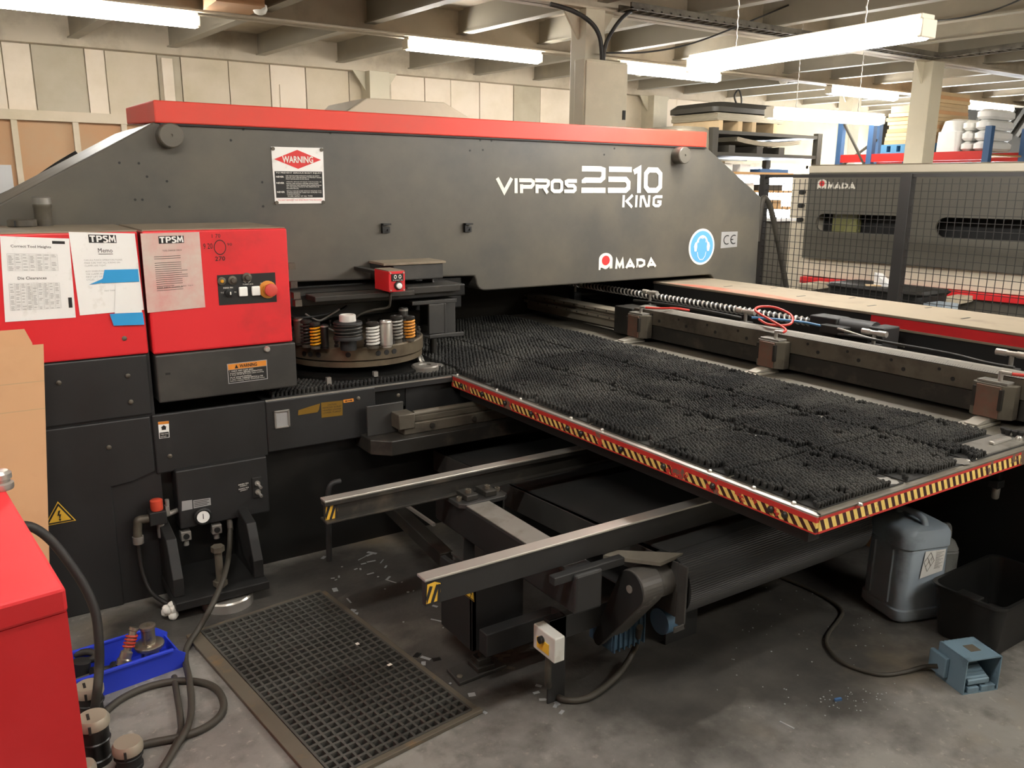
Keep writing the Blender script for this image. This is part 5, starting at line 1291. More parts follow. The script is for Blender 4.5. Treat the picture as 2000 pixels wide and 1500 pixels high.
MB().box(1.29, 1.50, 2.20, 2.215, 0.10, 0.37).box(1.29, 1.31, 2.2, 2.42, 0.1, 0.37).build('stand_leg', 'black_panel', gant, bevel=0.003)
c = at(940, 1278, z=0.06)
MB().cyl((c.x, c.y, 0.015), (c.x, c.y, 0.12), 0.012, n=14).box(c.x - 0.025, c.x + 0.025, c.y - 0.025, c.y + 0.025, 0.03, 0.055).box(c.x - 0.035, c.x + 0.035, c.y - 0.035, c.y + 0.035, 0.014, 0.032).build('levelling_screw', 'dark_steel', gant, bevel=0.002)
fp = [at(872, 1308, z=0.01), at(897, 1336, z=0.01), at(990, 1300, z=0.01), at(950, 1275, z=0.01)]
MB().prism([(p.x, p.y) for p in fp], 'z', 0.0, 0.014).build('floor_plate', 'grey_panel', gant, bevel=0.003)
pb = at(898, 1322, z=0.014); MB().lathe((pb.x, pb.y, 0.014), [(0.011, 0), (0.011, 0.004), (0.006, 0.007), (0, 0.007)], 14).build('plate_bolt', 'dull_steel', gant)
MB().box(1.30, 1.60, 2.12, 2.17, 0.115, 0.20).build('lower_channel', 'black_panel', gant, bevel=0.004)
tz = 0.16
d0 = at(872, 1092, z=tz); d1 = at(695, 922, z=0.22)
MB().bar(d0, d1, 0.06, 0.06).build('floor_tube', 'dark_steel', gant, bevel=0.004)
s0 = at(786, 982, z=0.3); s1 = at(848, 1025, z=0.3)
MB().bar(s0, s1, 0.012, 0.012).build('edge_strip', 'alloy', gant)
lp0 = at(648, 1074, y=3.1)
MB().tube([at(665, 940, y=3.05), at(648, 945, y=3.05), at(641, 962, y=3.05), at(641, 1000, y=3.05), at(643, 1095, y=3.05)], 0.012, 10).build('loop_handle', 'black', gant)
tri_sign(gant, [at(906, 1160, y=2.199), at(926, 1175, y=2.199), at(924, 1147, y=2.199)], 'shock_warning_sign')

# conveyor
cv = thing('chute_conveyor', 'black belt conveyor under the table with a ribbed roller and blue motor', 'conveyor', (2.2, 1.85, 0))
DY, DZ, DR = 1.80, 0.392, 0.105
vx0, vx1 = 1.80, 2.75
prof = [];
n = 170
dm = MB(); V = []; F = []
for i in range(n):
    a = 2 * PI * i / n; r = DR + (0.0016 if i % 2 else -0.0008)
    V += [(vx0, DY - r * math.sin(a), DZ + r * math.cos(a)), (vx1, DY - r * math.sin(a), DZ + r * math.cos(a))]
for i in range(n): F.append((2 * i, 2 * i + 1, 2 * ((i + 1) % n) + 1, 2 * ((i + 1) % n)))
F += [tuple(2 * i for i in range(n)), tuple(2 * i + 1 for i in range(n))[::-1]]
dm.add(V, F); dm.build('ribbed_roller', 'conveyor', cv)
MB().sheet((vx0, DY, DZ + DR - 0.004), (vx1, DY, DZ + DR - 0.004), (vx1, 3.40, 0.40), (vx0, 3.40, 0.40), 0.006).build('belt', 'conveyor', cv)
MB().sheet((vx0, 3.4, 0.25), (vx1, 3.4, 0.25), (vx1, DY, DZ - DR + 0.004), (vx0, DY, DZ - DR + 0.004), 0.006).build('belt_return', 'conveyor', cv)
MB().box(vx0 - 0.02, vx0 - 0.012, DY - 0.10, DY - 0.06, 0.28, 0.49).bar((vx0 - 0.016, DY - 0.06, 0.44), (vx0 - 0.016, 3.4, 0.36), 0.006, 0.1).box(vx0 - 0.06, vx0 - 0.012, DY - 0.10, DY - 0.094, 0.275, 0.295).build('side_plate', 'grey_panel', cv, bevel=0.002)
MB().box(vx0 - 0.02, vx0 - 0.005, DY - 0.06, DY + 0.1, 0.30, 0.42).build('bearing_block', 'dark_steel', cv, bevel=0.004)
pA = [at(1178, 1085, z=0.512), at(1290, 1099, z=0.50), at(1334, 1080, z=0.50), at(1200, 1074, z=0.512)]
MB().add([p + Vector((0, 0, dz)) for dz in (-0.012, 0) for p in pA], [(3, 2, 1, 0), (4, 5, 6, 7), (0, 1, 5, 4), (1, 2, 6, 5), (2, 3, 7, 6), (3, 0, 4, 7)]).build('cover_plate', 'plate', cv)
gx = 1.64
gc = at(1232, 1150, x=gx); gt = at(1168, 1248, x=gx)
def teardrop(k):
    R1, R2 = 0.062 * k, 0.022 * k
    v = Vector((gt.y - gc.y, gt.z - gc.z)); D = v.length; base = math.atan2(v.y, v.x); off = math.acos((R1 - R2) / D)
    pts = []
    for i in range(19):
        a = base + off + (2 * PI - 2 * off) * i / 18; pts.append((gc.y + R1 * math.cos(a), gc.z + R1 * math.sin(a)))
    for i in range(7):
        a = base - off + 2 * off * i / 6; pts.append((gt.y + R2 * math.cos(a), gt.z + R2 * math.sin(a)))
    return pts
M['guard'] = mat('chipped_guard_paint', '4d4a46', 0.45, 0.1, var=0.15, scale=10, stain='a9a6a0', amt=0.33, sscale=9, edge=0.05)
MB().prism(teardrop(1.0), 'x', gx, gx + 0.085).build('chain_guard', 'guard', cv, bevel=0.004)
MB().prism(teardrop(0.94), 'x', gx - 0.004, gx).build('guard_face', 'black', cv)
MB().cyl((gx - 0.008, gc.y, gc.z), (gx - 0.003, gc.y, gc.z), 0.013, n=18).build('shaft_cap', 'alloy', cv)
MB().cyl((gx + 0.085, gc.y, gc.z), (gx + 0.15, gc.y, gc.z), 0.055, n=26).cyl((gx + 0.12, gc.y, gc.z), (vx0, DY, gc.z), 0.03, n=18).build('gearbox', 'guard', cv)
m0 = at(1212, 1222, x=gx + 0.1); 
mt_ = MB().box(gx + 0.02, gx + 0.17, m0.y - 0.05, m0.y + 0.07, m0.z - 0.05, m0.z + 0.06)
for k in range(7): mt_.box(gx + 0.025 + 0.022 * k, gx + 0.031 + 0.022 * k, m0.y - 0.058, m0.y + 0.078, m0.z - 0.056, m0.z + 0.066)
mt_.build('motor', 'motor_blue', cv, bevel=0.003)
MB().cyl((vx0 - 0.01, DY + 0.02, 0.245), (vx0 + 0.04, DY + 0.02, 0.245), 0.045, n=20).build('motor_end', 'motor_blue', cv)
c = at(1347, 1240, z=0)
MB().box(c.x - 0.13, c.x + 0.03, c.y - 0.005, c.y + 0.005, 0, 0.30).box(c.x + 0.022, c.x + 0.03, c.y, c.y + 0.06, 0, 0.30).build('conveyor_leg', 'black_panel', cv, bevel=0.002)
hb1 = at(1562, 1084, y=1.95); MB().box(hb1.x - 0.03, hb1.x, 1.945, 1.955, hb1.z, 0.70).box(hb1.x - 0.004, hb1.x, 1.955, 1.99, hb1.z, 0.70).build('hanger', 'black_panel', cv)
l0 = at(1085, 1368, z=0); 
MB().box(l0.x - 0.035, l0.x + 0.035, l0.y - 0.004, l0.y + 0.004, 0.0, 0.30).box(l0.x + 0.027, l0.x + 0.035, l0.y, l0.y + 0.07, 0.0, 0.30).build('conveyor_leg', 'black_panel', cv, bevel=0.002)
MB().box(l0.x - 0.035, 1.80, l0.y - 0.004, l0.y + 0.03, 0.22, 0.30).build('motor_shelf', 'black_panel', cv, bevel=0.002)
# isolator switch on the leg
q0 = at(1042, 1240, y=l0.y - 0.012)
sx_ = l0.x - 0.075
sA_ = at(1041, 1264, x=sx_); sB_ = at(1083, 1288, x=sx_); zt3 = sA_.z + 0.085
ya_, yb3 = max(sA_.y, sB_.y), min(sA_.y, sB_.y)
sw = thing('isolator_switch', 'dirty white switch box with a yellow plate on the conveyor leg', 'switch', (sx_, (ya_ + yb3) / 2, sA_.z))
MB().box(sx_, sx_ + 0.04, yb3, ya_, sA_.z, zt3).build('case', 'switch_white', sw, bevel=0.004)
yh = ya_ - yb3
MB().box(sx_ - 0.003, sx_, yb3 + yh * .25, yb3 + yh * .8, sA_.z + .015, sA_.z + .052).build('plate', 'yellow', sw, bevel=0.001)
MB().lathe((sx_ - 0.002, yb3 + yh * .55, sA_.z + .055), [(0.012, 0), (0.012, 0.012), (0.006, 0.014), (0, 0.014)], 16, (-1, 0, 0)).build('rotary_knob', 'black', sw)
lv = Vector((sx_ + 0.02, (ya_ + yb3) / 2, sA_.z))
cable('motor_cable', [lv, lv + Vector((0, 0, -0.10)), at(1075, 1345, z=0.02), at(1100, 1366, z=0.012), at(1150, 1362, z=0.012), at(1205, 1320, z=0.02), at(1238, 1270, z=0.06), at(1250, 1225, x=gx + 0.1)], 0.011, 'grey cable looping over the floor from the switch box to the blue motor', 'hose')
# ================================================================== things on the floor and in the foreground
def loft(mb, c, u, v, secs, n=8, smooth=True, caps=(True, True)):
    """stack of rounded rectangles: (z, half-width along u, half-depth along v, corner radius)"""
    c = Vector(c); u = Vector(u).normalized(); v = Vector(v).normalized(); rings = []
    for (z, a, b, r) in secs:
        ring = []; r = min(r, a * .999, b * .999)
        for (sx, sy, a0) in ((1, 1, 0), (-1, 1, 90), (-1, -1, 180), (1, -1, 270)):
            for i in range(n + 1):
                t = math.radians(a0 + 90 * i / n)
                ring.append(c + u * (sx * (a - r) + r * math.cos(t)) + v * (sy * (b - r) + r * math.sin(t)) + Vector((0, 0, z)))
        rings.append(ring)
    k = len(rings[0]); V = [p for r in rings for p in r]; F = []
    for j in range(len(rings) - 1):
        for i in range(k): F.append((j * k + i, j * k + (i + 1) % k, (j + 1) * k + (i + 1) % k, (j + 1) * k + i))
    if caps[0]: F.append(tuple(range(k - 1, -1, -1)))
    if caps[1]: F.append(tuple(range((len(rings) - 1) * k, len(rings) * k)))
    return mb.add(V, F, smooth)

# red cabinet at the lower left corner
pc = at(125, 1147, z=1.0)
e1 = Vector((-0.053, 0.999, 0)); e2 = Vector((0.988, 0.152, 0)).normalized()
e1 = Vector((-e2.y, e2.x, 0)).lerp(e1, 0.5).normalized()
t = thing('red_cabinet', 'plain bright red machine cabinet filling the lower left corner', 'cabinet', (pc.x - 0.4, pc.y + 0.5, 0))
A_ = Vector((pc.x, pc.y, 0)); P4 = [A_, A_ + e1 * 0.95, A_ + e1 * 0.95 - e2 * 0.8, A_ - e2 * 0.8]
MB().prism([(p.x, p.y) for p in P4], 'z', 0.0, 0.955).build('body', 'red_cab', t)
g4 = [A_ + e2 * 0.002 - e1 * 0.002, A_ + e1 * 0.952 + e2 * 0.002, A_ + e1 * 0.952 - e2 * 0.802, A_ - e2 * 0.802 - e1 * 0.002]
MB().prism([(p.x, p.y) for p in g4], 'z', 0.955, 1.0).build('lid', 'red_cab', t, bevel=0.006)
k = at(4, 955, z=1.0)
MB().lathe((k.x, k.y, 1.0), [(0.022, 0), (0.024, 0.004), (0.024, 0.014), (0.018, 0.017), (0.018, 0.022), (0.022, 0.025), (0.022, 0.036), (0.016, 0.042), (0, 0.043)], 26).build('lifting_knob', 'bright_steel', t)

# cardboard sheets leaning on the column
def card(name, label, pts, th, fold=True):
    qq = [at(px, py, y=yy) for px, py, yy in pts]
    t = thing(name, label, 'cardboard', (sum(q.x for q in qq) / 4, sum(q.y for q in qq) / 4, min(q.z for q in qq)))
    MB().sheet(*qq, th).build('sheet', 'cardboard', t)
    if fold:
        f = qmap(qq, th + 0.0006); mb = MB()
        for vv in (0.845, 0.705): art_rect(mb, f, 0.0, vv, 1.0, vv + 0.004)
        mb.build('crease', 'brown_box', t)
def floor_y(px, py, y): return at(px, py, y=y)
x_r = at(84, 672, y=3.30).x
cs = thing('cardboard_sheet', 'front brown cardboard sheet standing between the red cabinet and the column', 'cardboard', (x_r - 0.4, 3.1, 0))
zt_ = at(84, 672, y=3.28).z
xb_ = at(92, 1060, y=3.1).x - 0.035
MB().sheet((xb_ - 0.75, 3.06, 0.0), (xb_, 3.06, 0.0), (x_r, 3.28, zt_), (x_r - 0.75, 3.28, zt_), 0.006).build('sheet', 'cardboard', cs)
f = qmap([(xb_ - 0.75, 3.06, 0.0), (xb_, 3.06, 0.0), (x_r, 3.28, zt_), (x_r - 0.75, 3.28, zt_)], 0.0066); mb = MB()
for vv in (0.885, 0.80): art_rect(mb, f, 0.0, vv, 1.0, vv + 0.003)
mb.build('crease', 'brown_box', cs)
x2 = at(52, 645, y=3.32).x; z2 = at(52, 643, y=3.32).z
c2_ = thing('cardboard_sheet', 'cardboard sheet with a clipped corner just behind the front one', 'cardboard', (x2 - 0.4, 3.2, 0))
mb = MB(); yy0, yy1 = 3.10, 3.325
def cl(x, z): return (x, yy0 + (yy1 - yy0) * z / z2, z)
pts = [cl(x2 - 0.7, 0), cl(x2 - 0.075, 0), cl(x2 + 0.012, z2 - 0.05), cl(x2 - 0.006, z2), cl(x2 - 0.7, z2)]
back = [(x, y + 0.006, z) for x, y, z in pts]; n_ = 5
mb.add(pts + back, [tuple(range(n_)), tuple(range(2 * n_ - 1, n_ - 1, -1))] + [(i + n_, (i + 1) % n_ + n_, (i + 1) % n_, i) for i in range(n_)])
mb.build('sheet', 'cardboard', c2_)

# thick cable over the cabinet and hoses on the floor
cable('supply_cable', [at(20, 1030, y=2.75), at(58, 1028, y=2.73), at(96, 1052, y=2.72), at(132, 1095, y=2.70), at(165, 1145, y=2.68), at(186, 1195, y=2.66), at(193, 1250, y=2.64), at(194, 1300, y=2.63), at(190, 1350, y=2.60), at(184, 1390, y=2.62)], 0.014, 'thick black cable hanging down between the red cabinet and the blue bin', 'rubber', n=12)
cable('floor_hose', [at(146, 1278, z=0.08), at(170, 1273, z=0.085), at(186, 1278, z=0.08), at(180, 1288, z=0.07), at(146, 1292, z=0.05)], 0.012, 'short bent black cable poking out beside the red cabinet', 'rubber')
def fpath(*pts, z=0.012): return [at(px, py, z=(z if len(r) == 0 else r[0])) for px, py, *r in pts]
cable('floor_hose', fpath((205, 1390), (240, 1363), (290, 1341), (345, 1330), (395, 1333), (425, 1348), (437, 1375), (428, 1400), (395, 1424), (350, 1440), (300, 1450), (275, 1456)), 0.012, 'rubber hose lying in a wide open loop on the floor', 'hose')
c = at(449, 1022, y=3.38)
MB().cyl(c + Vector((0, 0, 0.03)), c + Vector((0, 0, -0.03)), 0.012, n=12).build('hose_coupling', 'alloy', air)
cable('floor_hose', [c + Vector((0, 0, -0.02)), at(448, 1075, y=3.3), at(438, 1125, y=3.1), at(415, 1180, y=2.98, ), at(390, 1225, z=0.05), at(366, 1262, z=0.02), at(362, 1290, z=0.012), at(370, 1330, z=0.03), at(374, 1380, z=0.012), at(366, 1420, z=0.03), at(340, 1465, z=0.014), at(318, 1500, z=0.012), at(290, 1540, z=0.012)], 0.011, 'hose dropping from the air control box and running past the blue bin to the front', 'hose')
cable('floor_hose', fpath((340, 1322), (346, 1360), (352, 1400), (352, 1430), (335, 1470), (310, 1510), (270, 1560)), 0.010, 'hose starting at the open end of the blue bin and running under the loop', 'hose')
cable('floor_hose', [Vector((e0.x, 3.36, at(268, 1036, y=3.36).z - 0.03)), at(273, 1085, y=3.36), at(281, 1125, y=3.34), at(297, 1158, y=3.30), at(325, 1178, z=0.04), at(340, 1184, z=0.02)], 0.009, 'black hose dropping from the elbow pipe behind the levelling foot', 'rubber')
p = at(332, 1194, z=0.03)
rg_ = MB(); rr = random.Random(3)
for k in range(9): rg_.sphere((p.x + rr.uniform(-.03, .03), p.y + rr.uniform(-.02, .02), 0.02 + rr.uniform(0, .03)), rr.uniform(.012, .022), 7, 5)
tag(rg_.build('crumpled_rag', 'white', loc=(p.x, p.y, 0)), 'crumpled white rag on the floor beside the levelling foot', 'rag')

# blue picking bin with tools
bl = at(205, 1358, z=0); brr = at(357, 1303, z=0)
ub = (Vector((brr.x, brr.y, 0)) - Vector((bl.x, bl.y, 0))).normalized(); vb = Vector((-ub.y, ub.x, 0))
O_ = Vector((brr.x, brr.y, 0)); Lb, Wb, Hb = 0.36, 0.17, 0.085
t = thing('picking_bin', 'bright blue plastic picking bin holding punch tools on the floor', 'bin', tuple(O_ - ub * Lb / 2 + vb * Wb / 2))
def bp3(u, v, z): return O_ + ub * u + vb * v + Vector((0, 0, z))
th_ = 0.004
MB().obox(bp3(-Lb / 2, Wb / 2, 0.003), ub * Lb / 2, vb * Wb / 2, Vector((0, 0, 0.003))).build('base', 'blue_bin', t)
for v0, nm in ((0, 'side_wall'), (Wb, 'side_wall')):
    s_ = 1 if v0 == 0 else -1
    pts = [(0.0, 0.0), (-Lb, 0.0), (-Lb - 0.005, Hb + 0.01), (-0.03, Hb + 0.004), (0.012, Hb - 0.03)]
    V = [bp3(u_, v0 - s_ * (0.012 * z_ / Hb), z_) for u_, z_ in pts] + [bp3(u_, v0 - s_ * (0.012 * z_ / Hb) + s_ * th_, z_) for u_, z_ in pts]
    MB().add(V, [tuple(range(5)), tuple(range(9, 4, -1))] + [(i, i + 5, (i + 1) % 5 + 5, (i + 1) % 5) for i in range(5)]).build(nm, 'blue_bin', t)
    MB().bar(bp3(-Lb, v0 - s_ * .012, Hb + 0.006), bp3(-0.03, v0 - s_ * .012, Hb), 0.012, 0.012).build('rim', 'blue_bin', t, bevel=0.003)
MB().bar(bp3(-Lb, 0, Hb / 2), bp3(-Lb, Wb, Hb / 2), 0.005, Hb).build('back_wall', 'blue_bin', t)
MB().bar(bp3(0.0, 0, 0.025), bp3(0.0, Wb, 0.025), 0.005, 0.05).build('front_lip', 'blue_bin', t)
q1 = bp3(-0.075, 0.10, 0.008)
t = thing('die_holder', 'shiny flanged spool shaped tool standing in the blue bin', 'punch tool', tuple(q1))
MB().lathe(q1, [(0.030, 0), (0.030, 0.05), (0.047, 0.055), (0.050, 0.06), (0.050, 0.068), (0.045, 0.072), (0.023, 0.074), (0.023, 0.125), (0.027, 0.128), (0.027, 0.138), (0.022, 0.140), (0.012, 0.140), (0.010, 0.128), (0, 0.128)], 30).build('body', 'tool_steel', t)
q1 = bp3(-0.175, 0.07, 0.045); ax = Vector((0.42, 0.25, 0.9)).normalized()
t = thing('punch_tool', 'slim punch tool with a red spring leaning in the blue bin', 'punch tool', tuple(q1))
MB().lathe(q1, [(0.024, 0), (0.024, 0.02), (0.020, 0.024), (0.020, 0.045), (0.013, 0.05), (0.013, 0.085), (0.012, 0.115), (0.016, 0.118), (0.016, 0.128), (0.008, 0.128)], 20, ax).build('body', 'tool_steel', t)
MB().helix(q1 + ax * 0.058, 0.0165, 0.004, 0.045, 4, ax).build('spring', 'spring_red', t)
q1 = bp3(-0.20, 0.10, 0.03); ax = Vector((-0.75, -0.3, 0.25)).normalized()
t = thing('punch_tool', 'dark stepped punch tool lying on its side in the blue bin', 'punch tool', tuple(q1))
MB().lathe(q1, [(0.022, -0.05), (0.022, 0.0), (0.012, 0.004), (0.012, 0.06), (0.016, 0.062), (0.016, 0.075), (0, 0.075)], 20, ax).build('body', 'dark_steel', t)
q1 = bp3(-0.29, 0.05, 0.01)
tag(MB().lathe(q1, [(0.055, 0), (0.06, 0.004), (0.06, 0.026), (0.05, 0.03), (0, 0.03)], 30).build('die_ring', 'plate', loc=q1), 'flat dusty die lying at the back of the blue bin', 'die')
q1 = bp3(-0.30, 0.13, 0.01)
tag(MB().lathe(q1, [(0.03, 0), (0.03, 0.07), (0.02, 0.075), (0, 0.075)], 20, (0.2, 0, 1)).build('punch_tool', 'black', loc=q1), 'black tool standing in the back corner of the blue bin', 'punch tool')

# big tools standing on the floor at the lower left
def big_tool(px, py, z, r, label, slot, kind=0):
    p = at(px, py, z=z); p = Vector((p.x, p.y, 0))
    t = thing('large_punch', label, 'punch tool', tuple(p), 'large punch tools on the floor')
    MB().lathe(p, [(r * .9, 0), (r * .9, z * .12), (r * .82, z * .14), (r * .82, z * .45), (r * .95, z * .48), (r * .95, z * .5), (r * .88, z * .52), (r * .88, z - 0.028)], 36).build('body', 'oily_black' if kind == 0 else 'black', t)
    MB().lathe(p + Vector((0, 0, z - 0.03)), [(r * .98, 0), (r, 0.003), (r, 0.019), (r * .86, 0.030), (0, 0.030)], 40).build('cap', 'plate_light', t)
    if slot:
        MB().obox(p + Vector((-r * .25, 0, z + 0.0003)), Vector((r * .09, 0, 0)), Vector((0, r * .35, 0)), Vector((0, 0, 0.0006))).build('key_slot', 'ink', t)
    MB().obox(p + Vector((-r * .3, -r * .93, z - 0.02)), Vector((r * .08, 0, 0)), Vector((0, r * .09, 0)), Vector((0, 0, 0.012))).build('side_key', 'ink', t)
big_tool(172, 1337, 0.115, 0.044, 'big capped punch nearest the blue bin, half hidden by the red cabinet', True)
big_tool(180, 1398, 0.150, 0.045, 'tallest big capped punch standing second from the blue bin', True)
big_tool(248, 1448, 0.085, 0.042, 'big punch with a plain slotless cap standing apart to the right', False, 1)
big_tool(163, 1492, 0.075, 0.032, 'small capped punch at the bottom edge against the red cabinet', False)

# rubber mat let into a steel frame
m1 = at(395, 1240, z=0); m2 = at(625, 1163, z=0); m3 = at(918, 1395, z=0)
um = (m2 - m1).normalized(); vm = Vector((um.y, -um.x, 0)); Wm = (m2 - m1).length; Lm = (m3 - m2).dot(vm)
def mp_(a, b_, z=0.0): return m1 + um * a + vm * b_ + Vector((0, 0, z))
t = thing('grid_mat', 'dark rubber grid mat set in a rusty steel frame on the floor', 'mat', tuple(mp_(Wm / 2, Lm / 2)))
g = MB(); cu_, cv_ = 16, 32
for i in range(cu_ + 1): g.bar(mp_(Wm * i / cu_, 0, 0.009), mp_(Wm * i / cu_, Lm, 0.009), 0.0078, 0.016)
for j in range(cv_ + 1): g.bar(mp_(0, Lm * j / cv_, 0.0088), mp_(Wm, Lm * j / cv_, 0.0088), 0.0095, 0.016)
g.build('rubber_grid', 'mat_rubber', t)
MB().prism([tuple(mp_(a, b_).xy) for a, b_ in ((0, 0), (0, Lm), (Wm, Lm), (Wm, 0))], 'z', 0.0002, 0.001).build('backing', 'oily_black', t)
for (a, b_, c_, d_, nm) in ((-0.012, -0.012, Wm + 0.012, -0.012, 'frame_bar'), (-0.012, Lm + 0.012, Wm + 0.03, Lm + 0.012, 'frame_bar'), (Wm + 0.014, 0, Wm + 0.014, Lm, 'frame_bar'), (-0.03, -0.012, -0.03, Lm + 0.02, 'frame_bar')):
    MB().bar(mp_(a, b_, 0.008), mp_(c_, d_, 0.008), 0.022 if a > -0.02 else 0.05, 0.014).build(nm, 'angle_iron', t, bevel=0.002)

# metal offcuts
rr = random.Random(8)
def offcut(px, py, l, w, label, group, ang=None, z=0.0006, m='scrap'):
    p = at(px, py, z=z); a = rr.uniform(0, PI) if ang is None else ang
    d = Vector((math.cos(a), math.sin(a), 0)); s = Vector((-d.y, d.x, 0))
    tag(MB().obox((p.x, p.y, z + 0.0006), d * l / 2, s * w / 2, (0, 0, 0.0006)).build('metal_offcut', m, loc=(p.x, p.y, z)), label, 'offcut', group)
L1 = 'small shiny metal offcut on the dark floor between the press and the rail stand'
for x, y, l, w in ((440, 130, .035, .02), (750, 155, .05, .01), (690, 135, .06, .006), (755, 100, .06, .02), (740, 112, .05, .015), (820, 155, .05, .006), (745, 235, .04, .01), (860, 265, .045, .012), (880, 285, .07, .006), (560, 190, .01, .01), (515, 340, .04, .025), (605, 410, .055, .008), (625, 480, .04, .03), (632, 495, .05, .02), (990, 355, .012, .012), (1025, 347, .01, .006), (950, 290, .01, .006), (845, 190, .03, .01), (680, 205, .02, .01), (500, 265, .02, .008), (540, 255, .025, .01), (520, 275, .015, .008), (795, 255, .012, .01), (700, 170, .03, .01), (650, 205, .02, .01), (840, 335, .008, .008)):
    offcut(500 + x / 3.333, 1050 + y / 3.333, l * .8, w * .8, L1, 'offcuts between press and stand')
L2 = 'metal offcut on the bare floor right of the grid mat'
for x, y, l, w in ((775, 630, .05, .009), (1105, 785, .05, .016), (1090, 820, .03, .02), (1180, 540, .07, .008), (1270, 510, .03, .008), (1165, 447, .03, .014), (1405, 1023, .03, .025), (1490, 1140, .02, .014), (1265, 950, .01, .01), (1237, 1017, .008, .008), (960, 550, .008, .008), (1218, 588, .006, .006)):
    offcut(500 + x / 3.333, 1050 + y / 3.333, l * .8, w * .8, L2, 'offcuts by the mat')
for x, y in ((1050, 765), (1175, 792)): offcut(500 + x / 3.333, 1050 + y / 3.333, .03, .02, 'dark metal offcut on the floor right of the grid mat', 'dark offcuts', m='oily_black')
L3 = 'metal offcut in the little heap beside the stand foot plate'
for x, y in ((1550, 715), (1590, 745), (1630, 770), (1590, 795), (1620, 735), (1600, 830), (1655, 740), (1570, 770), (1610, 850), (1660, 850)): offcut(500 + x / 3.333, 1050 + y / 3.333, .03, .018, L3, 'offcuts by the foot plate', m='dull_steel')
L4 = 'tiny metal offcut on the floor near the conveyor leg'
for x, y in ((1840, 965), (1825, 1010), (1865, 1055), (1905, 1060), (1950, 1095), (1990, 1137), (1960, 1080)): offcut(500 + x / 3.333, 1050 + y / 3.333, .022, .012, L4, 'offcuts by the conveyor leg')
for x, y in ((660, 692), (870, 828)): offcut(500 + x / 3.333, 1050 + y / 3.333, .016, .012, 'white metal offcut lying on the grid mat', 'offcuts on the mat', z=0.0175, m='white')
offcut(1537, 1416, .05, .006, 'single thin metal strip on the floor at the bottom of the photo', None, ang=1.75)
cr = MB()
for k in range(100):
    px = rr.uniform(1400, 1760); py = rr.uniform(1130, 1390)
    if k > 64: px = rr.gauss(1660, 45); py = rr.gauss(1362, 14)
    p = at(px, py, z=0.001); s_ = rr.uniform(.0008, .0022)
    cr.obox((p.x, p.y, 0.001), (s_, 0, 0), (0, s_, 0), (0, 0, 0.0008))
o = cr.build('metal_crumbs', 'scrap'); tag(o, 'fine metal crumbs scattered over the floor left of the foot pedal', 'crumbs'); o['kind'] = 'stuff'
p = at(1637, 1366, z=0.004)
tag(MB().obox((p.x, p.y, 0.004), (0.012, -0.004, 0), (0.002, 0.004, 0), (0, 0, 0.004)).build('plastic_clip', 'rack_blue', loc=(p.x, p.y, 0)), 'tiny dark blue clip among the crumbs on the floor', 'clip')

# jerrycans, tub and foot pedal
uj = Vector((0.955, -0.297, 0)); vj = Vector((0.297, 0.955, 0)); a_, b_ = 0.118, 0.118
k2 = at(1752, 1219, z=0)
cj = Vector((k2.x, k2.y, 0)) + uj * (a_ - 0.016) + vj * (b_ - 0.016)
t = thing('jerrycan', 'large dirty grey blue jerrycan with a white hazard label under the table corner', 'jerrycan', tuple(cj))
mb = MB()
H_ = 0.392
loft(mb, cj, uj, vj, [(0.0, a_ - .025, b_ - .025, .03), (0.008, a_ - .008, b_ - .008, .04), (0.02, a_, b_, .045), (0.055, a_, b_, .045), (0.06, a_ - .006, b_ - .006, .045), (0.30, a_ - .008, b_ - .008, .045), (0.306, a_ - .012, b_ - .012, .045), (0.312, a_ - .003, b_ - .003, .045), (0.362, a_ - .004, b_ - .004, .045), (0.382, a_ - .014, b_ - .012, .045), (H_, a_ - .032, b_ - .03, .04)])
mb.build('body', 'can', t)
for sgn in (-1, 1):
    rb2 = MB()
    rb2.bar(cj - uj * (a_ - .004) + vj * (0.05 * sgn) + Vector((0, 0, 0.07)), cj - uj * (a_ - .006) + vj * (0.05 * sgn) + Vector((0, 0, 0.295)), 0.008, 0.012, up=uj)
    rb2.build('moulded_rib', 'can', t, bevel=0.003)
hb_ = MB(); hc = cj + Vector((0, 0, H_))
hb_.tube([hc - vj * .075 + Vector((0, 0, -0.02)), hc - vj * .06 + Vector((0, 0, 0.018)), hc + Vector((0, 0, 0.026)), hc + vj * .06 + Vector((0, 0, 0.018)), hc + vj * .075 + Vector((0, 0, -0.02))], 0.013, 10).build('carry_handle', 'can', t)
fq = [cj - vj * (b_ - .0065) + uj * u_ + Vector((0, 0, z_)) for u_, z_ in ((-0.035, 0.19), (0.068, 0.206), (0.072, 0.302), (-0.022, 0.302))]
f = qmap(fq, 0.0035); mb = MB(); art_poly(mb, f, [(0, 0), (1, 0.06), (1, 1), (0.0, 1)]); lb = mb.build('hazard_label', 'paper', t)
f = qmap(fq, 0.0045); mb = MB()
for l in ([(0.02, 0.6), (0.26, 0.94), (0.5, 0.6), (0.26, 0.22), (0.02, 0.6), (0.1, 0.7)], [(0.14, 0.42), (0.38, 0.77)], [(0.14, 0.77), (0.38, 0.42)]): stroke(mb, f, l, 0.016, 0.104 / 0.117)
art_rect(mb, f, 0.365, 0.6, 0.385, 0.7); art_rect(mb, f, 0.365, 0.55, 0.385, 0.57)
for k in range(14): art_rect(mb, f, 0.56, 0.9 - 0.05 * k, 0.92 - 0.08 * (k % 3), 0.912 - 0.05 * k)
mb.build('label_print', 'grey_panel', lb)
cs_ = Vector((3.37, 1.79, 0)); us = Vector((0.9, -0.43, 0)); vs_ = Vector((0.43, 0.9, 0))
t = thing('jerrycan', 'smaller pale jerrycan behind the large grey blue one', 'jerrycan', tuple(cs_))
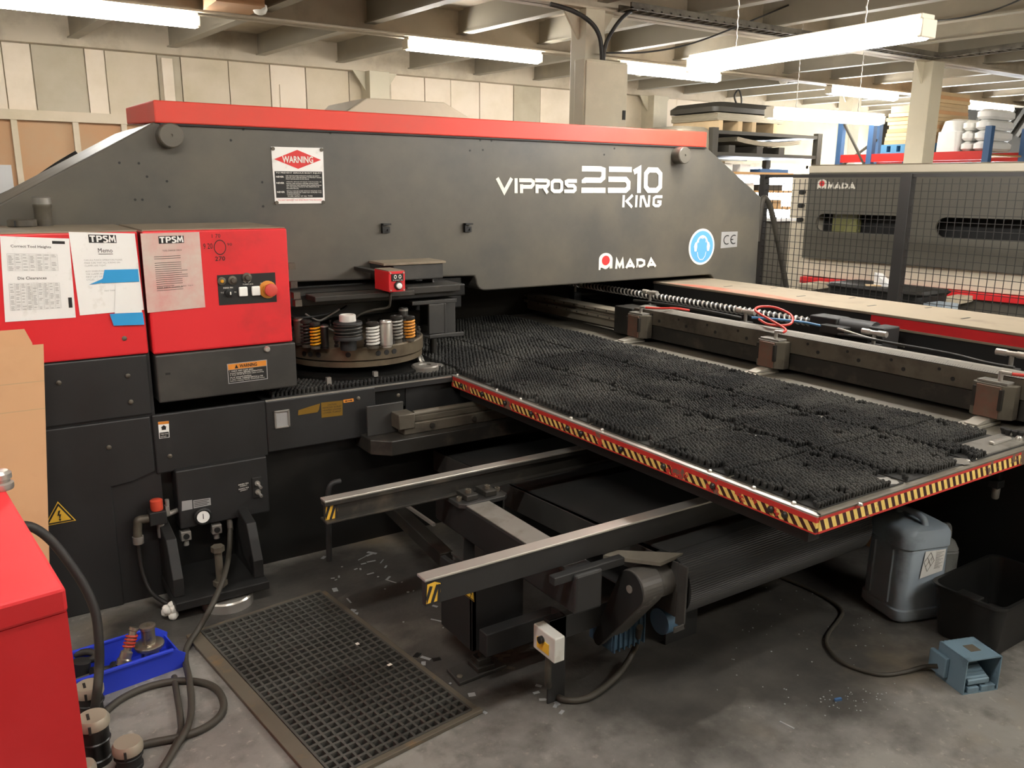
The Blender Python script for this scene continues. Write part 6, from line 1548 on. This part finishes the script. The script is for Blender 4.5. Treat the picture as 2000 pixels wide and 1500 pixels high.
mb = MB(); loft(mb, cs_, us, vs_, [(0, .06, .08, .03), (.01, .075, .095, .04), (.15, .075, .095, .04), (.155, .07, .09, .04), (.16, .075, .093, .04), (.19, .065, .08, .04), (.215, .03, .045, .028), (.23, .024, .024, .02)]); mb.build('body', 'pale_can', t)
MB().cyl(cs_ + Vector((0, 0, .228)), cs_ + Vector((0, 0, .25)), 0.024, n=18).build('cap', 'black', t)
MB().tube([cs_ + us * .03 + Vector((0, 0, .2)), cs_ + us * .045 + Vector((0, 0, .24)), cs_ + us * .065 + Vector((0, 0, .23)), cs_ + us * .07 + Vector((0, 0, .18))], 0.012, 10).build('carry_handle', 'pale_can', t)
t = thing('plastic_tub', 'open black plastic tub standing in front of the jerrycans', 'tub', (3.12, 1.40, 0))
mb = MB(); tc_ = Vector((3.135, 1.402, 0))
loft(mb, tc_, (1, 0, 0), (0, 1, 0), [(0.0, .195, .105, .03), (0.005, .2, .11, .035), (.195, .225, .13, .045), (.2, .235, .14, .05), (.212, .235, .14, .05), (.212, .222, .127, .045), (.19, .218, .123, .04), (.02, .19, .1, .03)], caps=(True, True))
mb.build('body', 'tub', t)
MB().box(tc_.x - 0.236, tc_.x - 0.19, tc_.y - 0.05, tc_.y + 0.03, 0.205, 0.216).build('grip', 'tub', t, bevel=0.004)
n0 = at(1880, 1358, z=0); r0_ = at(1948, 1347, z=0)
u_ = (r0_ - n0).normalized(); v_ = Vector((-u_.y, u_.x, 0)); W_ = (r0_ - n0).length; D_ = 0.128; Hp = 0.128
N0 = Vector((n0.x, n0.y, 0))
def pp3(a, b2, z): return N0 + u_ * a + v_ * b2 + Vector((0, 0, z))
t = thing('foot_pedal', 'hooded pale blue metal foot pedal on the floor at the right', 'pedal', tuple(pp3(W_ / 2, D_ / 2, 0)))
def slab(a0, a1, b0, b1, z0, z1): return (pp3((a0 + a1) / 2, (b0 + b1) / 2, (z0 + z1) / 2), u_ * (a1 - a0) / 2, v_ * (b1 - b0) / 2, Vector((0, 0, (z1 - z0) / 2)))
hd = MB(); hd.obox(*slab(0, 0.004, 0, D_, 0, Hp)).obox(*slab(W_ - 0.004, W_, 0, D_, 0, Hp)).obox(*slab(0, W_, 0, D_, Hp - 0.004, Hp)).obox(*slab(0, W_, D_ - 0.004, D_, 0, Hp)).obox(*slab(0, W_, 0, D_, 0, 0.004))
hd.build('hood', 'pedal', t)
MB().add([pp3(a, b2, z) for a, b2, z in ((.02, .005, .03), (W_ - .035, .005, .03), (W_ - .035, .10, .075), (.02, .10, .075), (.02, .005, .046), (W_ - .035, .005, .046), (W_ - .035, .10, .09), (.02, .10, .09))], [(3, 2, 1, 0), (4, 5, 6, 7), (0, 1, 5, 4), (1, 2, 6, 5), (2, 3, 7, 6), (3, 0, 4, 7)]).build('treadle', 'pedal', t, bevel=0.002)
rb2 = MB()
for k in range(9):
    b2 = .012 + k * .0105; z_ = .046 + (b2 - .005) / .095 * .044
    rb2.obox(pp3(W_ / 2 - .0075, b2, z_ + .001), u_ * (W_ / 2 - .03), v_ * .0022, Vector((0, 0, .0015)))
rb2.build('tread_rib', 'pedal', t); 
MB().obox(*slab(.02, W_ * .45, .0, .03, .004, .022)).obox(*slab(W_ * .52, W_ - .012, .0, .03, .004, .022)).build('return_block', 'pedal', t, bevel=0.002)
MB().obox(*slab(.055, .095, .045, .085, Hp, Hp + .0008)).build('rubbed_label', 'angle_iron', t)
MB().obox(*slab(-.018, .0, D_ * .55, D_ + .02, .02, .095)).build('gland_box', 'pedal', t, bevel=0.004)
gl = pp3(-.02, D_ * .8, .05)
cable('pedal_cable', [gl, at(1805, 1302, z=0.02), at(1770, 1312, z=0.008), at(1725, 1318, z=0.008), at(1680, 1308, z=0.008), at(1640, 1290, z=0.008), at(1616, 1262, z=0.008), at(1617, 1240, z=0.008), at(1635, 1215, z=0.008), at(1645, 1195, z=0.008), at(1625, 1175, z=0.008), at(1580, 1150, z=0.008), at(1520, 1125, z=0.008), at(1465, 1098, z=0.008), at(1430, 1082, z=0.008)], 0.0075, 'dark cable winding over the floor to the foot pedal', 'hose')
# planks and drain cup under the table
k1 = at(1880, 1028, z=0.16)
tag(MB().obox((3.44, 2.05, 0.11), (0.02, 0.0, 0.0), (0.03, 0.3, 0.0), (0, 0, 0.11)).build('board_offcut', 'brown_box', loc=(3.44, 2.05, 0)), 'brown board standing behind the small jerrycan', 'board')
cp_ = at(1945, 960, y=1.55)
t = thing('drain_cup', 'small clear drain cup with a metal fitting hanging under the table edge', 'filter', (cp_.x, 1.55, cp_.z))
MB().lathe((cp_.x, 1.55, cp_.z - 0.03), [(0.010, 0), (0.014, 0.005), (0.015, 0.045), (0.012, 0.05), (0, 0.05)], 16).build('cup', 'alloy', t)
MB().box(cp_.x - 0.03, cp_.x + 0.02, 1.53, 1.57, cp_.z + 0.02, cp_.z + 0.05).box(cp_.x - 0.012, cp_.x + 0.012, 1.538, 1.562, cp_.z + 0.05, 0.737).build('bracket', 'black', t, bevel=0.003)
# ================================================================== behind the press: fence, press brake, racking
FX = 5.3
fence = thing('mesh_fence', 'black wire mesh safety fence behind the carriage cover', 'fence', (FX, 3.0, 0))
fy0, fy1, fy2 = 4.50, 3.30, 2.10
for k, y in enumerate((fy0, fy1, fy2, 0.9)):
    MB().box(FX - 0.03, FX + 0.03, y - (0.025 if k != 1 else 0.04), y + (0.025 if k != 1 else 0.04), 0.0, 1.757).build('post', 'fence', fence, bevel=0.003)
for (a, b_) in ((fy0, fy1), (fy1, fy2), (fy2, 0.9)):
    fr = MB().box(FX - 0.015, FX + 0.015, b_ + 0.02, a - 0.02, 1.731, 1.754).box(FX - 0.015, FX + 0.015, b_ + 0.02, a - 0.02, 0.15, 0.19).build('panel_frame', 'fence', fence)
    g = MB(); n_ = int((a - b_) / 0.048); zz = 0.2
    for i in range(n_ + 1): y = b_ + (a - b_) * i / n_; g.box(FX - 0.0018, FX + 0.0018, y - 0.0018, y + 0.0018, 0.17, 1.72)
    while zz < 1.71: g.box(FX - 0.0036, FX, b_, a, zz - 0.0018, zz + 0.0018); zz += 0.048
    g.build('wire_mesh', 'fence', fence)

# press brake
bd = Vector((-0.135, 0.991, 0)).normalized(); bn = Vector((-bd.y, bd.x, 0)) * -1   # bn points away from the viewer
B0 = Vector((6.5, 5.015, 0))
def bk(s, d_, z): return B0 - bd * s + bn * d_ + Vector((0, 0, z))   # s to the right along the face, d_ into the machine
if (bk(0, 1, 0) - B0).x < 0: bn = -bn
brake = thing('press_brake', 'long cream and dark grey press brake behind the wire mesh fence', 'machine', tuple(B0 - bd * 1.5))
def bbox(mb, s0, s1, d0, d1, z0, z1):
    c = bk((s0 + s1) / 2, (d0 + d1) / 2, (z0 + z1) / 2); return mb.obox(c, bd * (s1 - s0) / 2, bn * (d1 - d0) / 2, Vector((0, 0, (z1 - z0) / 2)))
LB = 3.6
bbox(MB(), -0.02, LB, 0.02, 0.5, 1.79, 1.855).build('top_beam', 'cream', brake, bevel=0.008)
bbox(MB(), 0.0, LB, 0.02, 0.5, 1.853, 1.862).build('dusty_top', 'dust_cover', brake)
bbox(MB(), -0.20, 0.05, 0.06, 0.5, 0.0, 1.79).build('end_frame', 'cream', brake, bevel=0.01)
fp_ = MB()
def slot_pts(s0, s1, z0, z1):
    r = (z1 - z0) / 2; pts = []
    for i in range(11): a = math.radians(90 + 18 * i); pts.append((s0 + r + r * math.cos(a), (z0 + z1) / 2 + r * math.sin(a)))
    for i in range(11): a = math.radians(-90 + 18 * i); pts.append((s1 - r + r * math.cos(a), (z0 + z1) / 2 + r * math.sin(a)))
    return pts
def on_brake(px, py):
    u = (px - 1000.0) / FPX; v = (py - 750.0) / FPX; rr_ = right * u + down * v + fwd
    t_ = (B0 - CAM).dot(bn) / rr_.dot(bn); p = CAM + rr_ * t_; return -(p - B0).dot(bd), p.z
sA, zA1 = on_brake(1594, 420); _, zA0 = on_brake(1600, 452); sB, _ = on_brake(1780, 437)
sC, zC1 = on_brake(1829, 424); _, zC0 = on_brake(1840, 463)
sP0, _ = on_brake(1566, 420); sP1, _ = on_brake(1556, 500)
zp0, zp1 = 1.03, 1.79
# front panel as strips round the two slots so that they are real openings
def pbox(s0, s1, z0, z1): bbox(fp_, s0, s1, 0.0, 0.03, z0, z1)
za, zb_ = min(zA0, zC0), max(zA1, zC1)
SD = sC + 1.35
pbox(0, LB, zb_, zp1); pbox(0, LB, zp0, za); pbox(0, sA, za, zb_); pbox(sB, sC, za, zb_); pbox(SD, LB, za, zb_)
def corner(s_edge, sgn, z0, z1):
    r = (z1 - z0) / 2; zc = (z0 + z1) / 2
    for up in (1, -1):
        pts = [(s_edge, zc + up * r)] + [(s_edge + sgn * (r - r * math.sin(math.radians(9 * i))), zc + up * r * math.cos(math.radians(9 * i))) for i in range(11)]
        fr_ = [bk(s, 0.0, z) for s, z in pts]; bk_ = [bk(s, 0.03, z) for s, z in pts]; n_ = len(pts)
        fp_.add(fr_ + bk_, [tuple(range(n_)), tuple(range(2 * n_ - 1, n_ - 1, -1))] + [(i, i + n_, (i + 1) % n_ + n_, (i + 1) % n_) for i in range(n_)])
for se, sg in ((sA, 1), (sB, -1), (sC, 1), (SD, -1)): corner(se, sg, za, zb_)
fp_.build('front_panel', 'brake_dark', brake)
bbox(MB(), 0.05, LB, 0.25, 0.3, 1.0, 1.79).build('inner_wall', 'black', brake)
bbox(MB(), sA + 0.1, sA + 0.33, 0.12, 0.2, za - 0.02, zb_ + 0.02).build('inner_drum', 'glass', brake)
bbox(MB(), -0.02, LB, 0.05, 0.5, 0.86, 1.03).build('lower_beam', 'cream', brake, bevel=0.006)
bbox(MB(), 0.0, LB, 0.0, 0.5, 0.80, 0.855).build('red_rail', 'red', brake, bevel=0.004)
bbox(MB(), 0.0, LB, 0.04, 0.5, 0.0, 0.80).build('bed', 'brake_dark', brake)
for z_ in (1.62, 1.5, 1.37):
    c = bk(-0.07, 0.055, z_); MB().cyl(c, c - bn * 0.05, 0.022, n=14).build('control_knob', 'black', brake)
s0, z1_ = on_brake(1598, 350); s1, z0_ = on_brake(1614, 369); s2, _ = on_brake(1617, 360); s3, _ = on_brake(1673, 360); _, zz0 = on_brake(1640, 368.5); _, zz1 = on_brake(1640, 357)
maker_logo([bk(s0, 0, z0_), bk(s1, 0, z0_), bk(s1, 0, z1_), bk(s0, 0, z1_)], [bk(s2, 0, zz0), bk(s3, 0, zz0), bk(s3, 0, zz1), bk(s2, 0, zz1)], brake, 0.003)
for px, py in ((1610, 545), (1880, 592)):
    s, _ = on_brake(px, py); bbox(MB(), s - 0.05, s + 0.07, -0.35, 0.02, 0.78, 0.83).build('sheet_support', 'cabinet_grey', brake, bevel=0.005)
# things between fence and brake
def on_plane(px, py, x): return at(px, py, x=x)
p = at(1730, 575, x=5.85)
t = thing('plastic_tub', 'black tub with a floppy lid of plastic sheet behind the fence post', 'tub', (5.85, p.y, 0))
y0, y1 = at(1827, 566, x=5.85).y, at(1646, 549, x=5.85).y
mb = MB(); loft(mb, (5.85, (y0 + y1) / 2, 0), (1, 0, 0), (0, 1, 0), [(0, .16, (y1 - y0) / 2 - .05, .03), (.90, .2, (y1 - y0) / 2, .05), (.92, .22, (y1 - y0) / 2 + .02, .05), (.94, .2, (y1 - y0) / 2, .05)]); mb.build('body', 'tub', t)
c = at(1716, 548, x=5.72); t = thing('crumpled_paper', 'crumpled white paper standing on the black tub behind the fence', 'paper', (c.x, c.y, 0.942))
rr = random.Random(4); pts = [(0, 0.0), (0.0, 0.11), (-0.05, 0.07), (-0.10, 0.04), (-0.14, 0.0)]
V = [(5.75 + rr.uniform(-.02, .02), c.y + 0.05 + u_, 0.942 + z_ * 0.9) for u_, z_ in pts] + [(5.80 + rr.uniform(-.03, .03), c.y + 0.04 + u_ * .9, 0.942 + z_ * .8) for u_, z_ in pts]
MB().add(V, [(0, 1, 2, 3, 4), (9, 8, 7, 6, 5), (0, 5, 6, 1), (1, 6, 7, 2), (2, 7, 8, 3), (3, 8, 9, 4), (4, 9, 5, 0)]).build('sheet', 'film', t)
c = at(1838, 592, x=5.75); tag(MB().box(5.65, 5.85, c.y - 0.07, c.y + 0.07, 0.0, 0.87).build('grey_crate', 'can', loc=(5.75, c.y, 0)), 'grey stacked crate right of the black tub behind the fence', 'crate')
c = at(1705, 570, x=5.6); tag(MB().bar((5.68, c.y + 0.12, 0.946), (5.84, c.y - 0.05, 0.946), 0.05, 0.008).build('wooden_slat', 'wood', loc=c), 'brown slat leaning on the black tub behind the fence', 'slat')
c0 = at(1493, 393, y=4.35); c1 = at(1538, 562, y=4.35)
cable('flexible_conduit', [c0 + Vector((-0.05, 0, -0.3)), c0 + Vector((-0.03, 0, -0.02)), c0 + Vector((0.01, 0, 0.02)), at(1506, 410, y=4.35), at(1520, 475, y=4.35), at(1532, 540, y=4.35), at(1540, 590, y=4.35)], 0.022, 'grey flexible conduit arching down behind the right end of the press', 'hose', 'conduit')
cb0 = at(1497, 420, y=4.75); cb1 = at(1548, 560, y=4.75)
t = thing('steel_cabinet', 'dark grey cabinet with a white sheet on top beyond the press end', 'cabinet', (cb0.x, 4.9, 0))
MB().box(cb0.x + 0.02, cb1.x - 0.1, 4.75, 5.2, 0.0, at(1520, 432, y=4.75).z).build('body', 'brake_dark', t, bevel=0.006)
zt2 = at(1520, 432, y=4.75).z; MB().box(cb0.x, cb1.x - 0.08, 4.70, 5.25, zt2, zt2 + 0.025).build('top', 'film', t, bevel=0.003)

# dark sheet rack
RY_ = 8.0
rx0, rx1 = at(1394, 260, y=RY_).x, at(1588, 260, y=RY_).x
rack = thing('sheet_rack', 'dark steel rack loaded with sheet metal beyond the right end of the press', 'rack', ((rx0 + rx1) / 2, RY_ + 0.4, 0))
for x in (rx0, rx1 + 0.12):
    for y in (RY_, RY_ + 0.9): MB().box(x - 0.05, x + 0.05, y - 0.04, y + 0.04, 0, 2.42).build('upright', 'rack_dark', rack)
zs = [at(1480, 259, y=RY_).z, at(1480, 300, y=RY_).z, at(1480, 335, y=RY_).z - 0.01, at(1480, 372, y=RY_).z, at(1480, 405, y=RY_).z]
for k, z in enumerate(zs):
    w = k >= 2
    MB().box(rx0, rx1 + 0.12, RY_ - 0.03, RY_ + 0.93, z - (0.03 if w else 0.045), z).build('shelf', 'plywood' if w else 'rack_dark', rack)
def stack(x0, x1, z, n, label, m='sheet', warp=0.0, th=0.014, y0=RY_, y1=RY_ + 0.85, name='metal_sheet', cat='sheet metal', gap=0.002):
    for k in range(n):
        zz = z + k * (th + gap); q = MB(); N_ = 8
        V = []
        for i in range(N_ + 1):
            u = i / N_; w_ = warp * (2 * u - 1) ** 2; x = x0 + (x1 - x0) * u + (rr.uniform(-.01, .01) if i in (0, N_) else 0)
            V += [(x, y0, zz + w_), (x, y1, zz + w_), (x, y1, zz + th + w_), (x, y0, zz + th + w_)]
        F = [(0, 1, 2, 3), (4 * N_ + 3, 4 * N_ + 2, 4 * N_ + 1, 4 * N_)]
        for i in range(N_):
            for j in range(4): F.append((4 * i + j, 4 * i + 4 + j, 4 * i + 4 + (j + 1) % 4, 4 * i + (j + 1) % 4))
        q.add(V, F); tag(q.build(name, m, loc=((x0 + x1) / 2, (y0 + y1) / 2, zz)), label, cat, label)
stack(rx0 + 0.05, rx0 + 1.35, zs[0] + 0.13, 6, 'bright sheet in the wrapped stack on the top shelf of the dark rack')
for x in (rx0 + 0.08, rx0 + 0.45, rx0 + 0.72, rx0 + 1.15): tag(MB().box(x, x + 0.08, RY_, RY_ + 0.85, zs[0], zs[0] + 0.128).build('timber_bearer', 'wood', loc=(x, RY_, zs[0])), 'timber bearer under the wrapped stack on the top shelf', 'timber', 'timber bearers on the top shelf')
stack(rx0 + 0.45, rx1 - 0.25, zs[1] + 0.1, 6, 'warped thin sheet on the middle shelf of the dark rack', warp=0.05, th=0.008)
for x in (rx0 + 0.3, rx0 + 0.85, rx0 + 1.3): tag(MB().box(x, x + 0.12, RY_, RY_ + 0.85, zs[1], zs[1] + 0.095).build('timber_bearer', 'rack_dark', loc=(x, RY_, zs[1])), 'dark bearer under the warped sheets on the middle shelf', 'timber', 'dark bearers on the middle shelf')
wz = zs[0] + 0.13 + 6 * 0.016 + 0.01
t = thing('wrapped_bundle', 'dark film wrapped bundle lying on top of the dark rack', 'bundle', (rx0 + 0.6, RY_ + 0.4, wz))
mb = MB(); loft(mb, (rx0 + 0.72, RY_ + 0.42, wz), (1, 0, 0), (0, 1, 0), [(0, 0.74, 0.45, .1), (.06, .74, .45, .1), (.12, .66, .4, .1), (.14, .5, .3, .1)]); mb.build('bundle', 'rack_dark', t)
t = thing('wrapped_bundle', 'shiny film wrapped pallet load at the left end of the dark rack', 'bundle', (rx0 - 0.35, RY_ + 0.3, 0))
mb = MB(); loft(mb, (rx0 - 0.32, RY_ + 0.35, 0), (1, 0, 0), (0, 1, 0), [(0, .3, .35, .05), (2.2, .3, .35, .08), (2.38, .29, .34, .08), (2.42, .24, .3, .08)]); mb.build('load', 'grey_film', t)
tag(MB().tube([(rx0 + 0.5, RY_ + 0.1, wz + 0.12), (rx0 + 0.45, RY_ + 0.1, wz + 0.22), (rx0 + 0.52, RY_ + 0.1, wz + 0.3), (rx0 + 0.58, RY_ + 0.1, wz + 0.22), (rx0 + 0.6, RY_ + 0.1, wz + 0.1)], 0.012, 8).build('lifting_hook', 'dark_steel', loc=(rx0 + 0.5, RY_ + 0.1, wz)), 'dark lifting hook standing on the wrapped bundle', 'hook')
for k, (a, b_, z, h, m_) in enumerate(((0.05, 0.45, 2, .1, 'film'), (0.6, 0.8, 2, .1, 'film'), (1.0, 1.6, 2, .05, 'rack_blue'), (0.4, 0.9, 3, .1, 'film'), (1.0, 1.5, 3, .08, 'rack_dark'), (0.9, 1.5, 4, .1, 'wood'))):
    lb_ = ['white carton at the left of the first plywood shelf', 'narrow white carton on the first plywood shelf', 'flat blue carton on the first plywood shelf', 'white carton on the second plywood shelf', 'dark carton on the second plywood shelf', 'brown carton on the lowest plywood shelf'][k]
    tag(MB().box(rx0 + a, rx0 + b_, RY_ + 0.05, RY_ + 0.6, zs[z], zs[z] + h).build('carton', m_, loc=(rx0 + a, RY_ + 0.05, zs[z])), lb_, 'carton')

# pallet rack with boxes and sacks
PX = 11.0
yA, yB = at(1640, 300, x=PX).y, at(1928, 297, x=PX).y
zb2 = at(1800, 298, x=PX).z
prk = thing('pallet_rack', 'blue and red pallet racking under the far right lamps', 'rack', (PX + 0.4, (yA + yB) / 2, 0))
for y in (yA, at(1700, 300, x=PX).y, yB):
    for x in (PX, PX + 0.9): MB().box(x - 0.04, x + 0.04, y - 0.04, y + 0.04, 0, zb2 + (0.55 if y > yB + 0.1 else 0.3)).build('upright', 'rack_blue', prk)
for k in range(4): MB().bar((PX, yA, 0.3 + 0.55 * k), (PX + 0.9, yA, 0.75 + 0.55 * k), 0.03, 0.03).build('brace', 'rack_dark', prk)
MB().bar((PX - 0.02, yA, zb2 + 0.5), (PX - 0.02, yA - 0.55, zb2 - 0.3), 0.03, 0.03).build('brace', 'rack_dark', prk)
for x in (PX, PX + 0.9): MB().box(x - 0.03, x + 0.03, yB, yA, zb2 - 0.11, zb2).build('beam', 'rack_red', prk)
MB().box(PX + 0.03, PX + 0.87, yB, yA, zb2 - 0.06, zb2 - 0.04).build('decking', 'plywood', prk)
def pallet(y0, y1, label, m='pallet_blue'):
    t = thing('pallet', label, 'pallet', (PX + 0.4, (y0 + y1) / 2, zb2))
    for z in (0.0, 0.10): MB().box(PX - 0.02, PX + 0.85, y0, y1, zb2 + z, zb2 + z + 0.02).build('deck', m, t)
    for y in (y0, (y0 + y1) / 2 - 0.045, y1 - 0.09): MB().box(PX - 0.02, PX + 0.85, y, y + 0.09, zb2 + 0.02, zb2 + 0.10).build('block', m, t)
ya, yb_ = at(1722, 290, x=PX).y, at(1772, 290, x=PX).y
pallet(yb_, ya, 'blue pallet under the flat boxes left of the front pillar')
for k in range(8):
    tag(MB().box(PX + 0.02 + rr.uniform(-.02, .02), PX + 0.8, yb_ + 0.03 + rr.uniform(-.03, .02), ya - 0.04 + rr.uniform(-.02, .03), zb2 + 0.122 + k * 0.052, zb2 + 0.172 + k * 0.052).build('flat_box', 'wood' if k % 3 else 'brown_box', loc=(PX, yb_, zb2 + 0.122 + k * 0.052)), 'flat pale box in the stack on the blue pallet left of the front pillar', 'box', 'flat boxes left of the pillar')
tag(MB().box(PX + 0.05, PX + 0.8, yb_ - 0.05, ya - 0.05, zb2 + 0.545, zb2 + 0.63).build('carton', 'brown_box', loc=(PX, yb_, zb2 + 0.545)), 'brown carton on top of the flat boxes', 'carton')
ya, yb_ = at(1778, 290, x=PX).y, at(1822, 290, x=PX).y
pallet(yb_, ya, 'blue pallet partly behind the front pillar')
for k in range(14):
    tag(MB().box(PX + 0.02 + rr.uniform(-.015, .015), PX + 0.8, yb_ + 0.02 + rr.uniform(-.015, .015), ya - 0.02, zb2 + 0.122 + k * 0.047, zb2 + 0.167 + k * 0.047).build('flat_box', 'wood' if k % 4 else 'cardboard', loc=(PX, yb_, zb2 + 0.122 + k * 0.047)), 'flat box in the tall stack half hidden by the front pillar', 'box', 'tall stack behind the pillar')
ya, yb_ = at(1826, 290, x=PX).y, at(1868, 290, x=PX).y
t = thing('wrapped_load', 'tall white film wrapped pallet load right of the front pillar', 'bundle', (PX + 0.4, (ya + yb_) / 2, zb2))
hh_ = at(1845, 232, x=PX).z - zb2
mb = MB(); loft(mb, (PX + 0.4, (ya + yb_) / 2, zb2 + 0.001), (1, 0, 0), (0, 1, 0), [(0, .4, (ya - yb_) / 2, .04), (hh_ * .6, .4, (ya - yb_) / 2, .06), (hh_ * .62, .38, (ya - yb_) / 2 - .01, .08), (hh_ * .93, .36, (ya - yb_) / 2 - .03, .1), (hh_, .25, (ya - yb_) / 2 - .1, .06)]); mb.build('load', 'film', t)
def sack(y0, y1, z, label, m='film'):
    mb = MB(); h = 0.13
    loft(mb, (PX + 0.35, (y0 + y1) / 2, z + 0.002), (1, 0, 0), (0, 1, 0), [(0, .3, (y1 - y0) / 2 - .03, .06), (.03, .34, (y1 - y0) / 2, .08), (h - .04, .34, (y1 - y0) / 2, .08), (h - .004, .28, (y1 - y0) / 2 - .05, .06)])
    tag(mb.build('sack', m, loc=(PX + 0.35, (y0 + y1) / 2, z)), label, 'sack', label)
ya, yb_ = at(1871, 290, x=PX).y, at(1893, 290, x=PX).y; yc = at(1924, 290, x=PX).y
for k in range(3): sack(yb_ + 0.01, ya, zb2 + 0.13 * k, 'white sack in the shorter pile beside the film wrapped load', 'paper')
for k in range(4): sack(yc, yb_ - 0.01, zb2 + 0.13 * k, 'white sack in the taller pile at the right end of the racking')
# loose boards below the racking beam
for k in range(3):
    yy = at(1840 + 30 * k, 312, x=PX - 0.1).y
    tag(MB().bar((PX - 0.1, yy + 0.25, zb2 - 0.22 + 0.03 * k), (PX - 0.1, yy - 0.3, zb2 - 0.24 + 0.02 * k), 0.2, 0.02).build('loose_board', 'wood', loc=(PX - 0.1, yy, zb2 - 0.2)), 'loose board lying below the red racking beam', 'board', 'boards below the racking beam')
tag(MB().box(PX - 0.25, PX + 0.1, at(1935, 315, x=PX).y, at(1825, 315, x=PX).y, 0.0, zb2 - 0.27).build('timber_crate', 'wood', loc=(PX, yB, 0)), 'timber crate carrying loose boards below the red beam', 'crate')
# grey panel leaning near the left wall, seen over the slope of the press
pn = at(8, 352, y=9.2)
tag(MB().box(pn.x - 0.5, at(24, 340, y=9.2).x, 9.2, 9.26, 0.0, at(10, 322, y=9.2).z).build('foil_panel', 'silver_label', loc=(pn.x, 9.2, 0)), 'silver foil faced panel standing by the back wall at the left edge', 'panel')
cable('wall_cable', [at(0, 384, y=5.2), at(60, 355, y=5.2), at(110, 322, y=5.2), at(150, 298, y=5.2)], 0.012, 'black cable lying along the sloping shoulder of the press', 'rubber')
